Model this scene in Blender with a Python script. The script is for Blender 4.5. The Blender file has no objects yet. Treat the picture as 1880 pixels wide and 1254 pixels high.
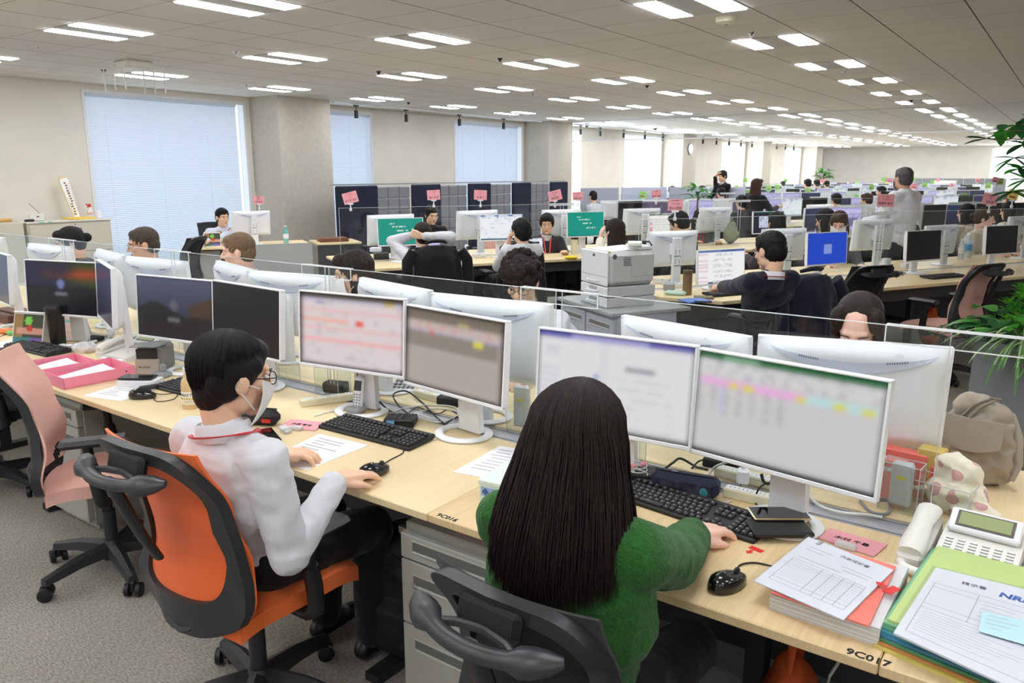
import bpy, bmesh, math, random
from math import sin, cos, pi, radians as rad
from mathutils import Vector as V, Matrix as Mx, Euler, noise as mnoise
random.seed(7)
S = bpy.context.scene
COL = S.collection
# ------------------------------------------------------------------ camera, world, exposure
FPX = 1424.858
CR = Mx(((0.812643594, -0.124653295, 0.569273173), (0.582761006, 0.173825462, -0.793835196), (0.0, 0.976855294, 0.213901228)))
CAMH = 1.65
cd = bpy.data.cameras.new('camera'); cam = bpy.data.objects.new('camera', cd); COL.objects.link(cam)
cam.matrix_world = Mx.Translation((0, 0, CAMH)) @ CR.to_4x4()
cd.sensor_width = 36; cd.lens = FPX / 1880 * 36; cd.clip_start = .05; cd.clip_end = 200
S.camera = cam
w = bpy.data.worlds.new('daylight'); S.world = w; w.use_nodes = True
w.node_tree.nodes['Background'].inputs[0].default_value = (.89, .95, 1, 1)
w.node_tree.nodes['Background'].inputs[1].default_value = 2.1
S.view_settings.view_transform = 'Standard'; S.view_settings.look = 'None'
S.view_settings.exposure = 0.0; S.view_settings.gamma = 1; S.view_settings.use_curve_mapping = False
LAMP = 26.0
S.cycles.max_bounces = 9; S.cycles.diffuse_bounces = 4; S.cycles.glossy_bounces = 3
S.cycles.transparent_max_bounces = 40; S.cycles.transmission_bounces = 6
S.cycles.caustics_reflective = False; S.cycles.caustics_refractive = False
S.cycles.sample_clamp_indirect = 6
S.cycles.use_denoising = True
try: S.cycles.denoiser = 'OPENIMAGEDENOISE'
except Exception: pass

def ray(px, py): return CR @ V((px - 940, 627 - py, -FPX))
def T(px, py, z):                     # where the sight line of a photo point meets a level surface
    r = ray(px, py); t = (z - CAMH) / r.z; return V((r.x * t, r.y * t, z))
def TY(px, py, y):
    r = ray(px, py); t = y / r.y; return V((r.x * t, y, CAMH + r.z * t))
def TD(px, py, d):                    # at a horizontal distance d
    r = ray(px, py); t = d / math.hypot(r.x, r.y); return V((r.x * t, r.y * t, CAMH + r.z * t))

# ------------------------------------------------------------------ materials
def lin(c): return tuple(((x / 255) / 12.92 if x / 255 <= .04045 else ((x / 255 + .055) / 1.055) ** 2.4) for x in c)
MATS = {}
def M(name, rgb=None, rough=.5, metal=0, spec=.5, bump=None, var=None, sheen=0, alpha=None, coat=0, trans=0, emit=None):
    if name in MATS: return MATS[name]
    m = bpy.data.materials.new(name); m.use_nodes = True; MATS[name] = m
    nt = m.node_tree; b = nt.nodes['Principled BSDF']
    c = lin(rgb)
    b.inputs['Base Color'].default_value = (*c, 1); b.inputs['Roughness'].default_value = rough
    b.inputs['Metallic'].default_value = metal; b.inputs['Specular IOR Level'].default_value = spec
    if sheen: b.inputs['Sheen Weight'].default_value = sheen; b.inputs['Sheen Roughness'].default_value = .5
    if coat: b.inputs['Coat Weight'].default_value = coat
    if trans: b.inputs['Transmission Weight'].default_value = trans
    if emit: b.inputs['Emission Color'].default_value = (*lin(emit[0]), 1); b.inputs['Emission Strength'].default_value = emit[1]
    tc = nt.nodes.new('ShaderNodeTexCoord')
    def nz(scale, detail=3):
        n = nt.nodes.new('ShaderNodeTexNoise'); n.inputs['Detail'].default_value = detail
        mp = nt.nodes.new('ShaderNodeMapping'); nt.links.new(tc.outputs['Object'], mp.inputs[0])
        if isinstance(scale, tuple): mp.inputs['Scale'].default_value = scale; n.inputs['Scale'].default_value = 1
        else: n.inputs['Scale'].default_value = scale
        nt.links.new(mp.outputs[0], n.inputs['Vector']); return n
    if var:
        n = nz(var[0]); r = nt.nodes.new('ShaderNodeMapRange'); nt.links.new(n.outputs[0], r.inputs[0])
        r.inputs[1].default_value = .3; r.inputs[2].default_value = .7
        r.inputs[3].default_value = 1 - var[1]; r.inputs[4].default_value = 1 + var[1]
        mx = nt.nodes.new('ShaderNodeMix'); mx.data_type = 'RGBA'; mx.blend_type = 'MULTIPLY'; mx.inputs[0].default_value = 1
        mx.inputs[6].default_value = (*c, 1)
        cb = nt.nodes.new('ShaderNodeCombineXYZ')
        for i in range(3): nt.links.new(r.outputs[0], cb.inputs[i])
        nt.links.new(cb.outputs[0], mx.inputs[7]); nt.links.new(mx.outputs[2], b.inputs['Base Color'])
    if bump:
        n = nz(bump[0], 2); bp = nt.nodes.new('ShaderNodeBump'); bp.inputs['Strength'].default_value = bump[1]; bp.inputs['Distance'].default_value = bump[2] if len(bump) > 2 else .002
        nt.links.new(n.outputs[0], bp.inputs['Height']); nt.links.new(bp.outputs[0], b.inputs['Normal'])
    return m
def glow(name, rgb, strength):
    if name in MATS: return MATS[name]
    m = bpy.data.materials.new(name); m.use_nodes = True; MATS[name] = m; nt = m.node_tree
    nt.nodes.remove(nt.nodes['Principled BSDF']); e = nt.nodes.new('ShaderNodeEmission')
    e.inputs[0].default_value = (*lin(rgb), 1); e.inputs[1].default_value = strength
    nt.links.new(e.outputs[0], nt.nodes['Material Output'].inputs[0]); return m
def clear(name, rgb=(255, 255, 255), rough=.03, gl=.5, base=.02):   # thin clear sheet: see-through with a Fresnel gloss
    if name in MATS: return MATS[name]
    m = bpy.data.materials.new(name); m.use_nodes = True; MATS[name] = m; nt = m.node_tree
    nt.nodes.remove(nt.nodes['Principled BSDF'])
    t = nt.nodes.new('ShaderNodeBsdfTransparent'); t.inputs[0].default_value = (*lin(rgb), 1)
    g = nt.nodes.new('ShaderNodeBsdfGlossy'); g.inputs['Roughness'].default_value = rough
    lw = nt.nodes.new('ShaderNodeLayerWeight'); lw.inputs[0].default_value = .5; f = nt.nodes.new('ShaderNodeMath'); f.operation = 'POWER'; f.inputs[1].default_value = 4.5; nt.links.new(lw.outputs['Facing'], f.inputs[0])
    mu = nt.nodes.new('ShaderNodeMath'); mu.operation = 'MULTIPLY_ADD'; mu.inputs[1].default_value = gl; mu.inputs[2].default_value = base
    nt.links.new(f.outputs[0], mu.inputs[0])
    mx = nt.nodes.new('ShaderNodeMixShader'); nt.links.new(mu.outputs[0], mx.inputs[0])
    nt.links.new(t.outputs[0], mx.inputs[1]); nt.links.new(g.outputs[0], mx.inputs[2])
    nt.links.new(mx.outputs[0], nt.nodes['Material Output'].inputs[0]); return m
def milky(name, rgb, tr=.4):          # pale see-through plastic: part transparent, part plain
    if name in MATS: return MATS[name]
    m = M(name, rgb, .25); nt = m.node_tree; b = nt.nodes['Principled BSDF']
    t = nt.nodes.new('ShaderNodeBsdfTransparent'); mx = nt.nodes.new('ShaderNodeMixShader'); mx.inputs[0].default_value = tr
    nt.links.new(b.outputs[0], mx.inputs[1]); nt.links.new(t.outputs[0], mx.inputs[2]); nt.links.new(mx.outputs[0], nt.nodes['Material Output'].inputs[0]); return m
def translucent(name, rgb, f=.45):
    m = M(name, rgb, .6); nt = m.node_tree; b = nt.nodes['Principled BSDF']
    t = nt.nodes.new('ShaderNodeBsdfTranslucent'); t.inputs[0].default_value = (*lin(rgb), 1)
    mx = nt.nodes.new('ShaderNodeMixShader'); mx.inputs[0].default_value = f
    nt.links.new(b.outputs[0], mx.inputs[1]); nt.links.new(t.outputs[0], mx.inputs[2]); nt.links.new(mx.outputs[0], nt.nodes['Material Output'].inputs[0]); return m

# ------------------------------------------------------------------ mesh building
class MB:
    def __init__(s): s.v = []; s.f = []; s.mi = []; s.X = Mx(); s.cm = 0
    def at(s, loc=(0, 0, 0), rz=0, rx=0, ry=0): s.X = Mx.Translation(loc) @ Euler((rx, ry, rz)).to_matrix().to_4x4(); return s
    def mat(s, i): s.cm = i; return s
    def add(s, vs, fs):
        o = len(s.v); s.v += [s.X @ V(p) for p in vs]
        for f in fs: s.f.append([o + i for i in f]); s.mi.append(s.cm)
        return s
    def box(s, c, d, b=0, rz=0, rx=0, ry=0):
        R = Euler((rx, ry, rz)).to_matrix() if (rz or rx or ry) else None
        c = V(c); h = [x / 2 for x in d]; b = min(b, min(h) * .98)
        def tr(p): p = V(p); return (c + (R @ p if R else p))
        if b <= 0:
            vs = [tr((x * h[0], y * h[1], z * h[2])) for x in (-1, 1) for y in (-1, 1) for z in (-1, 1)]
            return s.add(vs, [(0, 1, 3, 2), (4, 6, 7, 5), (0, 4, 5, 1), (2, 3, 7, 6), (0, 2, 6, 4), (1, 5, 7, 3)])
        vs = []; idx = {}
        for x in (-1, 1):
            for y in (-1, 1):
                for z in (-1, 1):
                    for a in range(3):
                        p = [x * (h[0] - b), y * (h[1] - b), z * (h[2] - b)]; p[a] = (x, y, z)[a] * h[a]
                        idx[(x, y, z, a)] = len(vs); vs.append(tr(p))
        fs = []
        for a in range(3):
            u, w_ = (a + 1) % 3, (a + 2) % 3
            for sg in (-1, 1):
                q = []
                for (p, r) in ((-1, -1), (1, -1), (1, 1), (-1, 1)):
                    k = [0, 0, 0]; k[a] = sg; k[u] = p; k[w_] = r; q.append(idx[(*k, a)])
                fs.append(q if sg > 0 else q[::-1])
            for p in (-1, 1):
                for r in (-1, 1):
                    k0 = [0, 0, 0]; k1 = [0, 0, 0]; k0[a] = -1; k1[a] = 1
                    for k in (k0, k1): k[u] = p; k[w_] = r
                    q = [idx[(*k0, u)], idx[(*k1, u)], idx[(*k1, w_)], idx[(*k0, w_)]]
                    fs.append(q if p * r > 0 else q[::-1])
        for x in (-1, 1):
            for y in (-1, 1):
                for z in (-1, 1):
                    q = [idx[(x, y, z, 0)], idx[(x, y, z, 1)], idx[(x, y, z, 2)]]
                    fs.append(q if x * y * z > 0 else q[::-1])
        return s.add(vs, fs)
    def rings(s, rs, cap=True, closed=False):
        n = len(rs[0]); vs = [p for r in rs for p in r]; fs = []
        m = len(rs) - (0 if closed else 1)
        for i in range(m):
            a = i * n; c = ((i + 1) % len(rs)) * n
            for j in range(n): k = (j + 1) % n; fs.append((a + j, a + k, c + k, c + j))
        if cap and not closed: fs.append(tuple(range(n))[::-1]); fs.append(tuple((len(rs) - 1) * n + j for j in range(n)))
        return s.add(vs, fs)
    def lathe(s, prof, n=20, c=(0, 0, 0)):
        return s.rings([[(c[0] + r * cos(2 * pi * j / n), c[1] + r * sin(2 * pi * j / n), c[2] + z) for j in range(n)] for r, z in prof])
    def tube(s, path, r, n=8, flat=1, up=(0, 0, 1), closed=False):
        P = [V(p) for p in path]; rs = []; m = len(P)
        for i, p in enumerate(P):
            if closed: t = P[(i + 1) % m] - P[i - 1]
            else: t = P[min(i + 1, m - 1)] - P[max(i - 1, 0)]
            t.normalize(); a = t.cross(V(up))
            if a.length < 1e-4: a = t.cross(V((1, 0, 0)))
            a.normalize(); b = a.cross(t)
            rr = r[i] if isinstance(r, (list, tuple)) else r
            rs.append([p + a * rr * cos(2 * pi * j / n) + b * rr * flat * sin(2 * pi * j / n) for j in range(n)])
        return s.rings(rs, closed=closed)
    def prism(s, poly, z0, z1):
        n = len(poly); vs = [(x, y, z0) for x, y in poly] + [(x, y, z1) for x, y in poly]
        return s.add(vs, [tuple(range(n))[::-1], tuple(range(n, 2 * n))] + [(i, (i + 1) % n, n + (i + 1) % n, n + i) for i in range(n)])
    def grid(s, fn, nu, nv, thick=None):   # fn(u,v)->point; optional thickness along fn normal given as function offset
        vs = [fn(i / nu, j / nv) for j in range(nv + 1) for i in range(nu + 1)]
        w_ = nu + 1
        fs = [(j * w_ + i, j * w_ + i + 1, (j + 1) * w_ + i + 1, (j + 1) * w_ + i) for j in range(nv) for i in range(nu)]
        if not thick: return s.add(vs, fs)
        o = len(vs); vs2 = [V(p) + V(thick) for p in vs]
        b = [i for i in range(w_)] + [j * w_ + nu for j in range(1, nv + 1)] + [nv * w_ + i for i in range(nu - 1, -1, -1)] + [j * w_ for j in range(nv - 1, 0, -1)]
        fs2 = [tuple(o + i for i in f[::-1]) for f in fs] + [(b[k], o + b[k], o + b[(k + 1) % len(b)], b[(k + 1) % len(b)]) for k in range(len(b))]
        return s.add(list(vs) + vs2, fs + fs2)
    def ball(s, c, r, n=12, m=8):
        r = (r, r, r) if not isinstance(r, (tuple, list)) else r
        return s.rings([[(c[0] + r[0] * sin(t) * cos(2 * pi * j / n), c[1] + r[1] * sin(t) * sin(2 * pi * j / n), c[2] - r[2] * cos(t)) for j in range(n)] for t in [max(.02, min(pi - .02, pi * i / m)) for i in range(m + 1)]])
    def cone(s, p0, r0, p1, r1, n=14, k=4):   # capsule with two radii
        p0 = V(p0); p1 = V(p1); d = p1 - p0
        if d.length < 1e-5: d = V((0, 0, 1e-3))
        t = d.normalized(); a = t.orthogonal().normalized(); b = t.cross(a); rs = []
        for i in range(k + 1):
            g = pi / 2 * i / k; q = p0 - t * r0 * cos(g); R = max(r0 * sin(g), r0 * .05)
            rs.append([q + a * R * cos(2 * pi * j / n) + b * R * sin(2 * pi * j / n) for j in range(n)])
        for i in range(k + 1):
            g = pi / 2 * i / k; q = p1 + t * r1 * sin(g); R = max(r1 * cos(g), r1 * .05)
            rs.append([q + a * R * cos(2 * pi * j / n) + b * R * sin(2 * pi * j / n) for j in range(n)])
        return s.rings(rs)
    def ell(s, c, r, rot=None, n=18, m=12):
        R = rot or Mx.Identity(3); c = V(c)
        return s.rings([[c + R @ V((r[0] * sin(t) * cos(2 * pi * j / n), r[1] * sin(t) * sin(2 * pi * j / n), -r[2] * cos(t))) for j in range(n)] for t in [max(.04, min(pi - .04, pi * i / m)) for i in range(m + 1)]])
    def mesh(s, name, mats, smooth=False):
        me = bpy.data.meshes.new(name); me.from_pydata([tuple(p) for p in s.v], [], s.f)
        for m in mats: me.materials.append(m)
        for p, i in zip(me.polygons, s.mi): p.material_index = min(i, len(mats) - 1)
        if smooth:
            me.polygons.foreach_set('use_smooth', [True] * len(me.polygons)); me.set_sharp_from_angle(angle=rad(40 if smooth is True else smooth))
        me.update(); return me

def link(name, me, parent=None):
    o = bpy.data.objects.new(name, me); COL.objects.link(o)
    if parent is not None: o.parent = parent
    return o
def ob(name, mb, mats, parent=None, smooth=True):
    if not isinstance(mats, (list, tuple)): mats = [mats]
    return link(name, mb.mesh(name, mats, smooth), parent)
def tag(o, label, cat, group=None, kind=None):
    o['label'] = label; o['category'] = cat
    if group: o['group'] = group
    if kind: o['kind'] = kind
    return o
def struct(name, mb, mats, smooth=False, parent=None):
    o = ob(name, mb, mats, parent, smooth)
    if parent is None: o['kind'] = 'structure'
    return o
def thing(name, label, cat, loc=(0, 0, 0), rz=0, group=None, rx=0, ry=0):
    o = bpy.data.objects.new(name, None); COL.objects.link(o); o.empty_display_size = .1
    o.location = loc; o.rotation_euler = (rx, ry, rz)
    return tag(o, label, cat, group)
def dup(root, loc=None, rz=None, label=None, group=None, rename=None):
    r = root.copy(); COL.objects.link(r)
    if loc is not None: r.location = loc
    if rz is not None: r.rotation_euler = (r.rotation_euler[0], r.rotation_euler[1], rz)
    if label: r['label'] = label
    if group: r['group'] = group
    for ch in list(root.children):
        c = ch.copy(); COL.objects.link(c); c.parent = r
        for g in list(ch.children):
            d = g.copy(); COL.objects.link(d); d.parent = c
    return r
def kid(root, stem):
    for c in root.children:
        if c.name.split('.')[0] == stem: return c
ORD = 'zero first second third fourth fifth sixth seventh eighth ninth tenth eleventh twelfth thirteenth fourteenth fifteenth sixteenth seventeenth eighteenth nineteenth twentieth'.split()
def nth(i):
    if i <= 20: return ORD[i]
    return {2: 'twenty', 3: 'thirty', 4: 'forty'}[i // 10] + '-' + (ORD[i % 10] if i % 10 else 'zeroth')
def text(body, size, mat, parent=None, name='lettering', align='CENTER', loc=(0, 0, 0), rot=(0, 0, 0), ext=.0003, shear=0, bold=0):
    cu = bpy.data.curves.new(name, 'FONT'); cu.body = body; cu.size = size; cu.align_x = align; cu.align_y = 'CENTER'; cu.extrude = ext; cu.shear = shear; cu.offset = bold; cu.resolution_u = 2
    t = bpy.data.objects.new(name, cu); COL.objects.link(t)
    dg = bpy.context.evaluated_depsgraph_get(); me = bpy.data.meshes.new_from_object(t.evaluated_get(dg))
    bpy.data.objects.remove(t); bpy.data.curves.remove(cu)
    me.materials.clear(); me.materials.append(mat)
    o = link(name, me, parent); o.location = loc; o.rotation_euler = rot; return o

# ------------------------------------------------------------------ shared materials
WHITE = M('white_plastic', (240, 241, 244), .35)
OFFW = M('offwhite_plastic', (226, 224, 214), .4)
BLACK = M('black_plastic', (22, 22, 23), .45)
DARK = M('charcoal_plastic', (38, 38, 41), .42)
GREYP = M('grey_plastic', (150, 152, 156), .4)
STEEL = M('steel_paint', (172, 172, 166), .38, var=(60, .02))
STEELB = M('steel_paint_bluegrey', (172, 176, 184), .38)
CHROME = M('chrome', (205, 205, 208), .18, 1)
PAPER = M('paper', (246, 246, 248), .8)
INK = M('ink', (120, 120, 128), .8)
INKB = M('black_ink', (30, 30, 34), .8)
ACR = clear('clear_acrylic', (250, 252, 252), .03, .55, .03)
ACE = milky('acrylic_edge', (235, 240, 242), .35)
RED = M('red_plastic', (205, 40, 45), .4)
PINKC = M('pink_card', (243, 168, 176), .7)
GREENC = M('green_card', (150, 214, 110), .7)
YELC = M('yellow_card', (238, 224, 110), .7)
CREAMP = M('cream_plastic', (226, 220, 190), .45)

# ------------------------------------------------------------------ room shell
XW, XR, YN, YF, HC = -10.9, 7.5, -3.5, 42.0, 2.8
WALLM = M('wall_cloth', (224, 219, 208), .85, var=(2.5, .035), bump=(140, .12))
WALLC = M('column_cloth', (184, 178, 166), .85, var=(14, .06), bump=(140, .15))
TRIMW = M('white_trim', (228, 229, 232), .5)
def carpet():
    m = M('carpet', (162, 157, 149), .95, spec=.1); nt = m.node_tree; b = nt.nodes['Principled BSDF']; N = nt.nodes.new; L = nt.links.new
    tc = N('ShaderNodeTexCoord')
    mp = N('ShaderNodeMapping'); mp.inputs['Scale'].default_value = (60, 210, 60); mp.inputs['Rotation'].default_value = (0, 0, .35); L(tc.outputs['Object'], mp.inputs[0])
    n = N('ShaderNodeTexNoise'); n.inputs['Scale'].default_value = 1; n.inputs['Detail'].default_value = 4; L(mp.outputs[0], n.inputs['Vector'])
    n2 = N('ShaderNodeTexNoise'); n2.inputs['Scale'].default_value = 500; n2.inputs['Detail'].default_value = 2; L(tc.outputs['Object'], n2.inputs['Vector'])
    ad = N('ShaderNodeMath'); ad.operation = 'ADD'; L(n.outputs[0], ad.inputs[0]); L(n2.outputs[0], ad.inputs[1])
    cr = N('ShaderNodeValToRGB'); e = cr.color_ramp.elements; e[0].position = .33; e[0].color = (*lin((96, 92, 86)), 1); e[1].position = .68; e[1].color = (*lin((196, 190, 180)), 1)
    dv = N('ShaderNodeMath'); dv.operation = 'MULTIPLY'; dv.inputs[1].default_value = .5; L(ad.outputs[0], dv.inputs[0]); L(dv.outputs[0], cr.inputs[0])
    L(cr.outputs[0], b.inputs['Base Color'])
    bp = N('ShaderNodeBump'); bp.inputs['Strength'].default_value = .5; bp.inputs['Distance'].default_value = .004; L(ad.outputs[0], bp.inputs['Height']); L(bp.outputs[0], b.inputs['Normal'])
    return m
CARPET = carpet()
struct('floor', MB().box(((XW + XR) / 2, (YN + YF) / 2, -.05), (XR - XW + 1, YF - YN + 1, .1)), CARPET)
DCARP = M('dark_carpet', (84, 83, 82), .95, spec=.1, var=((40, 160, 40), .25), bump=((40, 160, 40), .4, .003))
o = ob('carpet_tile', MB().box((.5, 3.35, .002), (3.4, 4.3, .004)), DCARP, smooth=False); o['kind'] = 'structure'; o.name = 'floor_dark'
def ceil_mat():
    m = M('ceiling_tile', (205, 201, 195), .9, spec=.2); nt = m.node_tree; b = nt.nodes['Principled BSDF']; N = nt.nodes.new; L = nt.links.new
    tc = N('ShaderNodeTexCoord'); sp = N('ShaderNodeSeparateXYZ'); L(tc.outputs['Object'], sp.inputs[0])
    def line(sock, off, wid, per=.64):
        a = N('ShaderNodeMath'); a.operation = 'ADD'; a.inputs[1].default_value = off; L(sock, a.inputs[0])
        p = N('ShaderNodeMath'); p.operation = 'PINGPONG'; p.inputs[1].default_value = per / 2; L(a.outputs[0], p.inputs[0])
        l = N('ShaderNodeMath'); l.operation = 'LESS_THAN'; l.inputs[1].default_value = wid; L(p.outputs[0], l.inputs[0]); return l
    l1 = line(sp.outputs[0], 2.08 + .64 * 40, .0055); l2 = line(sp.outputs[1], -7.13 + .64 * 40, .0035)
    n = N('ShaderNodeTexNoise'); n.inputs['Scale'].default_value = 180; L(tc.outputs['Object'], n.inputs['Vector'])
    cr = N('ShaderNodeMapRange'); cr.inputs[1].default_value = .35; cr.inputs[2].default_value = .65; cr.inputs[3].default_value = .93; cr.inputs[4].default_value = 1.03; L(n.outputs[0], cr.inputs[0])
    base = N('ShaderNodeMix'); base.data_type = 'RGBA'; base.blend_type = 'MULTIPLY'; base.inputs[0].default_value = 1; base.inputs[6].default_value = (*lin((232, 228, 222)), 1); L(cr.outputs[0], base.inputs[7])
    k = N('ShaderNodeMix'); k.data_type = 'RGBA'; k.inputs[7].default_value = (*lin((112, 108, 104)), 1); L(base.outputs[2], k.inputs[6])
    k2 = N('ShaderNodeMix'); k2.data_type = 'RGBA'; k2.inputs[7].default_value = (*lin((158, 154, 149)), 1)
    L(l2.outputs[0], k2.inputs[0]); L(base.outputs[2], k2.inputs[6]); L(k2.outputs[2], k.inputs[6]); L(l1.outputs[0], k.inputs[0])
    L(k.outputs[2], b.inputs['Base Color']); return m
struct('ceiling', MB().box(((XW + XR) / 2, (YN + YF) / 2, HC + .1), (XR - XW + 1, YF - YN + 1, .2)), ceil_mat())
struct('wall_right', MB().box((XR + .1, (YN + YF) / 2, HC / 2), (.2, YF - YN + .6, HC)), WALLM)
struct('wall_back', MB().box(((XW + XR) / 2, YN - .1, HC / 2), (XR - XW, .2, HC)), WALLM)
# window wall: solid bays between windows, pillars every 7.68 m
WIN = []          # (y0, y1)
PIL = [.34 + 7.68 * k for k in range(0, 6)]
for p in PIL: WIN += [(p + 1.08, p + 2.68), (p + 5.06, p + 7.6)]
WIN = [(.2 - 7.68 + 5.06, .34)] + [w_ for w_ in WIN if w_[1] < YF - .1]
WZ0, WZ1 = .12, 2.72
mb = MB(); y = YN
for (a, b) in WIN + [(YF, YF)]:
    if a > y: mb.box((XW - .1, (y + a) / 2, HC / 2), (.2, a - y, HC))
    if b > a:
        mb.box((XW - .1, (a + b) / 2, WZ0 / 2), (.2, b - a, WZ0)); mb.box((XW - .1, (a + b) / 2, (HC + WZ1) / 2), (.2, b - a, HC - WZ1))
    y = b
struct('wall_left', mb, WALLM)
for i, p in enumerate(PIL):
    o = ob('pillar', MB().box((XW + .35, p + .525, HC / 2), (.7, 1.05, HC)), WALLC, smooth=False); o['kind'] = 'structure'
PANE = clear('window_glass', (250, 253, 255), .02, .5, .02)
SLAT = translucent('blind_slat', (232, 236, 243), .55)
for i, (a, b) in enumerate(WIN):
    mb = MB(); t = .045; x = XW - .06
    for yy in (a + t / 2, b - t / 2): mb.box((x, yy, (WZ0 + WZ1) / 2), (.14, t, WZ1 - WZ0))
    for zz in (WZ0 + t / 2, WZ1 - t / 2): mb.box((x, (a + b) / 2, zz), (.14, b - a - 2 * t, t))
    f = struct('window_%d' % (i + 1), mb, TRIMW)
    g = ob('pane', MB().box((XW - .12, (a + b) / 2, (WZ0 + WZ1) / 2), (.008, b - a - .09, WZ1 - WZ0 - .09)), PANE, f, False)
    if i in (5, 6, 8, 9, 10): continue
    near = a < 20; pitch = .026 if near else .052; mb = MB()
    y0, y1 = a + .06, b - (.17 if b - a > 2 else .05); z = WZ1 - .09
    mb.box((XW - .02, (y0 + y1) / 2, WZ1 - .065), (.05, y1 - y0, .04))
    while z > WZ0 + .12:
        mb.box((XW - .02, (y0 + y1) / 2, z), (.0012, y1 - y0, pitch * 1.02), ry=rad(24)); z -= pitch
    nl = 2 if y1 - y0 < 2 else 3
    for k in range(nl):
        yy = y0 + (y1 - y0) * (k + .3) / nl; mb.tube([(XW - .003, yy, WZ1 - .08), (XW - .003, yy, WZ0 + .1)], .002, 4)
    bl = ob('window_blind', mb, SLAT, smooth=False)
    tag(bl, 'white slatted blind over the %s window along the pillared wall' % nth(i + 1), 'blind', 'window blinds')
def daylight(x, y, z, sx, sy, rot, power):        # sky light entering at an unshaded window
    ld = bpy.data.lights.new('window_daylight', 'AREA'); ld.shape = 'RECTANGLE'; ld.size = sx; ld.size_y = sy; ld.energy = power; ld.color = (.93, .97, 1)
    o = bpy.data.objects.new('window_daylight', ld); COL.objects.link(o); o.location = (x, y, z); o.rotation_euler = rot
for i in (5, 6, 8, 9, 10):
    if i < len(WIN): a, b = WIN[i]; daylight(XW - .35, (a + b) / 2, 1.45, 2.5, b - a, (0, rad(-90), 0), 130)
daylight(1.0, YF + .45, 1.8, 8.6, 1.7, (rad(-90), 0, 0), 520)
# far wall with its blown-out windows
mb = MB(); mb.box(((XW - 3.4) / 2, YF + .1, HC / 2), (-3.4 - XW, .2, HC)); mb.box((1.0, YF + .1, .45), (8.8, .2, .9)); mb.box((1, YF + .1, HC - .06), (8.8, .2, .12)); mb.box((6.45, YF + .1, HC / 2), (2.1, .2, HC))
struct('wall_far', mb, WALLM)
mb = MB()
for k in range(5): mb.box((-3.35 + k * 2.17, YF + .05, 1.8), (.06, .1, 1.8))
f = struct('window_20', mb, TRIMW); ob('pane', MB().box((1.0, YF + .1, 1.8), (8.7, .01, 1.78)), PANE, f, False)
for i, (n, mbx) in enumerate((('baseboard_left', MB().box((XW + .006, (YN + YF) / 2, .04), (.012, YF - YN, .08))), ('baseboard_far', MB().box(((XW + XR) / 2, YF - .006, .04), (XR - XW, .012, .08))))):
    struct(n, mbx, M('baseboard_grey', (120, 118, 114), .5))
# spot rail trim along the window wall
struct('trim_1', MB().box((-10.3, 12.4, 2.785), (.04, 6.3, .03)).box((-10.3, 20.1, 2.785), (.04, 6.3, .03)).box((-10.3, 27.8, 2.785), (.04, 6.3, .03)), WHITE)
SPOTP = None
spots = [9.75, 11.0, 12.55, 14.05, 17.3, 18.3, 19.6, 20.9, 22.1, 25.2, 26.4, 27.6, 28.8, 30.0, 33, 34.2, 35.4]
for i, y in enumerate(spots):
    if SPOTP is None:
        r = thing('track_spotlight', '', 'spotlight', (-10.3, y, 2.77)); SPOTP = r
        ob('mount', MB().box((0, 0, -.01), (.03, .1, .03)).tube([(0, 0, -.02), (0, 0, -.09)], .008), BLACK, r)
        ob('lamp_barrel', MB().lathe([(.03, -.22), (.033, -.22), (.034, -.09), (.01, -.085)], 14), BLACK, r)
    else: r = dup(SPOTP, (-10.3, y, 2.77))
    r['label'] = 'small black spotlight, %s along the ceiling rail by the windows' % nth(i + 1); r['group'] = 'track spotlights'

# ------------------------------------------------------------------ ceiling lights
LIT = glow('lamp_diffuser', (247, 250, 255), LAMP)
PLATE = M('lamp_plate', (196, 194, 190), .5)
LP = None
cols = [(-2.40, 1.69, 'by the planter side'), (-4.95, 1.69, 'over the middle desks'), (-6.86, 1.69, 'beside the window aisle'), (-9.4, 1.69, 'nearest the windows')]
for ci, (x, y0, where) in enumerate(cols):
    k = 0; y = y0 - 3.84
    while y < YF - .6:
        if LP is None:
            LP = r = thing('ceiling_light', '', 'ceiling light')
            ob('housing', MB().box((0, 0, -.004), (.24, .62, .006)).box((0, 0, -.001), (.62, .64, .002)), PLATE, r, False)
            for sx in (-1, 1): ob('diffuser', MB().box((sx * .205, 0, -.006), (.18, .615, .008), .003), LIT, r, False)
        else: r = dup(LP)
        k += 1; r.location = (x, y, HC - .001); r['label'] = 'twin-panel recessed ceiling light, %s in the line %s' % (nth(k), where); r['group'] = 'ceiling lights'
        y += 1.92
for (x, ys) in ((-.48, [20.9 + 1.92 * k for k in range(11)]), (2.08, [24.7 + 1.92 * k for k in range(9)]), (4.0, [-1.5 + 3.84 * k for k in range(9)]), (-.481, [-2.15 + 1.92 * k for k in range(4)]), (2.081, [-2.15 + 1.92 * k for k in range(4)])):  # last two lines are added out of view to brighten the front desk
    for k, y in enumerate(ys):
        r = dup(LP, (x, y, HC - .001)); r['label'] = 'twin-panel recessed ceiling light, %s of the %s short line' % (nth(k + 1), {-.48: 'far middle', 2.08: 'far outer', 4.0: 'outer', -.481: 'rear middle', 2.081: 'rear outer'}[x])
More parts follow.
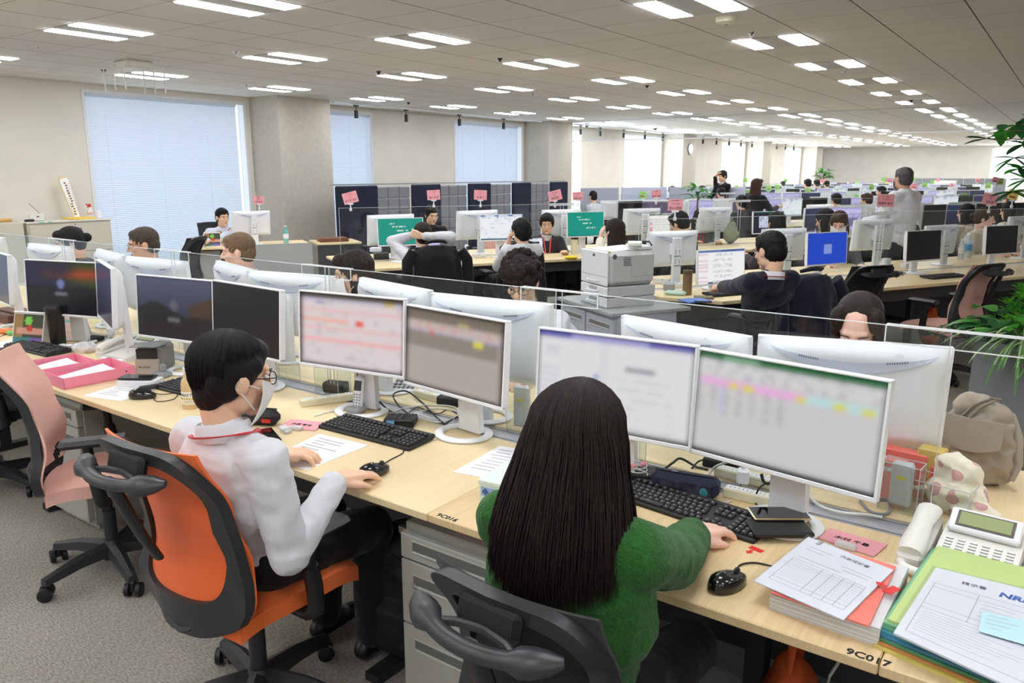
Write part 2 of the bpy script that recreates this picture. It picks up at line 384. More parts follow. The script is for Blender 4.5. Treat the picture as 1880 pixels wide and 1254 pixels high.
# ------------------------------------------------------------------ desks
def wood(name, c1, c2):
    m = M(name, c1, .42, spec=.4); nt = m.node_tree; b = nt.nodes['Principled BSDF']; N = nt.nodes.new; L = nt.links.new
    tc = N('ShaderNodeTexCoord'); mp = N('ShaderNodeMapping'); mp.inputs['Scale'].default_value = (130, 4, 30); L(tc.outputs['Object'], mp.inputs[0])
    n = N('ShaderNodeTexNoise'); n.inputs['Scale'].default_value = 1; n.inputs['Detail'].default_value = 4; L(mp.outputs[0], n.inputs['Vector'])
    cr = N('ShaderNodeValToRGB'); e = cr.color_ramp.elements; e[0].position = .3; e[0].color = (*lin(c2), 1); e[1].position = .7; e[1].color = (*lin(c1), 1)
    L(n.outputs[0], cr.inputs[0]); L(cr.outputs[0], b.inputs['Base Color']); return m
WOODA = wood('pale_maple_top', (238, 218, 174), (233, 211, 166))
WOODB = wood('maple_top', (231, 206, 160), (220, 192, 145))
WEDGE = M('maple_edge', (205, 178, 128), .5)
DUCT = M('duct_grey', (176, 179, 183), .4, .3)
DZ = .72
Y0, YC, Y1 = 1.493, 2.165, 2.84
SEAMS = [-7.06, -5.92, -4.78, -3.64, -2.5, -1.36, -.2, .96]
t = thing('bench_desk', 'long double-sided maple bench desk in front with a grey cable duct down its middle', 'desk', (0, 0, 0))
for i in range(len(SEAMS) - 1):
    a, b = SEAMS[i] + .001, SEAMS[i + 1] - .001
    for (q0, q1) in ((Y0, YC - .056), (YC + .056, Y1)):
        ob('tabletop', MB().box(((a + b) / 2, (q0 + q1) / 2, DZ - .0125), (b - a, q1 - q0, .025), .003), WOODB if i >= 5 and q0 < 2 else WOODA, t, False)
ob('cable_duct', MB().box((-3.05, YC, DZ - .03), (8.0, .108, .05), .004).box((-3.05, YC - .035, DZ - .003), (8.0, .003, .003)).box((-3.05, YC + .035, DZ - .003), (8.0, .003, .003)), DUCT, t, False)
for x in SEAMS[1:-1:1]:
    ob('leg', MB().box((x - .33, 1.84, .35), (.05, .06, .69)).box((x - .33, 1.84, .02), (.06, .55, .03)), DARK, t, False)
ob('modesty_panel', MB().box((-3.05, 2.12, .45), (8.0, .02, .42)), M('panel_dark', (60, 60, 62), .6), t, False)
text('9C016', .026, INKB, t, 'desk_number', 'LEFT', (-1.335, 1.506, DZ + .0006), bold=.0006)
text('9C017', .030, INKB, t, 'desk_number', 'LEFT', (-.262, 1.504, DZ + .0006), bold=.0007)
ACRT = 1.262
t = thing('acrylic_screen', 'long clear acrylic screen standing down the middle of the front bench desk', 'screen', (0, 0, 0))
for i in range(len(SEAMS) - 2):
    a, b = SEAMS[i] + .012, SEAMS[i + 1] - .012
    p = ob('clear_panel', MB().box(((a + b) / 2, YC, (DZ + .04 + ACRT) / 2), (b - a, .005, ACRT - DZ - .04)), ACR, t, False)
    ob('polished_edge', MB().box(((a + b) / 2, YC, ACRT + .001), (b - a, .005, .002)).box((a, YC, (DZ + .04 + ACRT) / 2), (.002, .005, ACRT - DZ - .04)).box((b, YC, (DZ + .04 + ACRT) / 2), (.002, .005, ACRT - DZ - .04)), ACE, p, False)
for i, x in enumerate(SEAMS[1:-1]):
    j = thing('screen_connector', 'clear acrylic clip bar on the front desk screen, %s from the window end' % nth(i + 1), 'connector', (x, YC, ACRT), 0, 'screen connectors')
    Lh = .15
    if i == 5: Lh = .36; j.location.x = x + .2
    ob('clear_bar', MB().box((0, 0, -.02), (2 * Lh, .014, .045)), ACR, j, False)
    ob('polished_edge', MB().box((0, -.007, .003), (2 * Lh, .004, .005)).box((0, .007, .003), (2 * Lh, .003, .004)).box((0, -.008, -.043), (2 * Lh, .002, .003)).box((-Lh, -.007, -.02), (.003, .003, .045)).box((Lh, -.007, -.02), (.003, .003, .045)), milky('bright_edge', (250, 252, 252), .15), j, False)

# ------------------------------------------------------------------ task chairs
def interp(pts, v):
    for i in range(len(pts) - 1):
        if v <= pts[i + 1][0]:
            a, b = pts[i], pts[i + 1]; k = (v - a[0]) / (b[0] - a[0]); k = k * k * (3 - 2 * k); return a[1] + (b[1] - a[1]) * k
    return pts[-1][1]
WP = [(0, .175), (.1, .228), (.2, .245), (.38, .215), (.58, .188), (.82, .196), (1, .212)]
YP = [(0, -.235), (.18, -.25), (.4, -.225), (.65, -.25), (1, -.335)]
def back_pt(u, v, dy=0): return V((u * interp(WP, v), interp(YP, v) + .055 * u * u * (1.2 - .5 * v) + dy,   .395 + .575 * v))
def chair(label, fab, fabm, loc, rz, arms=True, hanger=True, frame=None, group='mesh-back task chairs'):
    FR = frame or DARK
    r = thing('task_chair', label, 'chair', loc, rz, group)
    mb = MB(); mb.lathe([(.012, .06), (.045, .062), (.045, .115), (.03, .14), (.012, .142)], 16)
    for k in range(5):
        a = 2 * pi * k / 5 + .35; d = V((cos(a), sin(a), 0))
        P = [d * .03 + V((0, 0, .105)), d * .15 + V((0, 0, .1)), d * .29 + V((0, 0, .075))]; rs = []
        for p, w_, h in zip(P, (.034, .028, .02), (.03, .026, .018)):
            s_ = V((-d.y, d.x, 0)); rs.append([p + s_ * w_ * x + V((0, 0, h * z)) for x, z in ((-1, -.8), (-.6, -1), (.6, -1), (1, -.8), (.75, .6), (0, 1), (-.75, .6))])
        mb.rings(rs)
    ob('star_base', mb, FR, r)
    for k in range(5):
        a = 2 * pi * k / 5 + .35; d = V((cos(a), sin(a), 0)) * .285
        mb = MB().at((d.x, d.y, 0), a + .9)
        for s_ in (-1, 1): mb.rings([[(s_ * .022 + q, .028 * rr * cos(2 * pi * j / 14), .029 + .028 * rr * sin(2 * pi * j / 14)) for j in range(14)] for q, rr in ((-.011, .8), (-.008, 1), (.008, 1), (.011, .8))])
        mb.box((0, 0, .045), (.022, .03, .045), .005); ob('castor', mb, BLACK, r)
    ob('gas_column', MB().lathe([(.026, .12), (.026, .27), (.018, .27), (.018, .38)], 14), FR, r)
    ob('tilt_mechanism', MB().box((0, -.02, .385), (.17, .3, .055), .02).tube([(.06, .02, .385), (.2, .03, .37), (.235, .03, .375)], .008, 6).tube([(0, -.14, .385), (0, -.2, .39), (0, -.245, .43)], [.045, .05, .06], 10, .5), BLACK, r)
    def seat(u, v): 
        x = 2 * u - 1; y = 2 * v - 1
        q = max(abs(x), abs(y)); R = math.hypot(x, y) or 1; k = q / R * .35 + .65 * 1; s_ = k if q > 0 else 1
        return V((x * (.212 + .015 * y) * s_, .03 + y * .24 * s_, .47 - .012 * (1 - x * x) * (1 - y * y) - .03 * max(0, y) ** 3 - .03 * max(0, -y) ** 3 - .012 * abs(x) ** 4))
    ob('seat', MB().grid(seat, 16, 16, (0, 0, -.05)), fab, r, 60)
    NN = 56
    def loop(wk, v0, v1, dy, e=.5):
        o = []
        for i in range(NN):
            t_ = 2 * pi * i / NN; c, s_ = cos(t_), sin(t_)
            u = math.copysign(abs(c) ** e, c); v = (math.copysign(abs(s_) ** e, s_) + 1) / 2
            o.append(back_pt(u * wk, v0 + (v1 - v0) * v, dy))
        return o
    o1, o2, i1, i2 = loop(1, 0, 1, .012, .42), loop(1, 0, 1, -.02, .42), loop(.79, .2, .93, -.012, .5), loop(.79, .2, .93, .008, .5)
    mb = MB().rings([i2, o1, o2, i1], closed=True)
    ob('back_frame', mb, FR, r, 50)
    mb = MB(); P2 = loop(.8, .195, .935, .004, .5); c = back_pt(0, .55, .004); h = NN // 4
    def panel(u, v):
        vv = .195 + .74 * v; k = (1 - abs(2 * v - 1) ** 8) ** .5 if v not in (0, 1) else .55
        return back_pt((2 * u - 1) * .81 * max(k, .55), vv, .002)
    ob('mesh_panel', MB().grid(panel, 16, 20, (0, .008, 0)), fabm, r, 60)
    if fab is not BLACK:
        def rim(u, v): return back_pt((2 * u - 1) * (.985 - .06 * abs(2 * v - 1) ** 6), .12 + .87 * v, .014)
        ob('front_cloth', MB().grid(rim, 14, 18, (0, .008, 0)), fab, r, 60)
    if hanger:
        mb = MB(); path = []
        for i in range(17):
            u = i / 8 - 1; path.append((u * .175, -.418 + .06 * u * u, .9 + .012 * u * u))
        mb.tube(path, [(.018 + .012 * (abs(p[0]) > .1)) * (.35 if k_ in (0, 16) else .8 if k_ in (1, 15) else 1) for k_, p in enumerate(path)], 10, .75, up=(0, -.6, 1))
        mb.tube([(-.12, -.4, .9), (-.06, -.372, .905), (0, -.362, .907), (.06, -.372, .905), (.12, -.4, .9)], .009, 8)
        ob('coat_hanger', mb, FR, r)
        ob('hanger_strut', MB().tube([(0, -.4, .9), (0, -.385, .86), (0, -.33, .72), (0, -.29, .64)], [.022, .03, .026, .022], 10, .5, up=(0, 1, 0)).box((0, -.345, .925), (.15, .03, .06), .012, rx=-.25), BLACK, r)
    if arms:
        for s_ in (-1, 1):
            ob('armrest_post', MB().tube([(s_ * .1, .02, .385), (s_ * .22, .02, .385), (s_ * .255, .02, .41), (s_ * .26, .01, .5), (s_ * .26, 0, .56)], [.02, .022, .026, .026, .024], 10, up=(0, 1, 0)).tube([(s_ * .26, 0, .55), (s_ * .262, -.005, .64)], .018, 10, up=(0, 1, 0)), BLACK, r)
            ob('armrest_pad', MB().box((s_ * .262, .02, .655), (.08, .24, .03), .014), DARK, r)
    return r
ORANGE = M('orange_cloth', (240, 112, 44), .85, sheen=.2, bump=(900, .35, .001)); PINKF = M('salmon_cloth', (226, 176, 160), .85, sheen=.2, bump=(900, .3, .001))
def mesh_mat(name, rgb, tr):
    m = milky(name, rgb, tr); m.node_tree.nodes['Principled BSDF'].inputs['Roughness'].default_value = .8; return m
def weave(name, rgb):
    m = M(name, rgb, .75, sheen=.15); nt = m.node_tree; b = nt.nodes['Principled BSDF']; N = nt.nodes.new; L = nt.links.new
    tc = N('ShaderNodeTexCoord'); mp = N('ShaderNodeMapping'); mp.inputs['Rotation'].default_value = (0, .7, 0); L(tc.outputs['Object'], mp.inputs[0])
    wv = N('ShaderNodeTexWave'); wv.inputs['Scale'].default_value = 110; wv.inputs['Distortion'].default_value = .3; L(mp.outputs[0], wv.inputs['Vector'])
    bp = N('ShaderNodeBump'); bp.inputs['Strength'].default_value = .5; bp.inputs['Distance'].default_value = .001; L(wv.outputs[0], bp.inputs['Height']); L(bp.outputs[0], b.inputs['Normal'])
    return m
ORM = weave('orange_mesh', (238, 104, 40)); PKM = weave('salmon_mesh', (224, 172, 156)); BKM = mesh_mat('black_mesh', (26, 26, 27), .12); GRM = mesh_mat('grey_mesh', (44, 43, 38), .35)
BLKF = M('black_cloth', (24, 24, 26), .9, sheen=.2, bump=(600, .3, .001))
FRG = M('frame_grey', (46, 46, 49), .4)
chair('orange mesh task chair under the man in the white shirt', ORANGE, ORM, (-1.9, 1.29, 0), rad(3), frame=FRG)
chair('empty salmon-pink task chair beside the orange chair at the front desk', PINKF, PKM, (-3.13, 1.47, 0), rad(-34), hanger=False, frame=FRG)
chair('black mesh task chair under the woman in the green cardigan', BLKF, BKM, (-.76, 1.36, -.07), rad(-3), frame=FRG)
chair('empty black task chair at the front desk beyond the salmon one', BLKF, BKM, (-4.5, 1.56, 0), rad(-8))

# ------------------------------------------------------------------ monitors
def scr_mat(name, strength, rough=.25):
    if name in MATS: return MATS[name]
    m = M(name, (8, 8, 10), rough, spec=.5); nt = m.node_tree; b = nt.nodes['Principled BSDF']
    a = nt.nodes.new('ShaderNodeVertexColor'); a.layer_name = 'Col'; nt.links.new(a.outputs[0], b.inputs['Emission Color']); b.inputs['Emission Strength'].default_value = strength; return m
SCR = scr_mat('screen_picture', .92)
OFF = M('screen_off', (16, 16, 20), .3, spec=.45)
def screen(name, W_, H_, fn, parent, y=-.0125, z=0, nu=64, nv=40, seed=0, blur=0):
    rnd = random.Random(seed)
    if fn is None:
        return ob(name, MB().box((0, y, z), (W_, .002, H_)), OFF, parent, False)
    mb = MB().grid(lambda u, v: V(((u - .5) * W_, y, (v - .5) * H_ + z)), nu, nv)
    me = mb.mesh(name, [SCR]); at = me.color_attributes.new('Col', 'FLOAT_COLOR', 'POINT')
    C_ = [[V(lin(fn(i / nu, 1 - j / nv, rnd))) for i in range(nu + 1)] for j in range(nv + 1)]
    for _ in range(blur):
        C_ = [[(C_[j][i] * 2 + C_[max(j - 1, 0)][i] + C_[min(j + 1, nv)][i] + C_[j][max(i - 1, 0)] + C_[j][min(i + 1, nu)]) / 6 for i in range(nu + 1)] for j in range(nv + 1)]
    k = 0
    for j in range(nv + 1):
        for i in range(nu + 1):
            c_ = C_[j][i]
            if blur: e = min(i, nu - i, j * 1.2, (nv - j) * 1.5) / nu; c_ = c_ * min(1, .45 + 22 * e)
            at.data[k].color = (*c_, 1); k += 1
    return link(name, me, parent)
def inr(u, v, a, b, c, d): return a <= u <= b and c <= v <= d
def hsh(a, b, s=0): return abs(sin(a * 127.1 + b * 311.7 + s * 74.7) * 43758.5453) % 1
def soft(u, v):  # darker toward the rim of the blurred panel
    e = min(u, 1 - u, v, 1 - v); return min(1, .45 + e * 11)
def s_doc(u, v, r):
    c = (224, 223, 226)
    if v < .07: c = (88, 84, 170) if u < .22 or u > .72 else (152, 150, 205)
    elif v > .95: c = (120, 120, 122)
    elif inr(u, v, .59, .78, .3, .34): c = (150, 150, 156)
    elif inr(u, v, .39, .42, .42, .46): c = (120, 140, 200)
    elif u > .5 and v > .38 and int(v * 40) % 4 == 1 and hsh(int(u * 30), int(v * 40)) > .35 and u < .9: c = (205, 205, 210)
    elif u < .15 and int(v * 40) % 3 == 1 and hsh(int(u * 20), int(v * 40)) > .3: c = (206, 206, 212)
    elif inr(u, v, .42, .44, .6, .7): c = (226, 222, 170)
    elif .42 < u < .5: c = (218, 217, 221)
    return c
def s_sheet(u, v, r):
    c = (206, 203, 206)
    if v < .055: c = (34, 104, 58) if u < .15 or u > .35 else (110, 160, 125)
    elif v < .2: c = (214, 212, 213) if hsh(int(u * 40), int(v * 30)) < .7 else (190, 186, 192)
    elif v > .95: c = (70, 66, 66)
    elif inr(u, v, .02, .62, .245, .31): c = (232, 178, 222); 
    elif inr(u, v, .62, .97, .25, .31): c = (190, 222, 224)
    if inr(u, v, .2, .24, .255, .31) or inr(u, v, .27, .34, .255, .31) or inr(u, v, .57, .62, .255, .32) or inr(u, v, .76, .82, .265, .32) or inr(u, v, .9, .96, .27, .32): c = (222, 214, 30)
    if .32 < v < .58 and c[0] == 206 and u < .55 and int(u * 64) % 5 in (1, 2) and hsh(int(u * 64), int(v * 40)) > .35: c = (184, 182, 186)
    if inr(u, v, .15, .17, .31, .55): c = (190, 186, 226)
    return c
def s_mail(u, v, r):
    c = (222, 208, 210)
    if v < .06: c = (64, 58, 44)
    elif v < .12: c = (196, 190, 205) if not inr(u, v, .82, .92, 0, 1) else (205, 178, 110)
    elif inr(u, v, .16, .24, .1, .14): c = (120, 110, 190)
    elif .2 < v < .25 or .47 < v < .5 or .62 < v < .66 or .78 < v < .8: c = (238, 176, 178)
    elif .34 < v < .4 and u < .5: c = (238, 178, 160)
    elif inr(u, v, .56, .63, .33, .4): c = (235, 80, 70)
    elif hsh(int(u * 18), int(v * 26)) > .86: c = (205, 196, 200)
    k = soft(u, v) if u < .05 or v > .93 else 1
    return tuple(x * k for x in c)
def s_brown(u, v, r):
    c = (176, 166, 160)
    if v < .14: c = (120, 108, 96)
    elif v < .17: c = (160, 150, 140)
    elif v < .26: c = (196, 182, 178) if hsh(int(u * 30), int(v * 30)) < .75 else (205, 165, 160)
    elif v < .29: c = (178, 172, 196)
    elif v < .48 and u < .95: c = (142, 132, 124)
    if inr(u, v, .27, .3, .27, .31): c = (226, 90, 80)
    if inr(u, v, .71, .8, .3, .35): c = (216, 208, 70)
    if inr(u, v, .55, .66, .11, .15): c = (196, 190, 120)
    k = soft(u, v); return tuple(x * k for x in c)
def s_sunset(u, v, r):
    c = [18, 16, 24]; n = mnoise.noise(V((u * 4, v * 6, 1.3)))
    if v < .45:
        k = max(0, min(1, (u - .25) * 1.6 + n * .6)); c = [30 + 130 * k * max(0, 1 - abs(v - .22) * 5), 30 + 30 * k, 60 - 40 * k]
    d = math.hypot((u - .5) * 1.7, v - .42); 
    if d < .085: c = [110, 120, 170]
    if inr(u, v, .42, .58, .6, .64): c = [120, 116, 130]
    return c
def s_castle(u, v, r):
    n = mnoise.noise(V((u * 3, v * 3, 5)))
    ridge = .52 - .12 * sin(u * 7) - (.22 if u > .7 else 0) + .08 * n
    c = [44 + 34 * (1 - v * 1.6), 48 + 34 * (1 - v * 1.6), 70 + 40 * (1 - v * 1.6)] if v < ridge else ([66, 48, 34] if u > .6 and v < .62 else [20, 18, 20])
    d = math.hypot((u - .5) * 1.7, v - .45)
    if d < .085: c = [90, 88, 104]
    if inr(u, v, .42, .57, .66, .7): c = [110, 106, 118]
    return c
def s_night(u, v, r): return (26 + 20 * (1 - v), 30 + 26 * (1 - v), 52 + 40 * (1 - v))
def s_teal(u, v, r):
    c = (14, 150, 132)
    for i, (a, b, vv) in enumerate(((.25, .36, .2), (.3, .62, .3), (.34, .66, .36), (.4, .66, .46), (.42, .7, .52), (.5, .74, .6), (.52, .78, .66))):
        if a < u < b and abs(v - vv) < .012 and hsh(int(u * 64), i) > .25: c = (225, 240, 236)
    if v > .965: c = (40, 60, 100)
    return c
def s_white(u, v, r):
    c = (240, 243, 248)
    if v < .05: c = (214, 222, 240) if int(u * 9) % 3 else (90, 130, 200)
    elif v < .13: c = (236, 238, 244) if hsh(int(u * 40), int(v * 40)) < .7 else (170, 180, 205)
    elif v > .95: c = (60, 90, 130)
    elif hsh(int(u * 12), int(v * 40)) > .9: c = (214, 220, 232)
    return c
def s_code(u, v, r):
    c = (244, 244, 246)
    if v < .05: c = (60, 90, 160) if .48 < u else (90, 120, 180)
    elif u < .22: c = (244, 240, 242) if int(v * 40) % 4 else (224, 200, 204)
    elif u > .3 and int(v * 40) % 2 == 0 and hsh(int(u * 40), int(v * 40)) > .4 and u < .75: c = (214, 210, 214)
    elif v > .95: c = (70, 90, 120)
    return c
def s_blue(u, v, r):
    c = (26, 70, 196)
    if inr(u, v, .41, .6, .33, .67): c = (130, 150, 214) if v > .38 else (30, 60, 120)
    return c
def s_pink(u, v, r):
    c = (246, 243, 238)
    if v < .04: c = (40, 90, 60)
    if u < .1 and hsh(1, int(v * 20)) > .5 and v > .2: c = (236, 170, 200)
    elif int(v * 36) % 4 == 0 and hsh(int(u * 30), int(v * 36)) > .5: c = (225, 215, 215)
    return c
def s_slides(u, v, r):
    c = (30, 30, 52)
    if v < .06: c = (14, 90, 70)
    elif inr(u, v, .2, .75, .2, .75): c = (214, 220, 240) if hsh(int(u * 24), int(v * 16)) > .3 else (170, 176, 205)
    elif u > .85 and hsh(int(u * 30), int(v * 20)) > .5: c = (120, 120, 140)
    return c
def s_lilac(u, v, r):
    c = (196, 192, 236)
    if v < .06: c = (150, 146, 205)
    elif inr(u, v, .4, .9, .45, .8): c = (120, 120, 160)
    elif int(v * 30) % 3 == 0 and hsh(int(u * 30), int(v * 30)) > .5: c = (170, 166, 214)
    return c
def s_plum(u, v, r): return (92, 80, 104) if hsh(int(u * 20), int(v * 30)) > .1 else (120, 108, 130)

MW, MH = .505, .3
LAV = M('lavender_recess', (205, 208, 226), .5)
SLOT = M('vent_slot', (120, 122, 134), .6)
LOGO = M('embossed_grey', (222, 223, 226), .4)
def back_shell(W_, H_, fine=True):     # bulged rear cover with a shallow smiling ledge
    def f(u, v):
        x = (u - .5) * W_; z = (v - .5) * H_
        e = min(1, (.5 - abs(u - .5)) / .09); g = min(1, (.5 - abs(v - .5)) / .14)
        d = .010 + .036 * (1 - (1 - max(0, e)) ** 2) * (1 - (1 - max(0, g)) ** 2)
        za = H_ * (.335 + .14 * (2 * x / W_) ** 2)
        if z > za: d += .007 * min(1, (z - za) / .03) * min(1, (H_ / 2 - z) / .05)
        return V((x, d, z))
    n = (32, 24) if fine else (12, 10)
    return MB().grid(lambda u, v: f(1 - u, v), *n)
def crescent(W_, H_, w_):  # crescent strip raised on the rear cover, darker lavender than its white
    mb = MB(); a = []; b = []
    for i in range(25):
        x = (i / 24 - .5) * W_ * .86; za = H_ * (.335 + .14 * (2 * x / W_) ** 2); k = 1 - (2 * x / W_ / .86) ** 2
        for (L_, q) in ((a, 0), (b, -w_ * k)):
            u = x / W_ + .5; v = (za + q) / H_ + .5
            e = min(1, (.5 - abs(u - .5)) / .09); g = min(1, (.5 - abs(v - .5)) / .14)
            d = .0155 + .036 * (1 - (1 - max(0, e)) ** 2) * (1 - (1 - max(0, g)) ** 2)
            L_.append(V((x, d, za + q)))
    vs = a + b; n = len(a); mb.add(vs, [(i, n + i, n + i + 1, i + 1) for i in range(n - 1)]); return mb
MESHC = {}
def monitor(label, loc, rz, fn, zc=.3, tilt=-4, W_=MW, H_=MH, stand='ring', group=None, seed=0, logo=False, fine=True, nu=64, nv=40):
    """base centre on the desk at loc; the screen faces local -Y"""
    r = thing('computer_monitor', label, 'monitor', loc, rz, group)
    key = (W_, H_, fine)
    def cached(name, mk, mats, sm=True):
        if (name, key, zc if name.startswith('stand') else 0) not in MESHC: MESHC[(name, key, zc if name.startswith('stand') else 0)] = mk().mesh(name, mats, sm)
        return link(name, MESHC[(name, key, zc if name.startswith('stand') else 0)], r)
    def hd(o): o.location = (0, -.03, zc); o.rotation_euler = (rad(tilt), 0, 0); return o
    bz = .0065
    def fr():
        mb = MB(); t_ = .026
        mb.box((0, 0, 0), (W_ - .004, .018, H_ - .004)); 
        mb.box((0, 0, H_ / 2 - bz / 2), (W_, t_, bz), .002); mb.box((0, 0, -H_ / 2 + bz), (W_, t_, bz * 2), .002)
        for s_ in (-1, 1): mb.box((s_ * (W_ / 2 - bz / 2), 0, 0), (bz, t_, H_ - 2 * bz))
        return mb
    hd(cached('bezel', fr, [WHITE], False))
    hd(cached('rear_cover', lambda: back_shell(W_, H_, fine), [WHITE]))
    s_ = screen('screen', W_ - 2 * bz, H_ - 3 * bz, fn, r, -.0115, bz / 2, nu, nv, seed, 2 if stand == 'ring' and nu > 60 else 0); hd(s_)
    if fine:
        lv = hd(cached('grip_recess', lambda: crescent(W_, H_, .034), [LAV], False))
        def slots():
            mb = MB()
            for s2 in (-1, 1):
                for k in range(9):
                    x = s2 * (.095 + k * .0065); z = H_ * (.335 + .14 * (2 * x / W_) ** 2) - .002
                    mb.box((x, .0515, z), (.0035, .002, .006))
            return mb
        o = link('vent_slots', MESHC.setdefault(('sl', key), slots().mesh('vent_slots', [SLOT]) if ('sl', key) not in MESHC else None), lv)
    if logo:
        g = text('EIZO', .02, LOGO, r, 'embossed_logo', 'LEFT', (0, 0, 0), (rad(78), 0, pi), .0004); g.location = V((-.155, .0, zc + .118)); g.location.y = .018
        q = ob('embossed_logo', MB().tube([(.022, 0, 0), (0, 0, .022), (-.022, 0, 0), (0, 0, -.022)], .0009, 4, closed=True, up=(0, 1, 0)).tube([(.013, 0, 0), (0, 0, .013), (-.013, 0, 0), (0, 0, -.013)], .0009, 4, closed=True, up=(0, 1, 0)), LOGO, r); q.location = (-.125, .02, zc + .118); q.rotation_euler = (rad(-12), 0, 0)
    if stand == 'ring':
        def neck():
            mb = MB(); rs = []
            for z, w_, d_, y in ((.008, .052, .014, .05), (.05, .05, .014, .05), (zc + .03, .046, .013, .036), (zc + .06, .04, .01, .03)):
                rs.append([(x * w_, y + q * d_, z) for x, q in ((-1, -1), (1, -1), (1, 1), (-1, 1))])
            return mb.rings(rs).box((0, .0, zc), (.09, .05, .09), .01)
        cached('stand_neck', neck, [WHITE], False)
        def ring():
            return MB().rings([[(rx * cos(2 * pi * j / 36), ry * sin(2 * pi * j / 36) + .012, z) for j in range(36)] for rx, ry, z in ((.078, .07, .002), (.108, .1, .002), (.11, .102, .008), (.1, .092, .014), (.084, .076, .014), (.078, .07, .009))], closed=True)
        cached('stand_ring', ring, [WHITE])
    else:
        def neck(): return MB().box((0, .045, zc / 2 + .05), (.085, .03, zc + .1), .006).box((0, .0, zc), (.1, .07, .1), .01)
        n_ = cached('stand_neck', neck, [WHITE], False)
        def sl():
            mb = MB()
            for z in (zc - .02, zc - .1):
                for x in (-.02, .02): mb.box((x, .0605, z), (.004, .002, .035))
                mb.box((0, .0605, z - .035), (.07, .003, .008))
            return mb
        if fine: link('cable_slot', MESHC.setdefault(('cs', zc), sl().mesh('cable_slot', [SLOT])), n_)
        cached('stand_foot', lambda: MB().lathe([(.0, 0), (.1, 0), (.104, .004), (.1, .01), (.03, .014)], 28, (0, .03, 0)), [WHITE])
    return r
G = 'white monitors along the front bench desk'
def mon(label, x, y, a, zc, fn, **k):
    return monitor(label, (x, y, DZ), rad(a), fn, zc=zc, group=G, **k)
# near side of the front desk: pairs standing edge to edge
mon('white monitor showing a blurred text document, before the woman in green', -1.049, 1.998, 3.7, .313, s_doc)
mon('white monitor showing a spreadsheet with a pink row, nearest the camera', -.543, 1.99, -7.7, .306, s_sheet)
mon('white monitor showing a page striped with pink lines', -2.2, 2.037, 8.5, .326, s_mail)
mon('white monitor showing a blurred brownish table', -1.698, 2.055, -6.7, .306, s_brown)
mon('white monitor with a dark lock screen of rocks at dusk', -3.339, 2.005, 9, .306, s_castle)
mon('white monitor with a black screen behind the man in the white shirt', -2.818, 2.02, -3, .312, None)
mon('white monitor with a dark lock screen of orange clouds at the far seat', -4.41, 1.995, 17, .312, s_sunset)
mon('white monitor with a dim blue screen turned sideways by the orange-cloud one', -3.87, 1.965, -19.5, .335, s_night)
mon('white monitor with a dim blue screen at the window end of the front desk', -5.16, 1.99, -9, .315, s_night)
# far side of the same desk: rear covers toward us
def mon_back(label, x, y, a, zc=.3, logo=False):
    return monitor(label, (x, y, DZ), rad(a), s_white, zc=zc, W_=.54, H_=.318, group='rear covers of monitors across the acrylic screen', logo=logo, nu=16, nv=10)
mon_back('big white monitor back nearest the camera with vent slots across the clear screen', -.49, 2.424, 196, .276, True)
mon_back('white monitor back behind the document and spreadsheet screens', -1.087, 2.53, 168.5, .24, True)
mon_back('white monitor back behind the brownish table screen', -1.76, 2.29, 184.4, .303)
mon_back('white monitor back behind the pink-striped screen', -2.33, 2.36, 167.4, .305, True)
mon_back('white monitor back opposite the black screen', -3.12, 2.45, 190, .28)
mon_back('white monitor back seen edge-on by the blond man', -3.70, 2.53, 163.8, .276)
mon_back('white monitor back below the grey-haired man, first of two', -4.177, 2.363, 184.9, .292)
mon_back('white monitor back below the grey-haired man, angled one of two', -4.74, 2.4, 168, .295)
mon_back('white monitor back below the dark-haired woman at the window end', -5.75, 2.5, 183.8, .275)
mon_back('white monitor back at the very window end of the front desk', -6.75, 2.46, 190, .29)
# ------------------------------------------------------------------ people
def skin_mat(name, rgb):
    m = M(name, rgb, .48, spec=.35, var=(30, .03)); b = m.node_tree.nodes['Principled BSDF']
    b.inputs['Subsurface Weight'].default_value = .12; b.inputs['Subsurface Radius'].default_value = (.01, .004, .002); return m
SKIN = skin_mat('skin', (232, 190, 160)); SKIN2 = skin_mat('skin_fair', (240, 196, 176)); SKIN3 = skin_mat('skin_tan', (214, 166, 134))
def hair_mat(name, rgb, rough=.5):
    m = M(name, rgb, rough, spec=.22); nt = m.node_tree; b = nt.nodes['Principled BSDF']; N = nt.nodes.new; L = nt.links.new
    tc = N('ShaderNodeTexCoord'); mp = N('ShaderNodeMapping'); mp.inputs['Scale'].default_value = (420, 420, 28); L(tc.outputs['Object'], mp.inputs[0])
    n = N('ShaderNodeTexNoise'); n.inputs['Scale'].default_value = 1; L(mp.outputs[0], n.inputs['Vector'])
    bp = N('ShaderNodeBump'); bp.inputs['Strength'].default_value = .6; bp.inputs['Distance'].default_value = .003; L(n.outputs[0], bp.inputs['Height']); L(bp.outputs[0], b.inputs['Normal'])
    cr = N('ShaderNodeValToRGB'); e = cr.color_ramp.elements; c = lin(rgb); e[0].position = .3; e[0].color = (*[x * .6 for x in c], 1); e[1].position = .7; e[1].color = (*[x * 1.35 for x in c], 1)
    L(n.outputs[0], cr.inputs[0]); L(cr.outputs[0], b.inputs['Base Color']); return m
HBLK = hair_mat('hair_black', (24, 21, 21)); HBRN = hair_mat('hair_darkbrown', (38, 28, 24)); HGRY = hair_mat('hair_greybrown', (74, 64, 58)); HBLO = hair_mat('hair_ashblond', (122, 100, 76)); HCUR = hair_mat('hair_curlybrown', (40, 31, 28), .6); HCHE = hair_mat('hair_chestnut', (66, 42, 32)); HGR2 = hair_mat('hair_grey', (84, 82, 82))
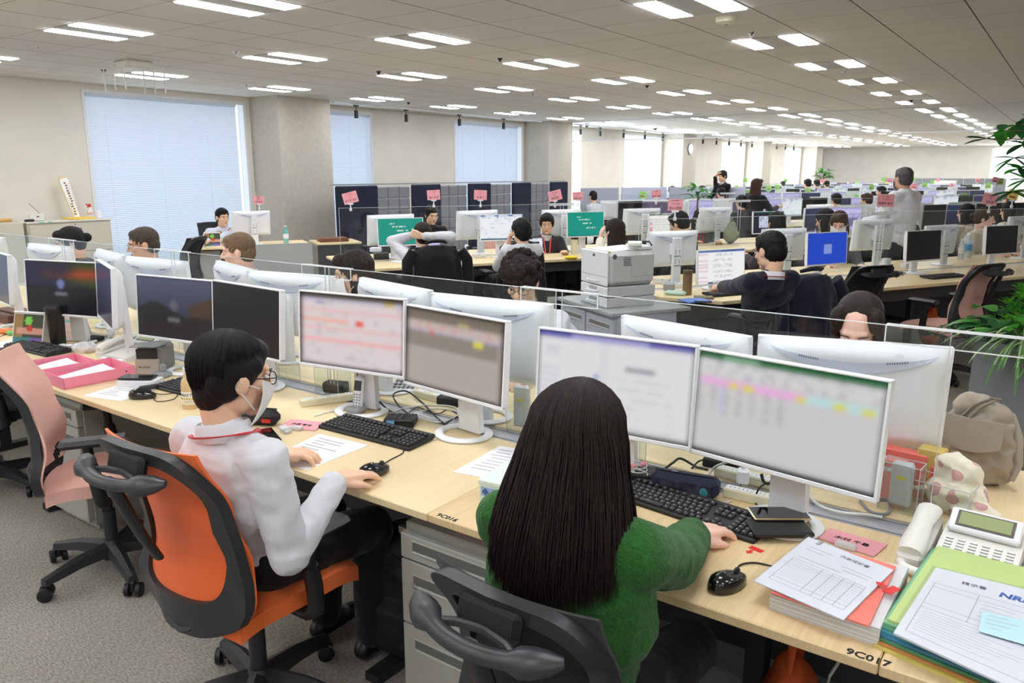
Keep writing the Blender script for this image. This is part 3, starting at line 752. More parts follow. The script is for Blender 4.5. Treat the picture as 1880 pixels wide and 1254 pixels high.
EYEW = M('eye_white', (232, 228, 224), .3); EYED = M('eye_dark', (22, 16, 14), .2); LIPS = M('lips', (186, 110, 100), .5); MASKW = M('mask_white', (232, 231, 232), .8)
def cloth(name, rgb, rough=.85, sc=700, sheen=.15, bs=.25): return M(name, rgb, rough, sheen=sheen, bump=(sc, bs, .001), spec=.25)
SHIRT = cloth('white_shirt', (210, 211, 215), .75); NAVY = cloth('navy_knit', (24, 26, 42)); BLKT = cloth('black_trousers', (20, 20, 22)); CREAMK = cloth('cream_knit', (226, 220, 204)); CHAR = cloth('charcoal_wool', (52, 52, 56)); LBLUE = cloth('pale_blue_shirt', (214, 222, 236), .75); BEIGE = cloth('beige_coat', (206, 192, 168)); GREYK = cloth('grey_knit', (96, 98, 102)); DKJ = cloth('black_jacket', (20, 20, 22))
GREENK = M('green_cardigan', (44, 94, 40), .95, sheen=.15, bump=(160, .8, .006), var=(150, .22), spec=.1)

def remesh(mb, vox, name, mats, smooth=3, fold=None, seed=0):
    me = mb.mesh('t', mats[:1]); o = link('t', me)
    r = o.modifiers.new('r', 'REMESH'); r.mode = 'VOXEL'; r.voxel_size = vox; r.use_smooth_shade = True
    if smooth: s_ = o.modifiers.new('s', 'SMOOTH'); s_.factor = .5; s_.iterations = smooth
    dg = bpy.context.evaluated_depsgraph_get(); out = bpy.data.meshes.new_from_object(o.evaluated_get(dg)); out.name = name
    bpy.data.objects.remove(o); bpy.data.meshes.remove(me)
    if fold:
        sc, amp = fold; off = V((seed * 3.7, seed * 1.3, seed)); nn = [v.normal.copy() for v in out.vertices]
        for v, n in zip(out.vertices, nn):
            p = v.co; q = V((p.x * sc[0], p.y * sc[1], p.z * sc[2])) + off
            a = mnoise.noise(q) + .5 * mnoise.noise(q * 2.1); a = -abs(a) * 1.6 + .5
            v.co = p + n * amp * a
    out.materials.clear()
    for m in mats: out.materials.append(m)
    out.polygons.foreach_set('use_smooth', [True] * len(out.polygons)); out.update(); return out
def ik(a, b, l1, l2, pole):
    a, b = V(a), V(b); d = b - a; D = min(d.length, (l1 + l2) * .998)
    if d.length > D: b = a + d.normalized() * D
    x = (l1 * l1 - l2 * l2 + D * D) / (2 * D); h = max(0, l1 * l1 - x * x) ** .5
    t = d.normalized(); p = V(pole); p = p - t * p.dot(t)
    if p.length < 1e-4: p = V((0, 0, -1)) - t * (-t.z)
    return a + t * x + p.normalized() * h, b
def hand(mb, wrist, d, n, thumb, curl=.45, sz=1.0, spread=.06, curls=None):
    """d finger direction, n back of the hand, thumb = +1/-1 side along d x n"""
    d = V(d).normalized(); n = V(n); n = (n - d * n.dot(d)).normalized(); x = d.cross(n) * thumb; w_ = V(wrist)
    P = lambda a, b, c: w_ + (x * a + d * b + n * c) * sz
    mb.cone(P(0, -.02, 0), .023 * sz, P(0, .015, 0), .024 * sz, 12, 3)
    for i, (xi, L_) in enumerate(((.031, .07), (.0105, .079), (-.0105, .073), (-.031, .056))):
        by = (.085, .09, .086, .077)[i]
        mb.cone(P(xi * .5, .012, 0), .017 * sz, P(xi, by, .002), .0115 * sz, 10, 3)
        mb.cone(P(xi * .55, .03, -.01), .013 * sz, P(xi * .95, by - .02, -.008), .011 * sz, 10, 3)
        c0 = curls[i] if curls else curl * (1, 1.05, 1.1, 1.2)[i]; p = P(xi, by, .002); an = -.05; sx = (1.3, .4, -.4, -1.3)[i] * spread
        for k, (f_, r0, r1) in enumerate(((.46, .0105, .0095), (.31, .0093, .0086), (.23, .0086, .0068))):
            an += c0 * (.8, 1.0, .7)[k]; v = (d * cos(an) - n * sin(an) + x * sx).normalized(); q = p + v * L_ * f_ * sz
            mb.cone(p, r0 * sz, q, r1 * sz, 10, 3); p = q
    mb.cone(P(.014, .012, -.006), .017 * sz, P(.038, .045, -.016), .0135 * sz, 10, 3)
    mb.cone(P(.038, .045, -.016), .0125 * sz, P(.046, .072, -.022), .0105 * sz, 10, 3)
    mb.cone(P(.046, .072, -.022), .0105 * sz, P(.045, .094, -.03), .0075 * sz, 10, 3)
def headframe(c, yaw, pitch, roll=0): return Mx.Translation(c) @ Euler((0, 0, yaw)).to_matrix().to_4x4() @ Euler((-pitch, 0, 0)).to_matrix().to_4x4() @ Euler((0, roll, 0)).to_matrix().to_4x4()
def head_prims(mb, F, s_=1.0):
    R = F.to_3x3(); p = lambda x, y, z: F @ V((x * s_, y * s_, z * s_)); r = lambda *a: tuple(q * s_ for q in a)
    E_ = lambda c, rr: mb.ell(p(*c), r(*rr), R, 16, 12)
    E_((0, -.012, .032), (.073, .092, .083)); E_((0, .016, -.034), (.058, .066, .074)); E_((0, .06, -.09), (.023, .024, .02))
    for q in (-1, 1):
        E_((q * .04, .0, -.06), (.021, .046, .034)); E_((q * .035, .055, -.02), (.024, .023, .021)); E_((q * .077, -.008, -.004), (.011, .021, .032)); E_((q * .012, .09, -.025), (.009, .011, .008))
    E_((0, .07, .03), (.05, .018, .013)); E_((0, .079, -.053), (.022, .012, .007)); E_((0, .077, -.066), (.02, .012, .008))
    mb.cone(p(0, .083, .014), .0085 * s_, p(0, .104, -.021), .0125 * s_, 10, 3)
def person(label, hip, yaw, head, hy=0, hp=0, hroll=0, sh=.45, top=SHIRT, bottom=BLKT, skin=SKIN, hair=('short', HBLK), wl=None, wr=None, dl=None, dr=None, nl=None, nr=None,
           vox=.007, sz=1.0, mask=False, glasses=False, lanyard=False, collar=None, stand=False, bulk=.012, fold=.005, polel=None, poler=None, group=None, curl=.5, face=True, seed=0, shoes=True, inner=None, curlsr=None, wshift=0, vest=None):
    yaw = rad(yaw); Rz = Mx.Rotation(yaw, 3, 'Z'); f = Rz @ V((0, 1, 0)); sx = Rz @ V((1, 0, 0)); up = V((0, 0, 1))
    hd = V(head); hip = hip or ((hd - f * .1).x, (hd - f * .1).y); hz = (.9 if stand else sh + .095); H = V((hip[0], hip[1], hz))
    F = headframe(hd, yaw + rad(hy), rad(hp), rad(hroll)); nk = F @ V((0, -.035, -.075)) * 1.0
    N_ = V((hd.x, hd.y, hd.z)) - f * .045 - up * .158 * sz
    r = thing('person', label, 'person', (H.x, H.y, 0), 0, group); inv = Mx.Translation((-H.x, -H.y, 0))
    C_ = H.lerp(N_, .56) - f * .012; sp = (N_ - H).normalized()
    sl, sr = N_ - sx * .158 * sz - sp * .045 + f * .0, N_ + sx * .158 * sz - sp * .045
    hl_, hr_ = H - sx * .085, H + sx * .085
    if stand: kl, kr, al, ar = H - sx * .09 - up * .42 + f * .02, H + sx * .09 - up * .42 + f * .02, V((H.x, H.y, .09)) - sx * .1 - f * .02, V((H.x, H.y, .09)) + sx * .1 - f * .02
    else: kl, kr = H - sx * .11 + f * .40 - up * .05, H + sx * .11 + f * .40 - up * .05; al, ar = V((kl.x, kl.y, .09)) - f * .03, V((kr.x, kr.y, .09)) - f * .03
    dfl = lambda s_: (H + sx * s_ * .17 + f * .33 + up * .18)
    wl = V(wl) if wl is not None else dfl(-1); wr = V(wr) if wr is not None else dfl(1)
    el, wl = ik(sl, wl, .275 * sz, .25 * sz, polel if polel else (-sx * .5 - up - f * .2)); er, wr = ik(sr, wr, .275 * sz, .25 * sz, poler if poler else (sx * .5 - up - f * .2))
    dl = V(dl) if dl else (wl - el); dr = V(dr) if dr else (wr - er); nl = nl or (0, 0, 1); nr = nr or (0, 0, 1)
    def torso(mb, g):
        R = Rz @ Euler((-math.atan2((N_ - H).dot(f), (N_ - H).z), 0, 0)).to_matrix()
        mb.ell(H + up * .02, (.155 * sz + g, .115 + g, .11), Rz); mb.ell(H.lerp(C_, .5) + up * .02, (.138 * sz + g, .105 + g, .15), R); mb.ell(C_, (.155 * sz + g, .112 + g, .17), R); mb.ell(C_.lerp(N_, .45) - f * .01, (.15 * sz + g, .1 + g, .13), R)
        mb.cone(sl, .05 + g, sr, .05 + g, 14, 4); mb.cone(C_.lerp(N_, .5), .07 + g, N_ - up * .012 - f * .006, .056 + g); mb.cone(C_ - sx * .09, .085 + g, sl + sx * .03 - sp * .03, .055 + g); mb.cone(C_ + sx * .09, .085 + g, sr - sx * .03 - sp * .03, .055 + g)
        mb.cone(sl + sx * .06, .045 + g * .7, N_ + up * .012, .05 + g * .7); mb.cone(sr - sx * .06, .045 + g * .7, N_ + up * .012, .05 + g * .7)
    def arm(mb, s_, e_, w_, g, short=1.0):
        mb.cone(s_, .052 + g, e_, .04 + g); mb.cone(e_, .041 + g, e_.lerp(w_, short), .024 + g * 1.35)
    def legs(mb, g):
        for h_, k_, a_ in ((hl_, kl, al), (hr_, kr, ar)): mb.cone(h_, .088 + g, k_, .058 + g); mb.cone(k_, .058 + g, a_, .042 + g)
    mb = MB(); torso(mb, 0); arm(mb, sl, el, wl, 0); arm(mb, sr, er, wr, 0); legs(mb, 0)
    mb.cone(N_ + up * .005, .05, nk, .053); head_prims(mb, F, sz if sz < 1 else 1)
    hand(mb, wl, dl, nl, -1 if True else 1, curl); hand(mb, wr, dr, nr, 1, curl, curls=curlsr)
    me = remesh(mb, vox, 'body', [skin], 2); me.transform(inv); link('body', me, r)
    mb = MB(); torso(mb, bulk); sc = .93; arm(mb, sl, el, wl, bulk, sc); arm(mb, sr, er, wr, bulk, sc)
    vc = max(vox, .006)
    me = remesh(mb, vc, 'top', [top], 2, ((9, 9, 13), fold), seed); me.transform(inv); link('jacket' if top in (NAVY, CHAR, DKJ, GREYK, BEIGE) else 'cardigan' if top is GREENK else 'shirt', me, r)
    mb = MB(); mb.ell(H, (.16 * sz + .01, .12, .12), Rz); legs(mb, .012)
    me = remesh(mb, max(vc, .009), 'trousers', [bottom], 2, ((10, 10, 10), .004), seed); me.transform(inv); link('trousers', me, r)
    if shoes:
        for a_ in (al, ar):
            mb = MB(); mb.cone(a_ - up * .045 - f * .035, .036, a_ - up * .05 + f * .13, .033); mb.cone(a_, .046, a_ - up * .04 + f * .06, .042)
            me = remesh(mb, .009, 'shoe', [M('shoe_leather', (20, 19, 19), .4)], 2); me.transform(inv); link('shoe', me, r)
    def sub(name, mb, mats, sm=True, parent=None):
        me = mb.mesh(name, mats if isinstance(mats, list) else [mats], sm); me.transform(inv); return link(name, me, parent or r)
    if collar is not None:
        n0 = N_ + up * .012; ax = (nk - n0).normalized(); a = ax.orthogonal().normalized(); b = ax.cross(a); mb = MB(); rs = []
        a = (f - ax * f.dot(ax)).normalized(); b = ax.cross(a)
        for R_, z, ft in ((.078, -.012, -.03), (.074, .03, -.012), (.068, .036, -.012), (.066, .0, -.02)):
            rs.append([n0 + ax * (z + ft * (.5 + .5 * cos(2 * pi * j / 28))) + a * R_ * cos(2 * pi * j / 28) + b * R_ * .93 * sin(2 * pi * j / 28) for j in range(28)])
        sub('collar', mb.rings(rs, closed=True), collar)
    if lanyard:
        mb = MB(); chest = C_ + f * (.13 + bulk); pts = []
        for s_ in (-1, 1):
            n0 = N_ + up * .014; ax = (nk - n0).normalized(); a = (f - ax * f.dot(ax)).normalized(); b = ax.cross(a); P = [chest - up * .14, chest - up * .04 + sx * s_ * .02]
            for k in range(9):
                t_ = rad(30 + 150 * k / 8); P.append(n0 + ax * (.006 - .022 * (.5 + .5 * cos(t_))) + a * .09 * cos(t_) - b * s_ * .086 * sin(t_))
            mb.tube(P, .008, 6, .3, up=tuple(f * .6 + up))
        sub('lanyard', mb, lanyard if lanyard is not True else RED)
    p = lambda x, y, z: F @ V((x, y, z)); R = F.to_3x3()
    # hair
    st, hm = hair; mb = MB(); E_ = lambda c, rr: mb.ell(p(*c), rr, R, 18, 12)
    if st != 'none':
        E_((0, -.022, .045), (.083, .1, .085)) if st != 'part' else E_((0, -.036, .05), (.084, .094, .083)); E_((0, -.05, .0), (.076, .066, .085))
        if st != 'crop':
            for q in (-1, 1): E_((q * .066, -.012, .022), (.02, .05, .05))
        if st in ('short', 'curly', 'long', 'bob', 'bun', 'side'): E_((.01, .05, .082), (.062, .042, .036))
        if st == 'crop': E_((0, .035, .085), (.058, .04, .03))
        if st == 'thick':
            for q in (-1, 1): E_((q * .056, -.045, .0), (.024, .055, .062)); E_((q * .062, .018, .04), (.018, .036, .03))
            E_((0, -.062, -.03), (.066, .046, .07)); E_((0, .048, .075), (.058, .036, .034))
        if st == 'part':
            for q in (-1, 1): E_((q * .064, .028, .062), (.03, .042, .05)); E_((q * .076, .022, .0), (.016, .035, .07))
        if st == 'curly':
            for k in range(46):
                a = k * 2.4; z = .02 + .11 * ((k * 37) % 46) / 46; rr = .09 * math.sqrt(max(.05, 1 - ((z - .045) / .1) ** 2)); E_((rr * cos(a), -.022 + rr * 1.12 * sin(a), z), (.022, .022, .02))
        if st in ('long', 'bob', 'part'):
            zz = -.15 if st == 'bob' else -.32; rows = []
            for i in range(9):
                t_ = i / 8; z = .03 + (zz - .03) * t_; wd = .082 + .022 * sin(t_ * pi * .8); dp = .062 - .02 * t_
                c = p(0, -.04, 0); world_down = V((0, 0, -1)); cc = p(0, -.042, .03) + (R @ V((0, 0, z - .03))) * (1 - t_ * .5) + world_down * (.03 - z) * t_ * .5 - f * .012 * t_
                rows.append([cc + (R @ V((1, 0, 0))) * wd * cos(2 * pi * j / 22) + (R @ V((0, 1, 0))) * (dp * sin(2 * pi * j / 22) + (.02 if sin(2 * pi * j / 22) > 0 else 0)) for j in range(22)])
            mb.rings(rows)
        if st == 'bun': E_((0, -.13, .01), (.036, .034, .034))
        me = remesh(mb, max(vox * .8, .0045), 'hair', [hm], 9 if vox < .004 else 2, ((85, 85, 16), .0015 if vox < .004 or st == 'part' else .006 if st != 'curly' else .009), seed); me.transform(inv); link('hair', me, r)
    if face and vox < .009:
        for q in (-1, 1):
            e = sub('eye', MB().ell(p(q * .031, .0765, .006), (.0135, .008, .0065), R, 12, 8), EYEW)
            sub('iris', MB().ell(p(q * .031, .0825, .006), (.0062, .0035, .006), R, 10, 6), EYED, True, e)
            sub('eyebrow', MB().tube([p(q * .016, .088, .024), p(q * .032, .089, .029), p(q * .048, .079, .026)], .0035, 6, .5), hm if st != 'none' else HBLK)
        if not mask: sub('lips', MB().ell(p(0, .0865, -.058), (.021, .006, .0065), R, 12, 6), LIPS)
    if mask:
        def mf(u, v):
            x = (u - .5) * .15; z = -.012 - .092 * v + .018 * (abs(2 * u - 1) ** 2) * (.5 - v) * 2; a = (2 * u - 1)
            return p(x * .98, .106 - .05 * a * a - .01 * (2 * v - 1) ** 2 - .02 * v * v + .017 * math.exp(-(x / .022) ** 2) * (1 - v), z)
        mk = sub('face_mask', MB().grid(mf, 16, 10, tuple(R @ V((0, .003, 0)))), MASKW)
        for q in (-1, 1):
            sub('mask_loop', MB().tube([p(q * .066, .045, -.02), p(q * .082, .0, -.005), p(q * .086, -.02, .005), p(q * .083, -.026, -.015), p(q * .08, 0, -.04), p(q * .062, .04, -.08)], .002, 5), MASKW, True, mk)
    if glasses:
        g = MB()
        for q in (-1, 1):
            g.tube([p(q * .033 + .024 * cos(t_), .096, .004 + .018 * sin(t_)) for t_ in [2 * pi * k / 16 for k in range(16)]], .0016, 5, closed=True, up=tuple(R @ V((0, 1, 0))))
            g.tube([p(q * .057, .094, .008), p(q * .076, .06, .01), p(q * .081, -.01, .008)], .0017, 5)
        g.tube([p(-.01, .098, .006), p(.01, .098, .006)], .0015, 5)
        sub('glasses', g, glasses if glasses is not True else BLACK)
    return r, dict(F=F, N=N_, el=el, er=er, wl=wl, wr=wr, inv=inv, f=f, sx=sx, H=H, C=C_)

def strands(name, parent, inv, mat, paths, r0):
    cu = bpy.data.curves.new(name, 'CURVE'); cu.dimensions = '3D'; cu.bevel_depth = r0; cu.bevel_resolution = 0; cu.use_fill_caps = False; cu.resolution_u = 1
    for P in paths:
        s_ = cu.splines.new('POLY'); s_.points.add(len(P) - 1)
        for i, q in enumerate(P):
            q = inv @ q; s_.points[i].co = (q.x, q.y, q.z, 1); s_.points[i].radius = 1 if i < len(P) - 2 else (.6 if i < len(P) - 1 else .2)
    t = bpy.data.objects.new('t', cu); COL.objects.link(t); dg = bpy.context.evaluated_depsgraph_get(); me = bpy.data.meshes.new_from_object(t.evaluated_get(dg)); bpy.data.objects.remove(t); bpy.data.curves.remove(cu)
    me.materials.clear(); me.materials.append(mat); o = link(name, me, parent); o['kind'] = 'stuff'; return o

# --- the man in the orange chair
mw = T(616, 882, .772); mouse_t = T(694, 860, .752)
r, J = person('man in white shirt and face mask working in the orange chair', (-1.9, 1.3), 2, (-1.82, 1.23, 1.10), hy=-16, hp=10, sh=.43, hair=('thick', HBLK), top=SHIRT, mask=True, glasses=True, lanyard=RED, collar=SHIRT,
    wr=mw, dr=mouse_t - mw, wl=(-1.98, 1.47, .765), dl=(.5, .8, -.1), vox=.0034, curlsr=[.28, .25, .3, .4], fold=.007, seed=3, poler=(.2, -.5, -1))
MAN = r
rnd = random.Random(4); F = J['F']; paths = []
for k in range(1700):
    a = rnd.uniform(0, 2 * pi); cx, cy = cos(a), sin(a); fr = max(0, cy)
    top_ = V((.012 * cx - .012, -.03 + .012 * cy, .13)); ln = rnd.uniform(.5, 1.0); t0 = rnd.uniform(0, .75); P = []
    end = (1.5 - .55 * max(0, cy) ** 1.2) if cy > -.35 else 2.3
    for i in range(8):
        t_ = (t0 + (end - t0) * i / 7 * ln) ; th = min(t_, 2.3) 
        rx, ry, rz = .0885, .106, .089; jit = 1 + .02 * sin(k * 1.7 + i)
        q = V((rx * sin(th) * cx * jit, -.024 + ry * sin(th) * cy * jit, .043 + rz * cos(th)))
        if th > 1.6: q.z -= (th - 1.6) * .045; q.x *= 1 - (th - 1.6) * .02
        P.append(F @ q)
    paths.append(P)
strands('hair_lock', MAN, J['inv'], HBLK, paths, .0013)
# --- the woman in green
gw = T(1268, 985, .757); gt = T(1315, 968, .75); lw = T(1150, 925, .757); lt = T(1158, 893, .75)
r, J = person('woman with long dark hair in a fuzzy green cardigan typing', (-.76, 1.3), 2, (-.765, 1.305, 1.11), hy=0, hp=12, sh=.42, hair=('thick', HBRN), top=GREENK, skin=SKIN2, glasses=M('glasses_tortoise', (90, 60, 40), .3),
    wr=gw, dr=gt - gw, wl=lw, dl=lt - lw, vox=.0034, bulk=.02, fold=.007, seed=8, curl=.4, poler=(.5, -.1, -.9), polel=(-.25, -.2, -1), sz=.93)
WOM = r; rnd = random.Random(9); F = J['F']; paths = []
for k in range(3400):
    a = rnd.uniform(pi * .93, pi * 2.07) if k % 5 else rnd.uniform(pi * .75, pi * 2.25)
    cx, cy = cos(a), sin(a); P = []; part = V((.006 + rnd.uniform(-.004, .004), rnd.uniform(-.06, .05), 0)); rr = rnd.uniform(.9, 1.06)
    L_ = rnd.uniform(.14, .25) if cy < .1 else rnd.uniform(.1, .2)
    L_ *= (1 - .18 * abs(cx)); t0 = rnd.uniform(0, .3)
    for i in range(6):
        th = t0 + (pi / 2 - t0) * i / 5; q = V((.091 * sin(th) * cx * rr, -.02 + .108 * sin(th) * cy * rr, .04 + .094 * cos(th)))
        q.x = q.x * sin(th) ** .2 + part.x * (1 - sin(th)); P.append(F @ q)
    e = P[-1]; out = (P[-1] - (F @ V((0, -.02, .04)))); out.z = 0; out.normalize(); wv = rnd.uniform(0, 6)
    for i in range(1, 10):
        t_ = i / 9; sp_ = .035 * sin(t_ * 1.9) * (1 if cy < 0 else .3)
        q = e + V((0, 0, -1)) * (.11 + L_) * t_ + out * sp_ + V((0, -1, 0)) * (.05 * t_ ** 1.5 if cy < .2 else 0) + V((1, 0, 0)) * (.028 * t_ * t_ * cx + .004 * sin(wv + t_ * 4))
        P.append(q)
    paths.append(P)
strands('hair_lock', WOM, J['inv'], HBRN, paths, .0016)
P = [J['inv'] @ (F @ V((.006 + .002 * sin(k), .045 - .016 * k, .0385 + .0955 * math.sqrt(1 - ((.065 - .016 * k) / .109) ** 2)))) for k in range(6)]
ob('hair_parting', MB().tube(P, .0022, 5, .5), M('scalp', (150, 112, 92), .6), WOM)
# ------------------------------------------------------------------ the slanted desk islands behind
A60 = rad(60)
def IS(s, v, z=0): return V((s * .5 - v * .8660254, s * .8660254 + v * .5, z))
FELT = M('felt_grey', (150, 152, 160), .95, var=(40, .05)); PANELG = M('desk_panel_grey', (172, 174, 170), .6); PANELD = M('desk_panel_dark', (66, 66, 64), .6)
def island(label, s0, s1, v0, depth=1.4, pitch=1.15, acr=True, cut=0, single=False, n=None):
    t = thing('desk_island', label, 'desk', IS(0, 0), A60)
    n = max(1, round((s1 - s0) / pitch)); st = (s1 - s0) / n; vm = v0 + depth / 2
    for i in range(n):
        a, b = s0 + st * i + .001, s0 + st * (i + 1) - .001
        for (q0, q1) in (((v0, v0 + depth),) if single else ((v0, vm - .05), (vm + .05, v0 + depth))):
            poly = [(a, q0), (b, q0), (b, q1), (a, q1)]
            if i == 0 and q0 == v0 and cut: poly[0] = (a + cut, q0); poly.append((a, q0 + cut * 1.2)); poly = [poly[0], poly[1], poly[2], poly[3], poly[4]]
            ob('tabletop', MB().prism(poly, DZ - .025, DZ), WOODA, t, False)
        if i % 2 == 0: ob('leg', MB().box((a + .3, vm, .35), (.06, depth * .8, .03)).box((a + .3, vm - depth * .32, .35), (.05, .05, .69)).box((a + .3, vm + depth * .32, .35), (.05, .05, .69)), DARK, t, False)
    if not single:
        ob('cable_duct', MB().box(((s0 + s1) / 2, vm, DZ - .03), (s1 - s0, .1, .05)), DUCT, t, False)
        ob('modesty_panel', MB().box(((s0 + s1) / 2, vm, .42), (s1 - s0, .02, .45)).box(((s0 + s1) / 2, v0 + .1, DZ - .085), (s1 - s0, .015, .11)), PANELD, t, False)
    if acr:
        t2 = thing('acrylic_screen', 'clear acrylic screen on the ' + label.replace('maple-topped ', ''), 'screen', IS(0, 0), A60)
        m = max(1, n // 2); w2 = (s1 - s0) / m
        for i in range(m):
            a, b = s0 + w2 * i + .02, s0 + w2 * (i + 1) - .02
            p = ob('clear_panel', MB().box(((a + b) / 2, vm, (DZ + .04 + 1.28) / 2), (b - a, .005, 1.28 - DZ - .04)), ACR, t2, False)
            ob('polished_edge', MB().box(((a + b) / 2, vm, 1.281), (b - a, .006, .003)).box((a, vm, 1.02), (.003, .006, .52)).box((b, vm, 1.02), (.003, .006, .52)), ACE, p, False)
        if v0 < 12:
            for i in range(1, m + (0 if v0 > 8 else 0)):
                ob('connector_bar', MB().box((s0 + w2 * i, vm, 1.275), (.34, .012, .03), 0), milky('connector_clear', (240, 244, 246), .45), t2, False)
    return t
island('maple-topped desk island behind the printer, running toward the planter', 3.42, 11.47, 4.48, cut=.3)
island('maple-topped desk island behind the blond man, by the quilted booth', 1.7, 12.2, 7.44)
island('maple-topped desk island two rows beyond the printer', 6.9, 16.1, 10.4)
island('maple-topped desk island three rows beyond the printer', 12.0, 20.6, 13.36)
island('maple-topped desk island four rows beyond the printer', 11.4, 24.0, 16.3)
island('maple-topped desk island five rows beyond the printer', 16.4, 29.0, 19.3)
island('maple-topped desk island six rows beyond the printer', 21.6, 30.2, 22.3, acr=False)
island('maple-topped desk island in the farthest row', 26.8, 29.0, 25.2, acr=False)
def near_mon(label, s, v, a, zc, fn, W_=.475, **k):
    p = IS(s, v); return monitor(label, (p.x, p.y, DZ), rad(a), fn, zc=zc, W_=W_, H_=W_ * .594, group='monitors on the slanted islands', stand='foot', nu=40, nv=26, fine=True, **k)
near_mon('white monitor with a page of plain code before the man in the navy jumper', 4.07, 4.98, 61, .185, s_code)
near_mon('white monitor with a bright blue screen beside the navy jacket', 5.21, 5.0, 62, .283, s_blue)
near_mon('white monitor with a black screen behind the black mesh chair', 6.4, 5.0, 62, .263, None)
near_mon('white monitor with a black screen behind the far salmon chair', 7.52, 5.02, 60, .275, None)
near_mon('white monitor with a teal slide in front of the person stretching', 2.3, 7.92, 57, .316, s_teal, .485)
near_mon('white monitor with a white web page beside the man in the padded vest', 3.45, 7.93, 52, .326, s_white, .485)
near_mon('white monitor with a teal slide before the long-haired woman in cream', 4.49, 7.9, 60, .335, s_teal, .485)
near_mon('white monitor with a pinkish page before the man with a striped lanyard', 5.5, 7.75, 60, .303, s_pink, .485)
near_mon('white monitor with a dark video-call screen framed in green', 7.2, 7.9, 56, .285, s_slides, .485)
def back_mon(label, s, v, a, zc=.3, W_=.50):
    p = IS(s, v); return monitor(label, (p.x, p.y, DZ), rad(a), s_white, zc=zc, W_=W_, H_=W_ * .594, group='rear covers of monitors on the slanted islands', stand='slab', nu=8, nv=6)
back_mon('white monitor back with slotted stand just behind the printer', 3.95, 5.42, 240, .292)
back_mon('white monitor back behind the man in the navy jumper', 5.2, 5.45, 238, .275)
back_mon('white monitor back with a hanging white cable by the masked woman', 6.35, 5.47, 237, .325)
back_mon('white monitor back behind the black screen of the far seats', 7.25, 5.42, 243, .25)
back_mon('white monitor back by the black bag at the far right desk', 8.55, 5.45, 245, .31)
back_mon('white monitor back behind the first teal slide', 2.34, 8.36, 250, .305, .555)
back_mon('white monitor back behind the white web page', 3.36, 8.36, 252, .33, .555)
back_mon('white monitor back behind the second teal slide', 4.45, 8.36, 246, .32, .555)
back_mon('white monitor back left of the pinkish page', 5.6, 8.36, 242, .31, .555)
back_mon('white monitor back beside the video-call screen', 6.75, 8.36, 246, .303, .555)
back_mon('white monitor back by the woman in grey knitwear', 8.6, 8.36, 246, .31, .555)
# far rows: one monitor built once for each look, then copied
FARW, FARH = .54, .32
def far_kind(fn, back):
    r = thing('computer_monitor', '', 'monitor', (0, 0, 0), 0, 'monitors in the far desk rows')
    mb = MB().mat(0); mb.box((0, .004, .3), (FARW, .022, FARH)).box((0, .03, .3), (FARW - .14, .035, FARH - .1)); ob('casing', mb, WHITE if not (fn is None and not back) else DARK, r, False)
    s_ = screen('screen', FARW - .02, FARH - .02, fn, r, -.0085, .3, 16, 10)
    ob('stand', MB().box((0, .045, .15), (.08, .03, .3)).lathe([(.1, 0), (.1, .012), (.02, .013)], 16, (0, .03, 0)), WHITE if back or fn else DARK, r, False)
    return r
protos = {'off': None, 'lil': s_lilac, 'wht': s_white, 'plm': s_plum, 'ngt': s_night}
desc = {'off': 'dark-screened black monitor', 'lil': 'monitor glowing lilac', 'wht': 'white-framed monitor with a bright page', 'plm': 'monitor with a dim plum screen', 'ngt': 'monitor with a deep blue screen'}
PR = {}
rnd = random.Random(11)
rows = [(10.4, 7.3, 16, 'second'), (13.36, 12.4, 20.4, 'third'), (16.3, 11.8, 24, 'fourth'), (19.3, 16.8, 29, 'fifth'), (22.3, 22, 29.9, 'sixth'), (25.2, 27.2, 28.7, 'last')]
rows = [(7.44, 8.3, 12.2, 'first')] + rows
for (v0, sa, sb, rn) in rows:
    for side in (0, 1):
        s_ = sa; cnt = 0
        while s_ < sb:
            for q in ((-.27, .27) if rnd.random() < .62 else (0,)):
                if v0 < 8 and side == 1 and s_ < 9: continue
                kd = rnd.choice(['off', 'off', 'lil', 'lil', 'wht', 'wht', 'plm', 'ngt']) if side == 0 else rnd.choice(['wht', 'wht', 'wht', 'off'])
                key = (kd, side); cnt += 1
                p = IS(s_ + q + rnd.uniform(-.03, .03), v0 + (.45 if side == 0 else .95), DZ); rz = A60 + (pi if side else 0) + rnd.uniform(-.12, .12) - (.15 * q / .27 if len(str(q)) > 1 else 0)
                if key not in PR: PR[key] = m_ = far_kind(protos[kd], side == 1)
                else: m_ = dup(PR[key])
                m_.location = p; m_.rotation_euler = (0, 0, rz)
                m_['label'] = '%s, %s along the %s side of the %s distant island' % (desc[kd] if side == 0 else ('white monitor seen from behind' if kd != 'off' else 'black monitor seen from behind'), nth(cnt), 'near' if side == 0 else 'rear', rn)
            s_ += 1.15

# ------------------------------------------------------------------ chairs at the islands
def isl_chair(label, s, v, fab, fm, rot=0, **k):
    p = IS(s, v); return chair(label, fab, fm, (p.x, p.y, 0), A60 + rad(rot), **k)
c1 = isl_chair('empty see-through black mesh chair beside the navy jacket', 4.87, 4.45, BLKF, GRM, -4, frame=BLACK)
c2 = isl_chair('empty salmon-pink chair at the desk behind the planter', 5.72, 4.17, PINKF, PKM, 4)
c3 = isl_chair('black chair wearing a navy jacket under the man in the navy jumper', 3.93, 4.2, BLKF, BKM, 6, hanger=False)
c5 = isl_chair('black chair under the person stretching their arms', 2.37, 7.2, BLKF, BKM, -4, hanger=False)
c6 = isl_chair('black chair under the man facing a white web page', 3.28, 7.3, BLKF, BKM, 0, hanger=False)
c7 = isl_chair('black chair under the long-haired woman in cream', 4.5, 6.95, BLKF, BKM, 0, hanger=False)
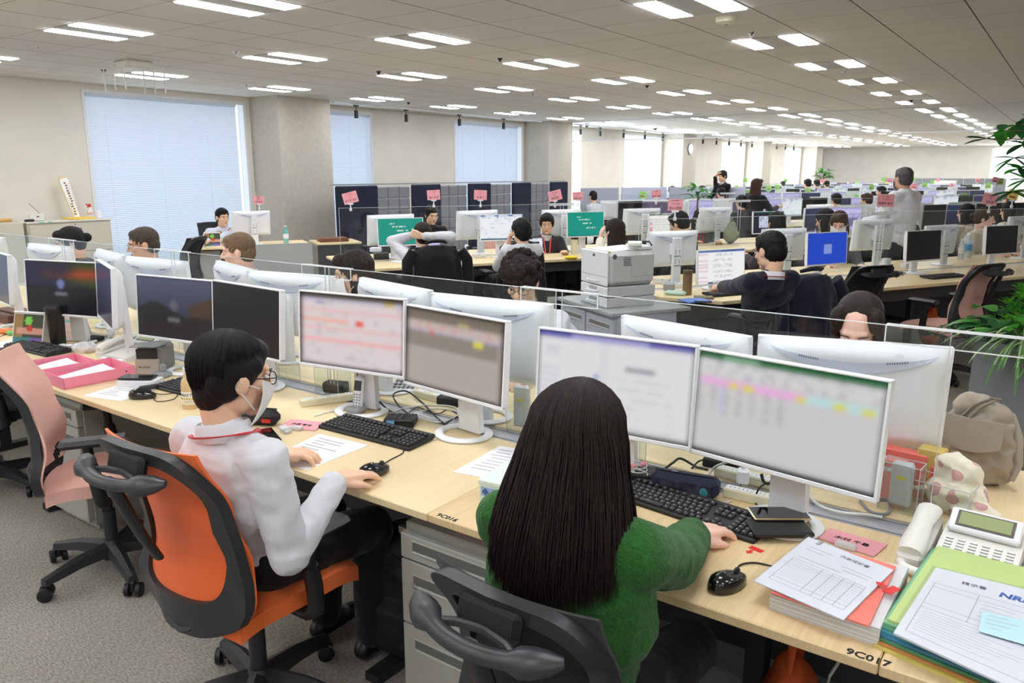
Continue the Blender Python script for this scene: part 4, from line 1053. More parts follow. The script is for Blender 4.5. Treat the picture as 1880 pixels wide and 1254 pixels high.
c8 = isl_chair('orange chair across the island from the web page', 3.2, 9.3, ORANGE, ORM, 180, hanger=False)
c9 = isl_chair('salmon chair across the island beside the man facing us', 4.05, 9.5, PINKF, PKM, 165, hanger=False)
c10 = isl_chair('charcoal chair by the woman in grey knitwear', 8.5, 6.85, M('charcoal_cloth', (60, 60, 64), .9), BKM, 0, hanger=False)
def draped(label, kind, ch, mat, L_=.5, wid=.25, puff=False, seed=0):
    p = ch.location; r = thing(kind, label, 'clothing', p, ch.rotation_euler.z)
    mb = MB(); rn = random.Random(seed)
    def f(u, v):
        x = 2 * u - 1; t_ = v
        if t_ < .28: y, z = -.235 - .05 * (t_ / .28), .80 + (.99 - .80) * (t_ / .28)
        else: k = (t_ - .28) / .72; y, z = -.36 - .05 * min(1, k * 5) - .03 * k, .995 - L_ * k - .012
        dr = .055 * abs(x) ** 3 * (1 if t_ > .1 else .5)
        w_ = wid * (.86 + .2 * max(0, (t_ - .28)))
        n = mnoise.noise(V((x * 3 + seed, z * 4, seed))) * .016 + mnoise.noise(V((x * 9, z * 2 + seed, 3))) * .01
        if puff: n += .012 * abs(sin(z * 42 + x * 9)) 
        return V((x * w_, y + .06 * x * x + n - .008, z - dr))
    mb.grid(f, 22, 34, (0, .014, -.004)); ob('back_panel', mb, mat, r, 80)
    if not puff:
        for s_ in (-1, 1):
            P = [(s_ * wid * .9, -.33, .93), (s_ * (wid + .035), -.34, .84), (s_ * (wid + .045), -.36, .66), (s_ * (wid + .03), -.37, .52)]
            ob('sleeve', MB().tube(P, [.05, .055, .052, .045], 12, .7, up=(0, 1, 0)), mat, r)
    ob('collar', MB().tube([(-.1, -.30, 1.0), (-.05, -.345, 1.02), (0, -.355, 1.022), (.05, -.345, 1.02), (.1, -.30, 1.0)], [.016, .022, .024, .022, .016], 10, .7), mat, r)
    return r
draped('navy suit jacket hung over a chair back of the man in the navy jumper', 'suit_jacket', c3, NAVY, .56, .26, seed=2)
draped('black jacket hung over the chair of the person stretching', 'suit_jacket', c5, DKJ, .5, .25, seed=5)
draped('black padded vest hung over the chair facing the white web page', 'padded_vest', c6, DKJ, .48, .24, True, seed=7)

# ------------------------------------------------------------------ people across the desk and on the islands
def sp(s, v, z): return IS(s, v, z)
GP = None
person('man with dark curly hair and earphones bent low behind the acrylic screen', (-2.0, 3.42), 180, T(957, 517, 1.115), hy=20, hp=26, hair=('curly', HCUR), top=SHIRT, glasses=True, wr=(-2.2, 2.75, .77), wl=T(965, 690, .76), seed=1, vox=.006)
person('woman in a face mask with straight dark hair and grey jacket behind the acrylic', (-3.2, 3.38), 172, T(648, 505, 1.12), hy=-33, hp=8, hair=('long', HBRN), top=CHAR, mask=True, seed=2)
person('blond-haired man seated across the front desk, seen from the side', (-4.6, 3.5), 150, T(436, 463, 1.13), hy=-10, hp=6, hair=('crop', HBLO), skin=SKIN2, top=SHIRT, collar=SHIRT, seed=3)
person('grey-haired man with glasses seated across the front desk', (-5.75, 3.55), 160, T(262, 450, 1.13), hy=-4, hp=8, hair=('crop', HGRY), skin=SKIN3, top=LBLUE, glasses=M('steel_frame', (120, 122, 128), .3, .6), collar=LBLUE, seed=4)
person('dark-haired woman with pinned-up hair by the grey cabinet', (-6.95, 3.5), 165, T(128, 447, 1.1), hy=-8, hp=15, hair=('bun', HBLK), top=CHAR, seed=5)
person('woman with centre-parted brown hair nearly hidden by the big white monitor', (-.58, 3.5), 180, T(1575, 606, 1.075), hy=4, hp=24, hair=('part', HBRN), wr=(-.75, 2.85, .76), wl=(-.42, 2.82, .76), skin=SKIN2, top=BEIGE, seed=6)
# slanted island nearest: seats on our side face away-left (yaw 60)
person('man in a navy jumper and glasses typing at the desk by the printer', tuple(sp(3.9, 4.3, 0).xy), 60, T(1412, 462, 1.16), hy=8, hp=12, hair=('crop', HBLK), top=NAVY, glasses=True, collar=SHIRT, lanyard=RED, wl=sp(3.7, 4.78, .76), wr=sp(4.15, 4.8, .76), seed=7)
q = sp(2.37, 7.3, 0); hb = T(775, 432, 1.06)
person('person in a white shirt stretching with both hands behind their head', (q.x, q.y), 60, hb, hy=0, hp=-4, hair=('short', HBRN), top=SHIRT, wl=hb + V((-.055, -.1, .0)), wr=hb + V((.09, -.075, .0)), polel=(-1, .05, .1), poler=(1, .6, .1), dl=(.8, .3, .2), dr=(-.8, -.3, .15), nl=(0, -1, 0), nr=(0, -1, 0), seed=8, face=False)
q = sp(3.25, 7.25, 0)
person('man in a pale shirt resting his chin beside the white web page', (q.x, q.y), 60, T(956, 425, 1.10), hy=6, hp=2, hair=('thick', HBLK), top=SHIRT, glasses=True, collar=SHIRT, wl=T(956, 425, 1.10) + V((-.13, -.03, -.13)), dl=(.15, .1, 1), seed=9)
person('man in a dark jacket with a pink lanyard facing us behind the acrylic', None, 225, T(1004, 412, 1.05), hy=-12, hp=8, hair=('short', HBLK), top=CHAR, collar=SHIRT, lanyard=M('pink_lanyard', (226, 84, 92), .5), inner=SHIRT, seed=10)
q = sp(4.5, 7.0, 0)
person('woman with long dark hair in a cream jumper with a hand to her cheek', None, 60, T(1127, 427, 1.1), hy=15, hp=4, hair=('long', HBRN), top=CREAMK, skin=SKIN2, wl=T(1101, 424, 1.06), dl=(.1, .1, 1), seed=11)
person('dark-haired man in a black top with a red and white striped lanyard', None, 75, T(1246, 412, 1.13), hy=10, hp=22, hair=('short', HBLK), top=DKJ, collar=SHIRT, lanyard=M('striped_lanyard', (224, 96, 90), .5), seed=12)
person('masked man in a grey suit with a red lanyard behind the acrylic', None, 225, T(1286, 401, 1.045), hy=0, hp=6, hair=('bob', HBLK), top=GREYK, mask=True, lanyard=RED, collar=SHIRT, seed=13)
person('masked young woman in grey knitwear bowing over the desk', None, 215, T(1540, 411, 1.13), hy=-25, hp=22, hair=('bob', HCHE), top=GREYK, mask=True, skin=SKIN2, seed=14)
person('man in a black suit propping his forehead on his hand', None, 70, T(1660, 390, 1.18), hy=12, hp=14, hair=('short', HBLK), top=DKJ, collar=SHIRT, wl=T(1640, 398, 1.1), dl=(0, .1, 1), seed=15)
person('woman in a beige coat with tied brown hair behind a black screen', None, 250, T(1808, 402, 1.12), hy=20, hp=8, hair=('bun', HCHE), top=BEIGE, skin=SKIN2, seed=16)
person('person in a beige hooded top seen from behind a clear screen', None, 60, T(1772, 392, 1.115), hp=5, hair=('bob', HBLK), top=BEIGE, seed=17, face=False)
person('dark-haired person beside the beige-coated woman at the frame edge', None, 60, T(1850, 388, 1.11), hp=12, hair=('bob', HBLK), top=CREAMK, seed=18, face=False)
person('woman in grey with dark bobbed hair behind the white monitor', None, 70, T(1514, 405, 1.13), hp=18, hair=('bob', HBLK), top=GREYK, seed=19, face=False)
person('long-haired person in charcoal leaning back by the video-call screen', None, 60, T(1424, 410, 1.1), hp=5, hair=('long', HBLK), top=CHAR, seed=20, face=False)
# manager's desk by the window
person('balding man in a pale blue shirt with a red lanyard by the window blinds', (-9.35, 6.2), 245, T(409, 400, 1.06), hy=15, hp=2, hair=('crop', HBLK), top=LBLUE, collar=LBLUE, lanyard=RED, wl=T(372, 445, .78), seed=21)
# standing and distant people
st = dict(stand=True, vox=.011, face=False)
p = TD(1657, 329, 9.6); person('grey-haired masked man standing in a white shirt among the far desks', (p.x + .03, p.y), 62, p, hy=-8, hp=2, hair=('crop', HGR2), top=SHIRT, collar=SHIRT, skin=SKIN3, mask=True, bulk=.03, seed=22, **st)
p = TD(1326, 324, 17.5); person('man standing in a black jumper with a hand raised to his brow', (p.x, p.y), 150, p, hp=12, hair=('short', HBLK), top=DKJ, collar=SHIRT, lanyard=RED, wl=p + V((-.12, -.1, .0)), dl=(.5, 0, .5), polel=(-1, 0, 0), seed=23, **st)
p = TD(1390, 342, 13.5); person('woman with long chestnut hair standing beyond the far monitors', (p.x, p.y), -20, p, hair=('long', HCHE), top=DKJ, sz=.95, seed=24, **st)
fr = dict(vox=.012, face=False)
for i, (px, py, z, yw, hr, tp, lb, mk) in enumerate([
    (1087, 362, 1.13, 80, ('crop', HBRN), SHIRT, 'man in a white shirt with a hand at his mouth by the pale partition', False),
    (1121, 359, 1.13, 110, ('short', HBLK), SHIRT, 'masked dark-haired man in white before the pale partition', True),
    (1233, 352, 1.2, 60, ('short', HBLK), DKJ, 'dark-haired person in black beyond the pale partition', False),
    (1288, 351, 1.2, 70, ('short', HBLK), DKJ, 'person in black beside the spiky palm among the desks', False),
    (1323, 355, 1.2, 60, ('short', HBLK), CHAR, 'dark-haired person low behind far monitors near the green cards', False),
    (1534, 368, 1.15, 60, ('short', HBLK), DKJ, 'dark-haired man seen from behind beside the yellow card', False),
    (1590, 368, 1.15, 80, ('short', HCHE), BEIGE, 'brown-haired person bowing beside a pale monitor', False),
    (1617, 352, 1.2, 90, ('short', HBLK), CHAR, 'dark-haired person just before the standing man in white', False),
    (1482, 338, 1.25, 60, ('short', HBLK), CHAR, 'dark head far off below the window plant, first of three', False),
    (1499, 338, 1.25, 60, ('short', HBLK), CHAR, 'dark head far off below the window plant, middle of three', False),
    (1517, 339, 1.25, 60, ('short', HBLK), CHAR, 'dark head far off below the window plant, last of three', False),
    (1437, 339, 1.25, 60, ('crop', HBLK), CHAR, 'dark head far off beyond the woman with chestnut hair', False),
    (1850, 368, 1.15, 60, ('crop', HGR2), SHIRT, 'grey-haired person in white at the far edge of the rows', False),
    (1360, 372, 1.15, 60, ('thick', HBLK), CHAR, 'dark-haired person behind the green-framed video screen', False)]):
    h_ = T(px, py, z) if py > 345 else TD(px, py, 21 + 3.5 * (i % 4)); f_ = V((-sin(rad(yw)), cos(rad(yw)), 0))
    person(lb, None, yw, h_, hp=6, hair=hr, top=tp, mask=mk, seed=30 + i, sh=.47, wl=(h_ + V((-.03, -.02, -.1))) if i == 0 else None, **fr)
# ------------------------------------------------------------------ things on the front desk
def D(px, py, dz=0): return T(px, py, DZ + dz)
def poly_on(pts, z=DZ): return [tuple(T(x, y, z).xy) for x, y in pts]
LINEM = M('print_grey', (176, 178, 184), .8)
def sheet(label, pts, z=DZ, th=.0012, mat=PAPER, lines=6, name='paper_sheet', cat='paper', ink=LINEM, group=None, seed=1):
    P = [V((*q, 0)) for q in poly_on(pts, z)]; c = sum(P, V()) / 4
    r = ob(name, MB().prism([(p.x - c.x, p.y - c.y) for p in P], 0, th), mat, None, False); r.location = (c.x, c.y, z + .0004); tag(r, label, cat, group)
    if lines:
        mb = MB(); rn = random.Random(seed); bl = lambda u, v: (P[0] * (1 - u) + P[1] * u) * (1 - v) + (P[3] * (1 - u) + P[2] * u) * v - c
        for i in range(lines):
            v = .12 + .76 * i / lines; a, b = .1 + .1 * rn.random(), .4 + .45 * rn.random()
            q = [bl(a, v), bl(b, v), bl(b, v + .022), bl(a, v + .022)]; mb.add([(p.x, p.y, th + .0003) for p in q], [(0, 1, 2, 3)])
        ob('printed_text', mb, ink, r, False)
    return r
def pose(l, r, dz=0):
    a, b = D(*l, dz), D(*r, dz); return ((a + b) / 2, math.atan2(b.y - a.y, b.x - a.x), (b - a).length)
KEYM = M('key_black', (34, 34, 36), .5); KEYL = M('key_legend', (150, 152, 156), .6)
KBP = None
def keyboard(label, c, rz, z=DZ):
    global KBP
    if KBP is None:
        r = KBP = thing('keyboard', label, 'keyboard', (c.x, c.y, z), rz, 'black keyboards')
        ob('case', MB().box((0, 0, .009), (.445, .132, .016), .004, rx=.05).box((0, .068, .015), (.445, .022, .016), .004), BLACK, r, False)
        mb = MB().mat(0); lg = MB()
        def key(x, y, w_): 
            z_ = .019 + y * .05; mb.box((x, y, z_), (w_ - .003, .0155, .009), .002); lg.box((x - w_ * .15, y + .001, z_ + .0047), (min(.005, w_ * .3), .004, .0004))
        for i in range(5):
            y = -.05 + .019 * i; off = (.0, .004, .009, .006, 0)[i]; x = -.215 + .0095
            ws = [(.024, .019, .019, .019, .08, .019, .019, .024, .019, .019, .019), None, None, None, None][i]
            if ws:
                for w_ in ws: key(x + w_ / 2 - .0095, y, w_); x += w_
            else:
                key(x + off / 2, y, .019 + off); x += .019 + off
                for k in range(13): key(x, y, .019); x += .019
            for k in range(3): 
                if i in (0, 3, 4) or (i == 1 and k == 1): key(.082 + k * .019, y, .019)
            for k in range(4): key(.15 + k * .019, y, .019)
        for k in range(12): key(-.2 + k * .0212 + .006 * (k // 4), .05, .017)
        for k in range(7): key(.085 + k * .019, .05, .017)
        mb.mat(1).add(lg.v, lg.f); ob('key_field', mb, [KEYM, KEYL], r, False)
    else:
        r = dup(KBP, (c.x, c.y, z), rz, label)
    return r
p, a, _ = pose((613, 779), (768, 818)); keyboard('black keyboard before the pink-striped screen', p, a)
p, a, _ = pose((1165, 907), (1378, 976)); keyboard('black keyboard under the hands of the woman in green', p, a)
p, a, _ = pose((33, 634), (105, 651)); keyboard('black keyboard beside the tall black tumbler', p, a)
p, a, _ = pose((308, 708), (420, 735)); keyboard('black keyboard half hidden by the man in the white shirt', p, a)
for lb, s, v in (('black keyboard on the desk between the see-through chair and the salmon chair', 6.4, 4.72), ('black keyboard by the navy jacket chair under the blue screen', 5.38, 4.72), ('black keyboard under the hands of the man in the navy jumper', 4.0, 4.72)):
    q = IS(s, v); keyboard(lb, q, A60)
MSP = None
def mouse(label, p, rz):
    global MSP
    if MSP is None:
        r = MSP = thing('computer_mouse', label, 'mouse', p, rz, 'black computer mice')
        mb = MB()
        mb.rings([[(.031 * k * cos(2 * pi * j / 24) * (1 - .1 * sin(2 * pi * j / 24)), .057 * k * sin(2 * pi * j / 24), z + (.006 if z > .02 else 0) * sin(2 * pi * j / 24) * -1) for j in range(24)] for k, z in ((.9, .001), (1, .008), (.98, .018), (.86, .028), (.6, .035), (.28, .038), (.02, .0385))])
        ob('shell', mb, M('gloss_black', (16, 16, 17), .16, coat=.4), r); ob('scroll_wheel', MB().at((0, .03, .0305), 0, 0, pi / 2).lathe([(.004, -.004), (.009, -.003), (.009, .003), (.004, .004)], 12), DARK, r)
    else: r = dup(MSP, p, rz, label)
    return r
mouse('glossy black mouse at the woman in green’s right, on bare wood', D(1335, 1078), -.35); mouse('black mouse under the right hand of the man in white', D(687, 872) , -.15); mouse('black mouse beside a sheet of paper and the wrapped smartphone box', D(262, 731), -.9)
def cable(label, pts, mat=BLACK, r=.0028, name='cable'):
    P = []
    Q = [D(q[0], q[1], (q[2] if len(q) > 2 else r + .001)) for q in pts]
    for i in range(len(Q) - 1):
        p0, p1, p2, p3 = Q[max(i - 1, 0)], Q[i], Q[i + 1], Q[min(i + 2, len(Q) - 1)]
        for k in range(8):
            t_ = k / 8; P.append(.5 * ((2 * p1) + (p2 - p0) * t_ + (2 * p0 - 5 * p1 + 4 * p2 - p3) * t_ ** 2 + (3 * p1 - p0 - 3 * p2 + p3) * t_ ** 3))
    P.append(Q[-1]); P = [V((p.x, p.y, max(p.z, DZ + r + .0006))) for p in P]
    c = P[0]; o = ob(name, MB().tube([p - c for p in P], r, 8), mat); o.location = c; return tag(o, label, 'cable')
cable('thin black mouse cable from the hand of the man in white to his keyboard', [(695, 858), (715, 845), (738, 833), (741, 826)], r=.0018)
cable('black mouse cable curling from the glossy mouse behind the papers', [(1352, 1055), (1358, 1038), (1385, 1033), (1420, 1040)], r=.0022)
cable('black mouse cable looping beside the far mouse', [(285, 722), (300, 724), (325, 722), (318, 733), (288, 737), (282, 729)], r=.0018)
cable('fat black cable dropping behind the pink-striped monitor', [(674, 700, .12), (690, 730, .05), (715, 754), (740, 770), (760, 790)], r=.004)
cable('black cable coiled under the brownish table screen', [(760, 768), (735, 748), (722, 725, .03), (745, 718, .03), (770, 735), (800, 765), (815, 778)], r=.0035)
cable('black cable running toward the ring stand of the brownish screen', [(815, 779), (840, 765), (862, 742, .04), (875, 725, .08)], r=.0035)
cable('loose white cable ring under the brownish table screen', [(715, 762), (740, 750), (790, 744), (835, 748), (838, 765), (805, 775), (760, 766), (722, 758)], M('cable_white', (226, 226, 220), .45), .0035)
CW = MATS['cable_white']
cable('second white cable loop lying across the first', [(768, 757), (800, 750), (840, 757), (826, 772), (790, 768), (770, 760)], CW, .003)
cable('white cable crossing the pink-striped monitor’s ring stand', [(578, 764), (600, 757), (640, 750), (700, 748)], CW, .003)
cable('thin black cable winding among the white loops', [(740, 770), (765, 748), (800, 760), (825, 752), (850, 770)], r=.002)
cable('thick black cable snaking behind the navy pencil case', [(1175, 872), (1210, 866), (1235, 850, .03), (1250, 842, .03), (1280, 858), (1300, 862)], r=.004)
cable('black cable draped in a loop before the spreadsheet screen’s stand', [(1410, 950), (1388, 925), (1395, 895, .05), (1425, 885, .08), (1447, 905, .06), (1452, 945)], r=.0025)
cable('fat black hook of cable below the spreadsheet screen', [(1398, 870, .1), (1402, 884, .08), (1412, 888, .08), (1420, 878, .1)], r=.0045)
cable('white charging cable along the top of the woman’s keyboard', [(1330, 925), (1345, 918), (1325, 928), (1370, 950, .02), (1400, 960, .02)], CW, .002)
cable('thick white cable arcing from the charger to the document monitor', [(1300, 872), (1312, 858, .03), (1330, 850, .06), (1345, 846, .08)], CW, .004)
cable('white cable lying along the cable duct behind the spreadsheet monitor', [(1480, 898), (1500, 925), (1540, 940), (1590, 945), (1620, 950)], CW, .0045)
cable('grey cable loop on the cable duct by the clear screen', [(1580, 920), (1600, 940), (1630, 942), (1632, 920), (1612, 916)], GREYP, .004)
cable('thin black cables between the power strips', [(1190, 900), (1230, 870), (1280, 880), (1330, 900), (1345, 912)], r=.0022)
cable('black cable behind the power strips on the duct', [(1270, 860), (1290, 845, .02), (1330, 862), (1360, 890)], r=.003)
cable('tangled white earphone cable behind the pink box files', [(130, 615), (150, 630), (165, 622, .03), (160, 640), (180, 632), (200, 620), (185, 608)], CW, .002)
cable('black cable trailing by the tumbler', [(150, 640), (170, 632), (185, 625), (200, 612)], r=.002)
cable('thin black cables at the window end of the desk', [(0, 618), (20, 610), (40, 605), (25, 600), (5, 608)], r=.002)
# papers
sheet('printed page lying in front of the keyboard of the man in white', [(586, 797), (677, 818), (563, 864), (492, 843)], lines=9, seed=3)
sheet('printed page near the green and white card box', [(918, 819), (985, 830), (965, 892), (832, 867)], lines=8, seed=4)
sheet('sheet of paper under the wrapped smartphone box', [(236, 702), (312, 706), (222, 737), (152, 727)], lines=8, seed=5)
sheet('pale paper at the far end beyond the black keyboard', [(0, 628), (24, 622), (30, 632), (0, 645)], lines=0)
# pink name cards on the desk
def card(label, pts, txt, z=DZ):
    P = [V((*q, 0)) for q in poly_on(pts, z)]; c = sum(P, V()) / 4; r = thing('name_card', label, 'card', (c.x, c.y, z), 0, 'pink name cards')
    ob('card', MB().prism([(p.x - c.x, p.y - c.y) for p in P], .001, .004), PINKC, r, False)
    a = math.atan2(P[1].y - P[0].y, P[1].x - P[0].x)
    text(txt[0], .02, INKB, r, 'lettering', loc=(0, 0, .0045), rot=(0, 0, a)); text(txt[1], .009, INKB, r, 'lettering', loc=tuple((P[3] + P[2] - P[0] - P[1]) * .22 + V((0, 0, .0045))), rot=(0, 0, a))
    b = (P[3] + P[2]) / 2 - c; ob('clear_clip', MB().box((b.x, b.y, .008), (.05, .02, .014), .003, rz=a), ACE, r, False)
    return r
card('pink name card with a clear clip beside the pencil case', [(535, 771), (593, 777), (580, 792), (508, 787)], ('大原 智也', 'システム開発'))
card('pink name card with a clear clip by the stacked smartphones', [(1523, 972), (1629, 1002), (1604, 1024), (1503, 990)], ('木村 千尋', 'システム'))
o = ob('clear_clip', MB().box((0, 0, .015), (.045, .03, .012), .003, ry=.3).box((.012, 0, .012), (.01, .03, .024), .002).box((-.02, .006, .008), (.02, .016, .016), .002), ACE, None, False); o.location = D(524, 795); tag(o, 'small clear plastic clip in front of the pink name card', 'clip')
# pencil case, smartphone, cordless phone
p = D(474, 779); r = thing('pencil_case', 'black zipped pencil case with a red tag beside the man in white', 'pencil case', p, .45)
ob('pouch', MB().box((0, 0, .032), (.175, .065, .062), .022), M('nylon_black', (18, 18, 19), .6, bump=(300, .2, .001)), r); ob('zip', MB().tube([(-.08, .0, .064), (0, .0, .0655), (.08, 0, .064)], .003, 6), DARK, r); o = ob('brand_tag', MB().box((.05, -.0328, .026), (.034, .002, .014)), RED, r, False)
def phone(label, c, rz, z=DZ, tilt=0, rim=BLACK):
    r = thing('smartphone', label, 'smartphone', (c.x, c.y, z), rz, 'smartphones', rx=tilt); ob('body', MB().box((0, 0, .0045), (.074, .15, .008), .003), rim, r); ob('screen', MB().box((0, 0, .0087), (.069, .144, .0006)), M('phone_glass', (10, 10, 12), .06, coat=.6), r, False); return r
phone('black smartphone lying in front of the black pencil case', D(489, 802), 1.15)
p = D(655, 758); r = thing('cordless_phone', 'white cordless handset upright in its grey charging cradle', 'phone', p, .25)
ob('cradle', MB().box((0, 0, .013), (.062, .062, .026), .008).box((0, .018, .032), (.05, .018, .02), .006), GREYP, r)
h = ob('handset', MB().box((0, 0, .068), (.044, .02, .13), .008), WHITE, r); h.location = (0, .005, .012); h.rotation_euler = (-.22, 0, 0)
ob('aerial', MB().tube([(-.014, 0, .13), (-.014, 0, .152)], .0045, 8), GREYP, h); ob('display', MB().box((0, -.0105, .095), (.032, .001, .04)), M('lcd_dark', (52, 56, 62), .3), h, False)
mb = MB()
for i in range(5):
    for j in range(3): mb.box((-.012 + j * .012, -.0105, .06 - i * .011), (.008, .002, .006), .001)
ob('keypad', mb, GREYP, h, False)
# power strips
def strip(label, l, r_, n=4, mat=CREAMP, plugs=()):
    c, a, L_ = pose(l, r_); r = thing('power_strip', label, 'power strip', c, a, 'cream power strips'); ob('casing', MB().box((0, 0, .014), (L_, .042, .028), .003), mat, r, False)
    mb = MB()
    for i in range(n):
        x = -L_ / 2 + L_ * (i + .6) / n
        mb.box((x - .006, 0, .0285), (.002, .009, .001)).box((x + .006, 0, .0285), (.002, .009, .001))
        r_s = ob('socket', MB().box((x, 0, .0282), (.032, .028, .001)), WHITE, r, False)
    ob('slot', mb, DARK, r, False); return r
strip('cream power strip behind the cordless phone', (552, 746), (650, 733), 4); strip('cream power strip under the calculator', (765, 726), (812, 738), 2)
strip('cream power strip carrying a white charger by the pencil case', (1330, 908), (1425, 930), 4); strip('rear cream power strip on the cable duct', (1315, 870), (1422, 897), 5)
strip('short cream power strip behind the white phone', (195, 633), (222, 632), 2)
for lb, px, py in (('white cube charger plugged into the front power strip', 1362, 905), ('white plug standing in the strip behind the white phone', 205, 625)):
    p = D(px, py); r = thing('charger', lb, 'charger', (p.x, p.y, DZ + .029), .3); ob('body', MB().box((0, 0, .024), (.036, .034, .046), .006), WHITE, r); ob('plug', MB().box((0, 0, .055), (.012, .008, .018), .003), WHITE, r)
# black boxes
def blackbox(label, c, rz, d, name='mini_computer'):
    r = thing(name, label, 'computer' if name == 'mini_computer' else 'adapter', c, rz); ob('case', MB().box((0, 0, d[2] / 2), d, .004), BLACK, r, False)
    mb = MB()
    for k in range(10): mb.box((-d[0] / 2 + d[0] * (k + .5) / 10, 0, d[2] + .001), (d[0] / 26, d[1] * .85, .002))
    ob('cooling_ribs', mb, DARK, r, False); return r
r = blackbox('flat black mini computer behind the keyboard of the man in white', D(736, 779), .55, (.115, .085, .03)); ob('blue_sticker', MB().box((-.03, -.0432, .02), (.03, .001, .014)), M('sticker_blue', (120, 180, 214), .5), r, False)
blackbox('black ribbed adapter box under the brownish screen', D(828, 742), .2, (.1, .07, .035), 'dock_adapter'); blackbox('black ribbed box with pink earphones on top, by the woman in green', D(1178, 880), .35, (.1, .09, .03), 'dock_adapter')
blackbox('black charging brick behind a clear box near the cordless phone', D(617, 718), .3, (.1, .06, .04), 'power_brick'); blackbox('black flat drive behind the tangled earphones', D(165, 625), .3, (.13, .09, .022), 'external_drive'); blackbox('black brick on the duct beneath the spreadsheet screen', D(1330, 858), .1, (.13, .06, .03), 'power_brick')
r = thing('earphones', 'coiled white earphones with pink buds on the black ribbed box', 'earphones', D(1172, 872, .034), 0)
ob('coil', MB().tube([(.028 * cos(k * .55) * (1 + .1 * sin(k)), .022 * sin(k * .55), .004 + .0012 * k) for k in range(30)], .0016, 6), CW, r)
for k, (x, y) in enumerate(((-.012, -.012), (.012, .006))): ob('earbud', MB().ell((x, y, .03 + k * .006), (.008, .012, .008)), M('bud_pink', (238, 150, 160), .4), r)
# calculator
p = D(748, 712); r = thing('calculator', 'white calculator tilted on the far side beneath the screens', 'calculator', p, .5); ob('body', MB().box((0, 0, .02), (.11, .16, .02), .006, rx=.25), WHITE, r, False)
mb = MB()
for i in range(4):
    for j in range(5): mb.box((-.042 + j * .02, -.055 + i * .026, .0345 + (-.055 + i * .026) * .25 - .002), (.015, .018, .006), .002)
ob('keypad', mb, M('calc_key', (110, 112, 118), .5), r, False)
# wall of tumblers and bottles
def lathe_thing(name, label, cat, p, parts, rz=0, group=None):
    r = thing(name, label, cat, p, rz, group)
    for nm, prof, m in parts: ob(nm, MB().lathe(prof, 24), m, r, 50)
    return r
lathe_thing('tumbler', 'tall black lidded tumbler under the orange-cloud screen', 'tumbler', D(108, 634), [('body', [(.001, 0), (.036, 0), (.038, .01), (.045, .19), (.046, .2), (.001, .2)], M('matte_black', (20, 20, 20), .38)), ('lid', [(.047, .188), (.05, .192), (.05, .21), (.044, .222), (.001, .224)], BLACK)])
lathe_thing('tape_roll', 'small grey ring beside the foot of the black tumbler', 'tape', D(82, 622), [('ring', [(.014, .001), (.024, .001), (.024, .02), (.014, .02), (.014, .001)], GREYP)])
r = lathe_thing('coffee_bottle', 'milky coffee bottle with a yellow-lettered label beside the man in white', 'bottle', D(352, 748), [('bottle', [(.001, 0), (.032, 0), (.034, .006), (.034, .1), (.03, .118), (.02, .13), (.019, .15), (.001, .15)], M('coffee_plastic', (214, 186, 140), .25)), ('label', [(.0343, .02), (.0347, .021), (.0347, .072), (.0343, .073)], M('label_cream', (240, 236, 222), .5)), ('cap', [(.021, .148), (.021, .166), (.001, .167)], WHITE)])
def arc_text(s, rad_, z, size, mat, parent, a0, step):
    for i, ch in enumerate(s):
        if ch == ' ': continue
        a = a0 + step * i; o = text(ch, size, mat, parent, 'lettering'); o.location = (rad_ * cos(a), rad_ * sin(a), z); o.rotation_euler = (pi / 2, 0, a + pi / 2)
arc_text('CRAFT BOSS', .035, .06, .016, INKB, kid(r, 'label'), -1.75, .3); arc_text('LATTE', .035, .032, .011, M('label_yellow', (206, 160, 30), .5), kid(r, 'label'), -1.2, .24)
for k in range(7): ob('label_spot', MB().ell((.0349 * cos(-1.9 + k * .3), .0349 * sin(-1.9 + k * .3), .045), (.003, .003, .004), n=8, m=6), MATS['label_yellow'], kid(r, 'label'))
lathe_thing('jar', 'small glass jar with a red lid behind the man’s face mask', 'jar', D(497, 680), [('glass', [(.001, 0), (.026, 0), (.028, .01), (.028, .05), (.024, .058), (.001, .058)], M('jar_brown', (150, 116, 80), .15)), ('lid', [(.027, .056), (.027, .07), (.001, .071)], RED)])
# pink box files with papers
FPINK = M('box_pink', (246, 146, 170), .6); FPINK2 = M('box_pink_inside', (250, 172, 190), .6)
def tray(label, c, rz, d):
    r = thing('box_file', label, 'box file', c, rz, 'pink box files'); w_, l_, h_ = d
    mb = MB().mat(0); t_ = .003
    mb.box((0, 0, .002), (w_, l_, .004)); 
    for s_ in (-1, 1): mb.box((s_ * (w_ / 2 - t_ / 2), 0, h_ / 2), (t_, l_, h_)); mb.box((0, s_ * (l_ / 2 - t_ / 2), h_ / 2), (w_, t_, h_))
    ob('tray', mb, FPINK, r, False); ob('lining', MB().box((0, 0, .0048), (w_ - .008, l_ - .008, .0015)), FPINK2, r, False)
    ob('stud', MB().ell((w_ / 2 + .001, l_ / 2 - .05, h_ * .6), (.002, .004, .004), n=8, m=6).ell((w_ / 2 - .04, -l_ / 2 - .001, h_ * .6), (.004, .002, .004), n=8, m=6), DARK, r, False); return r
a, b, c = D(118, 716), D(249, 690), D(190, 655); e1 = (b - a); an = math.atan2(e1.y, e1.x); 
L1 = e1.length; q = V((-sin(an), cos(an), 0))
t1 = tray('open pink box file nearest the salmon chair, holding loose papers', a + e1 / 2 + q * .125, an, (L1, .25, .05))
t2 = tray('second open pink box file behind, holding a printed sheet', a + e1 / 2 + q * .385 - e1.normalized() * .06, an, (L1, .24, .045))
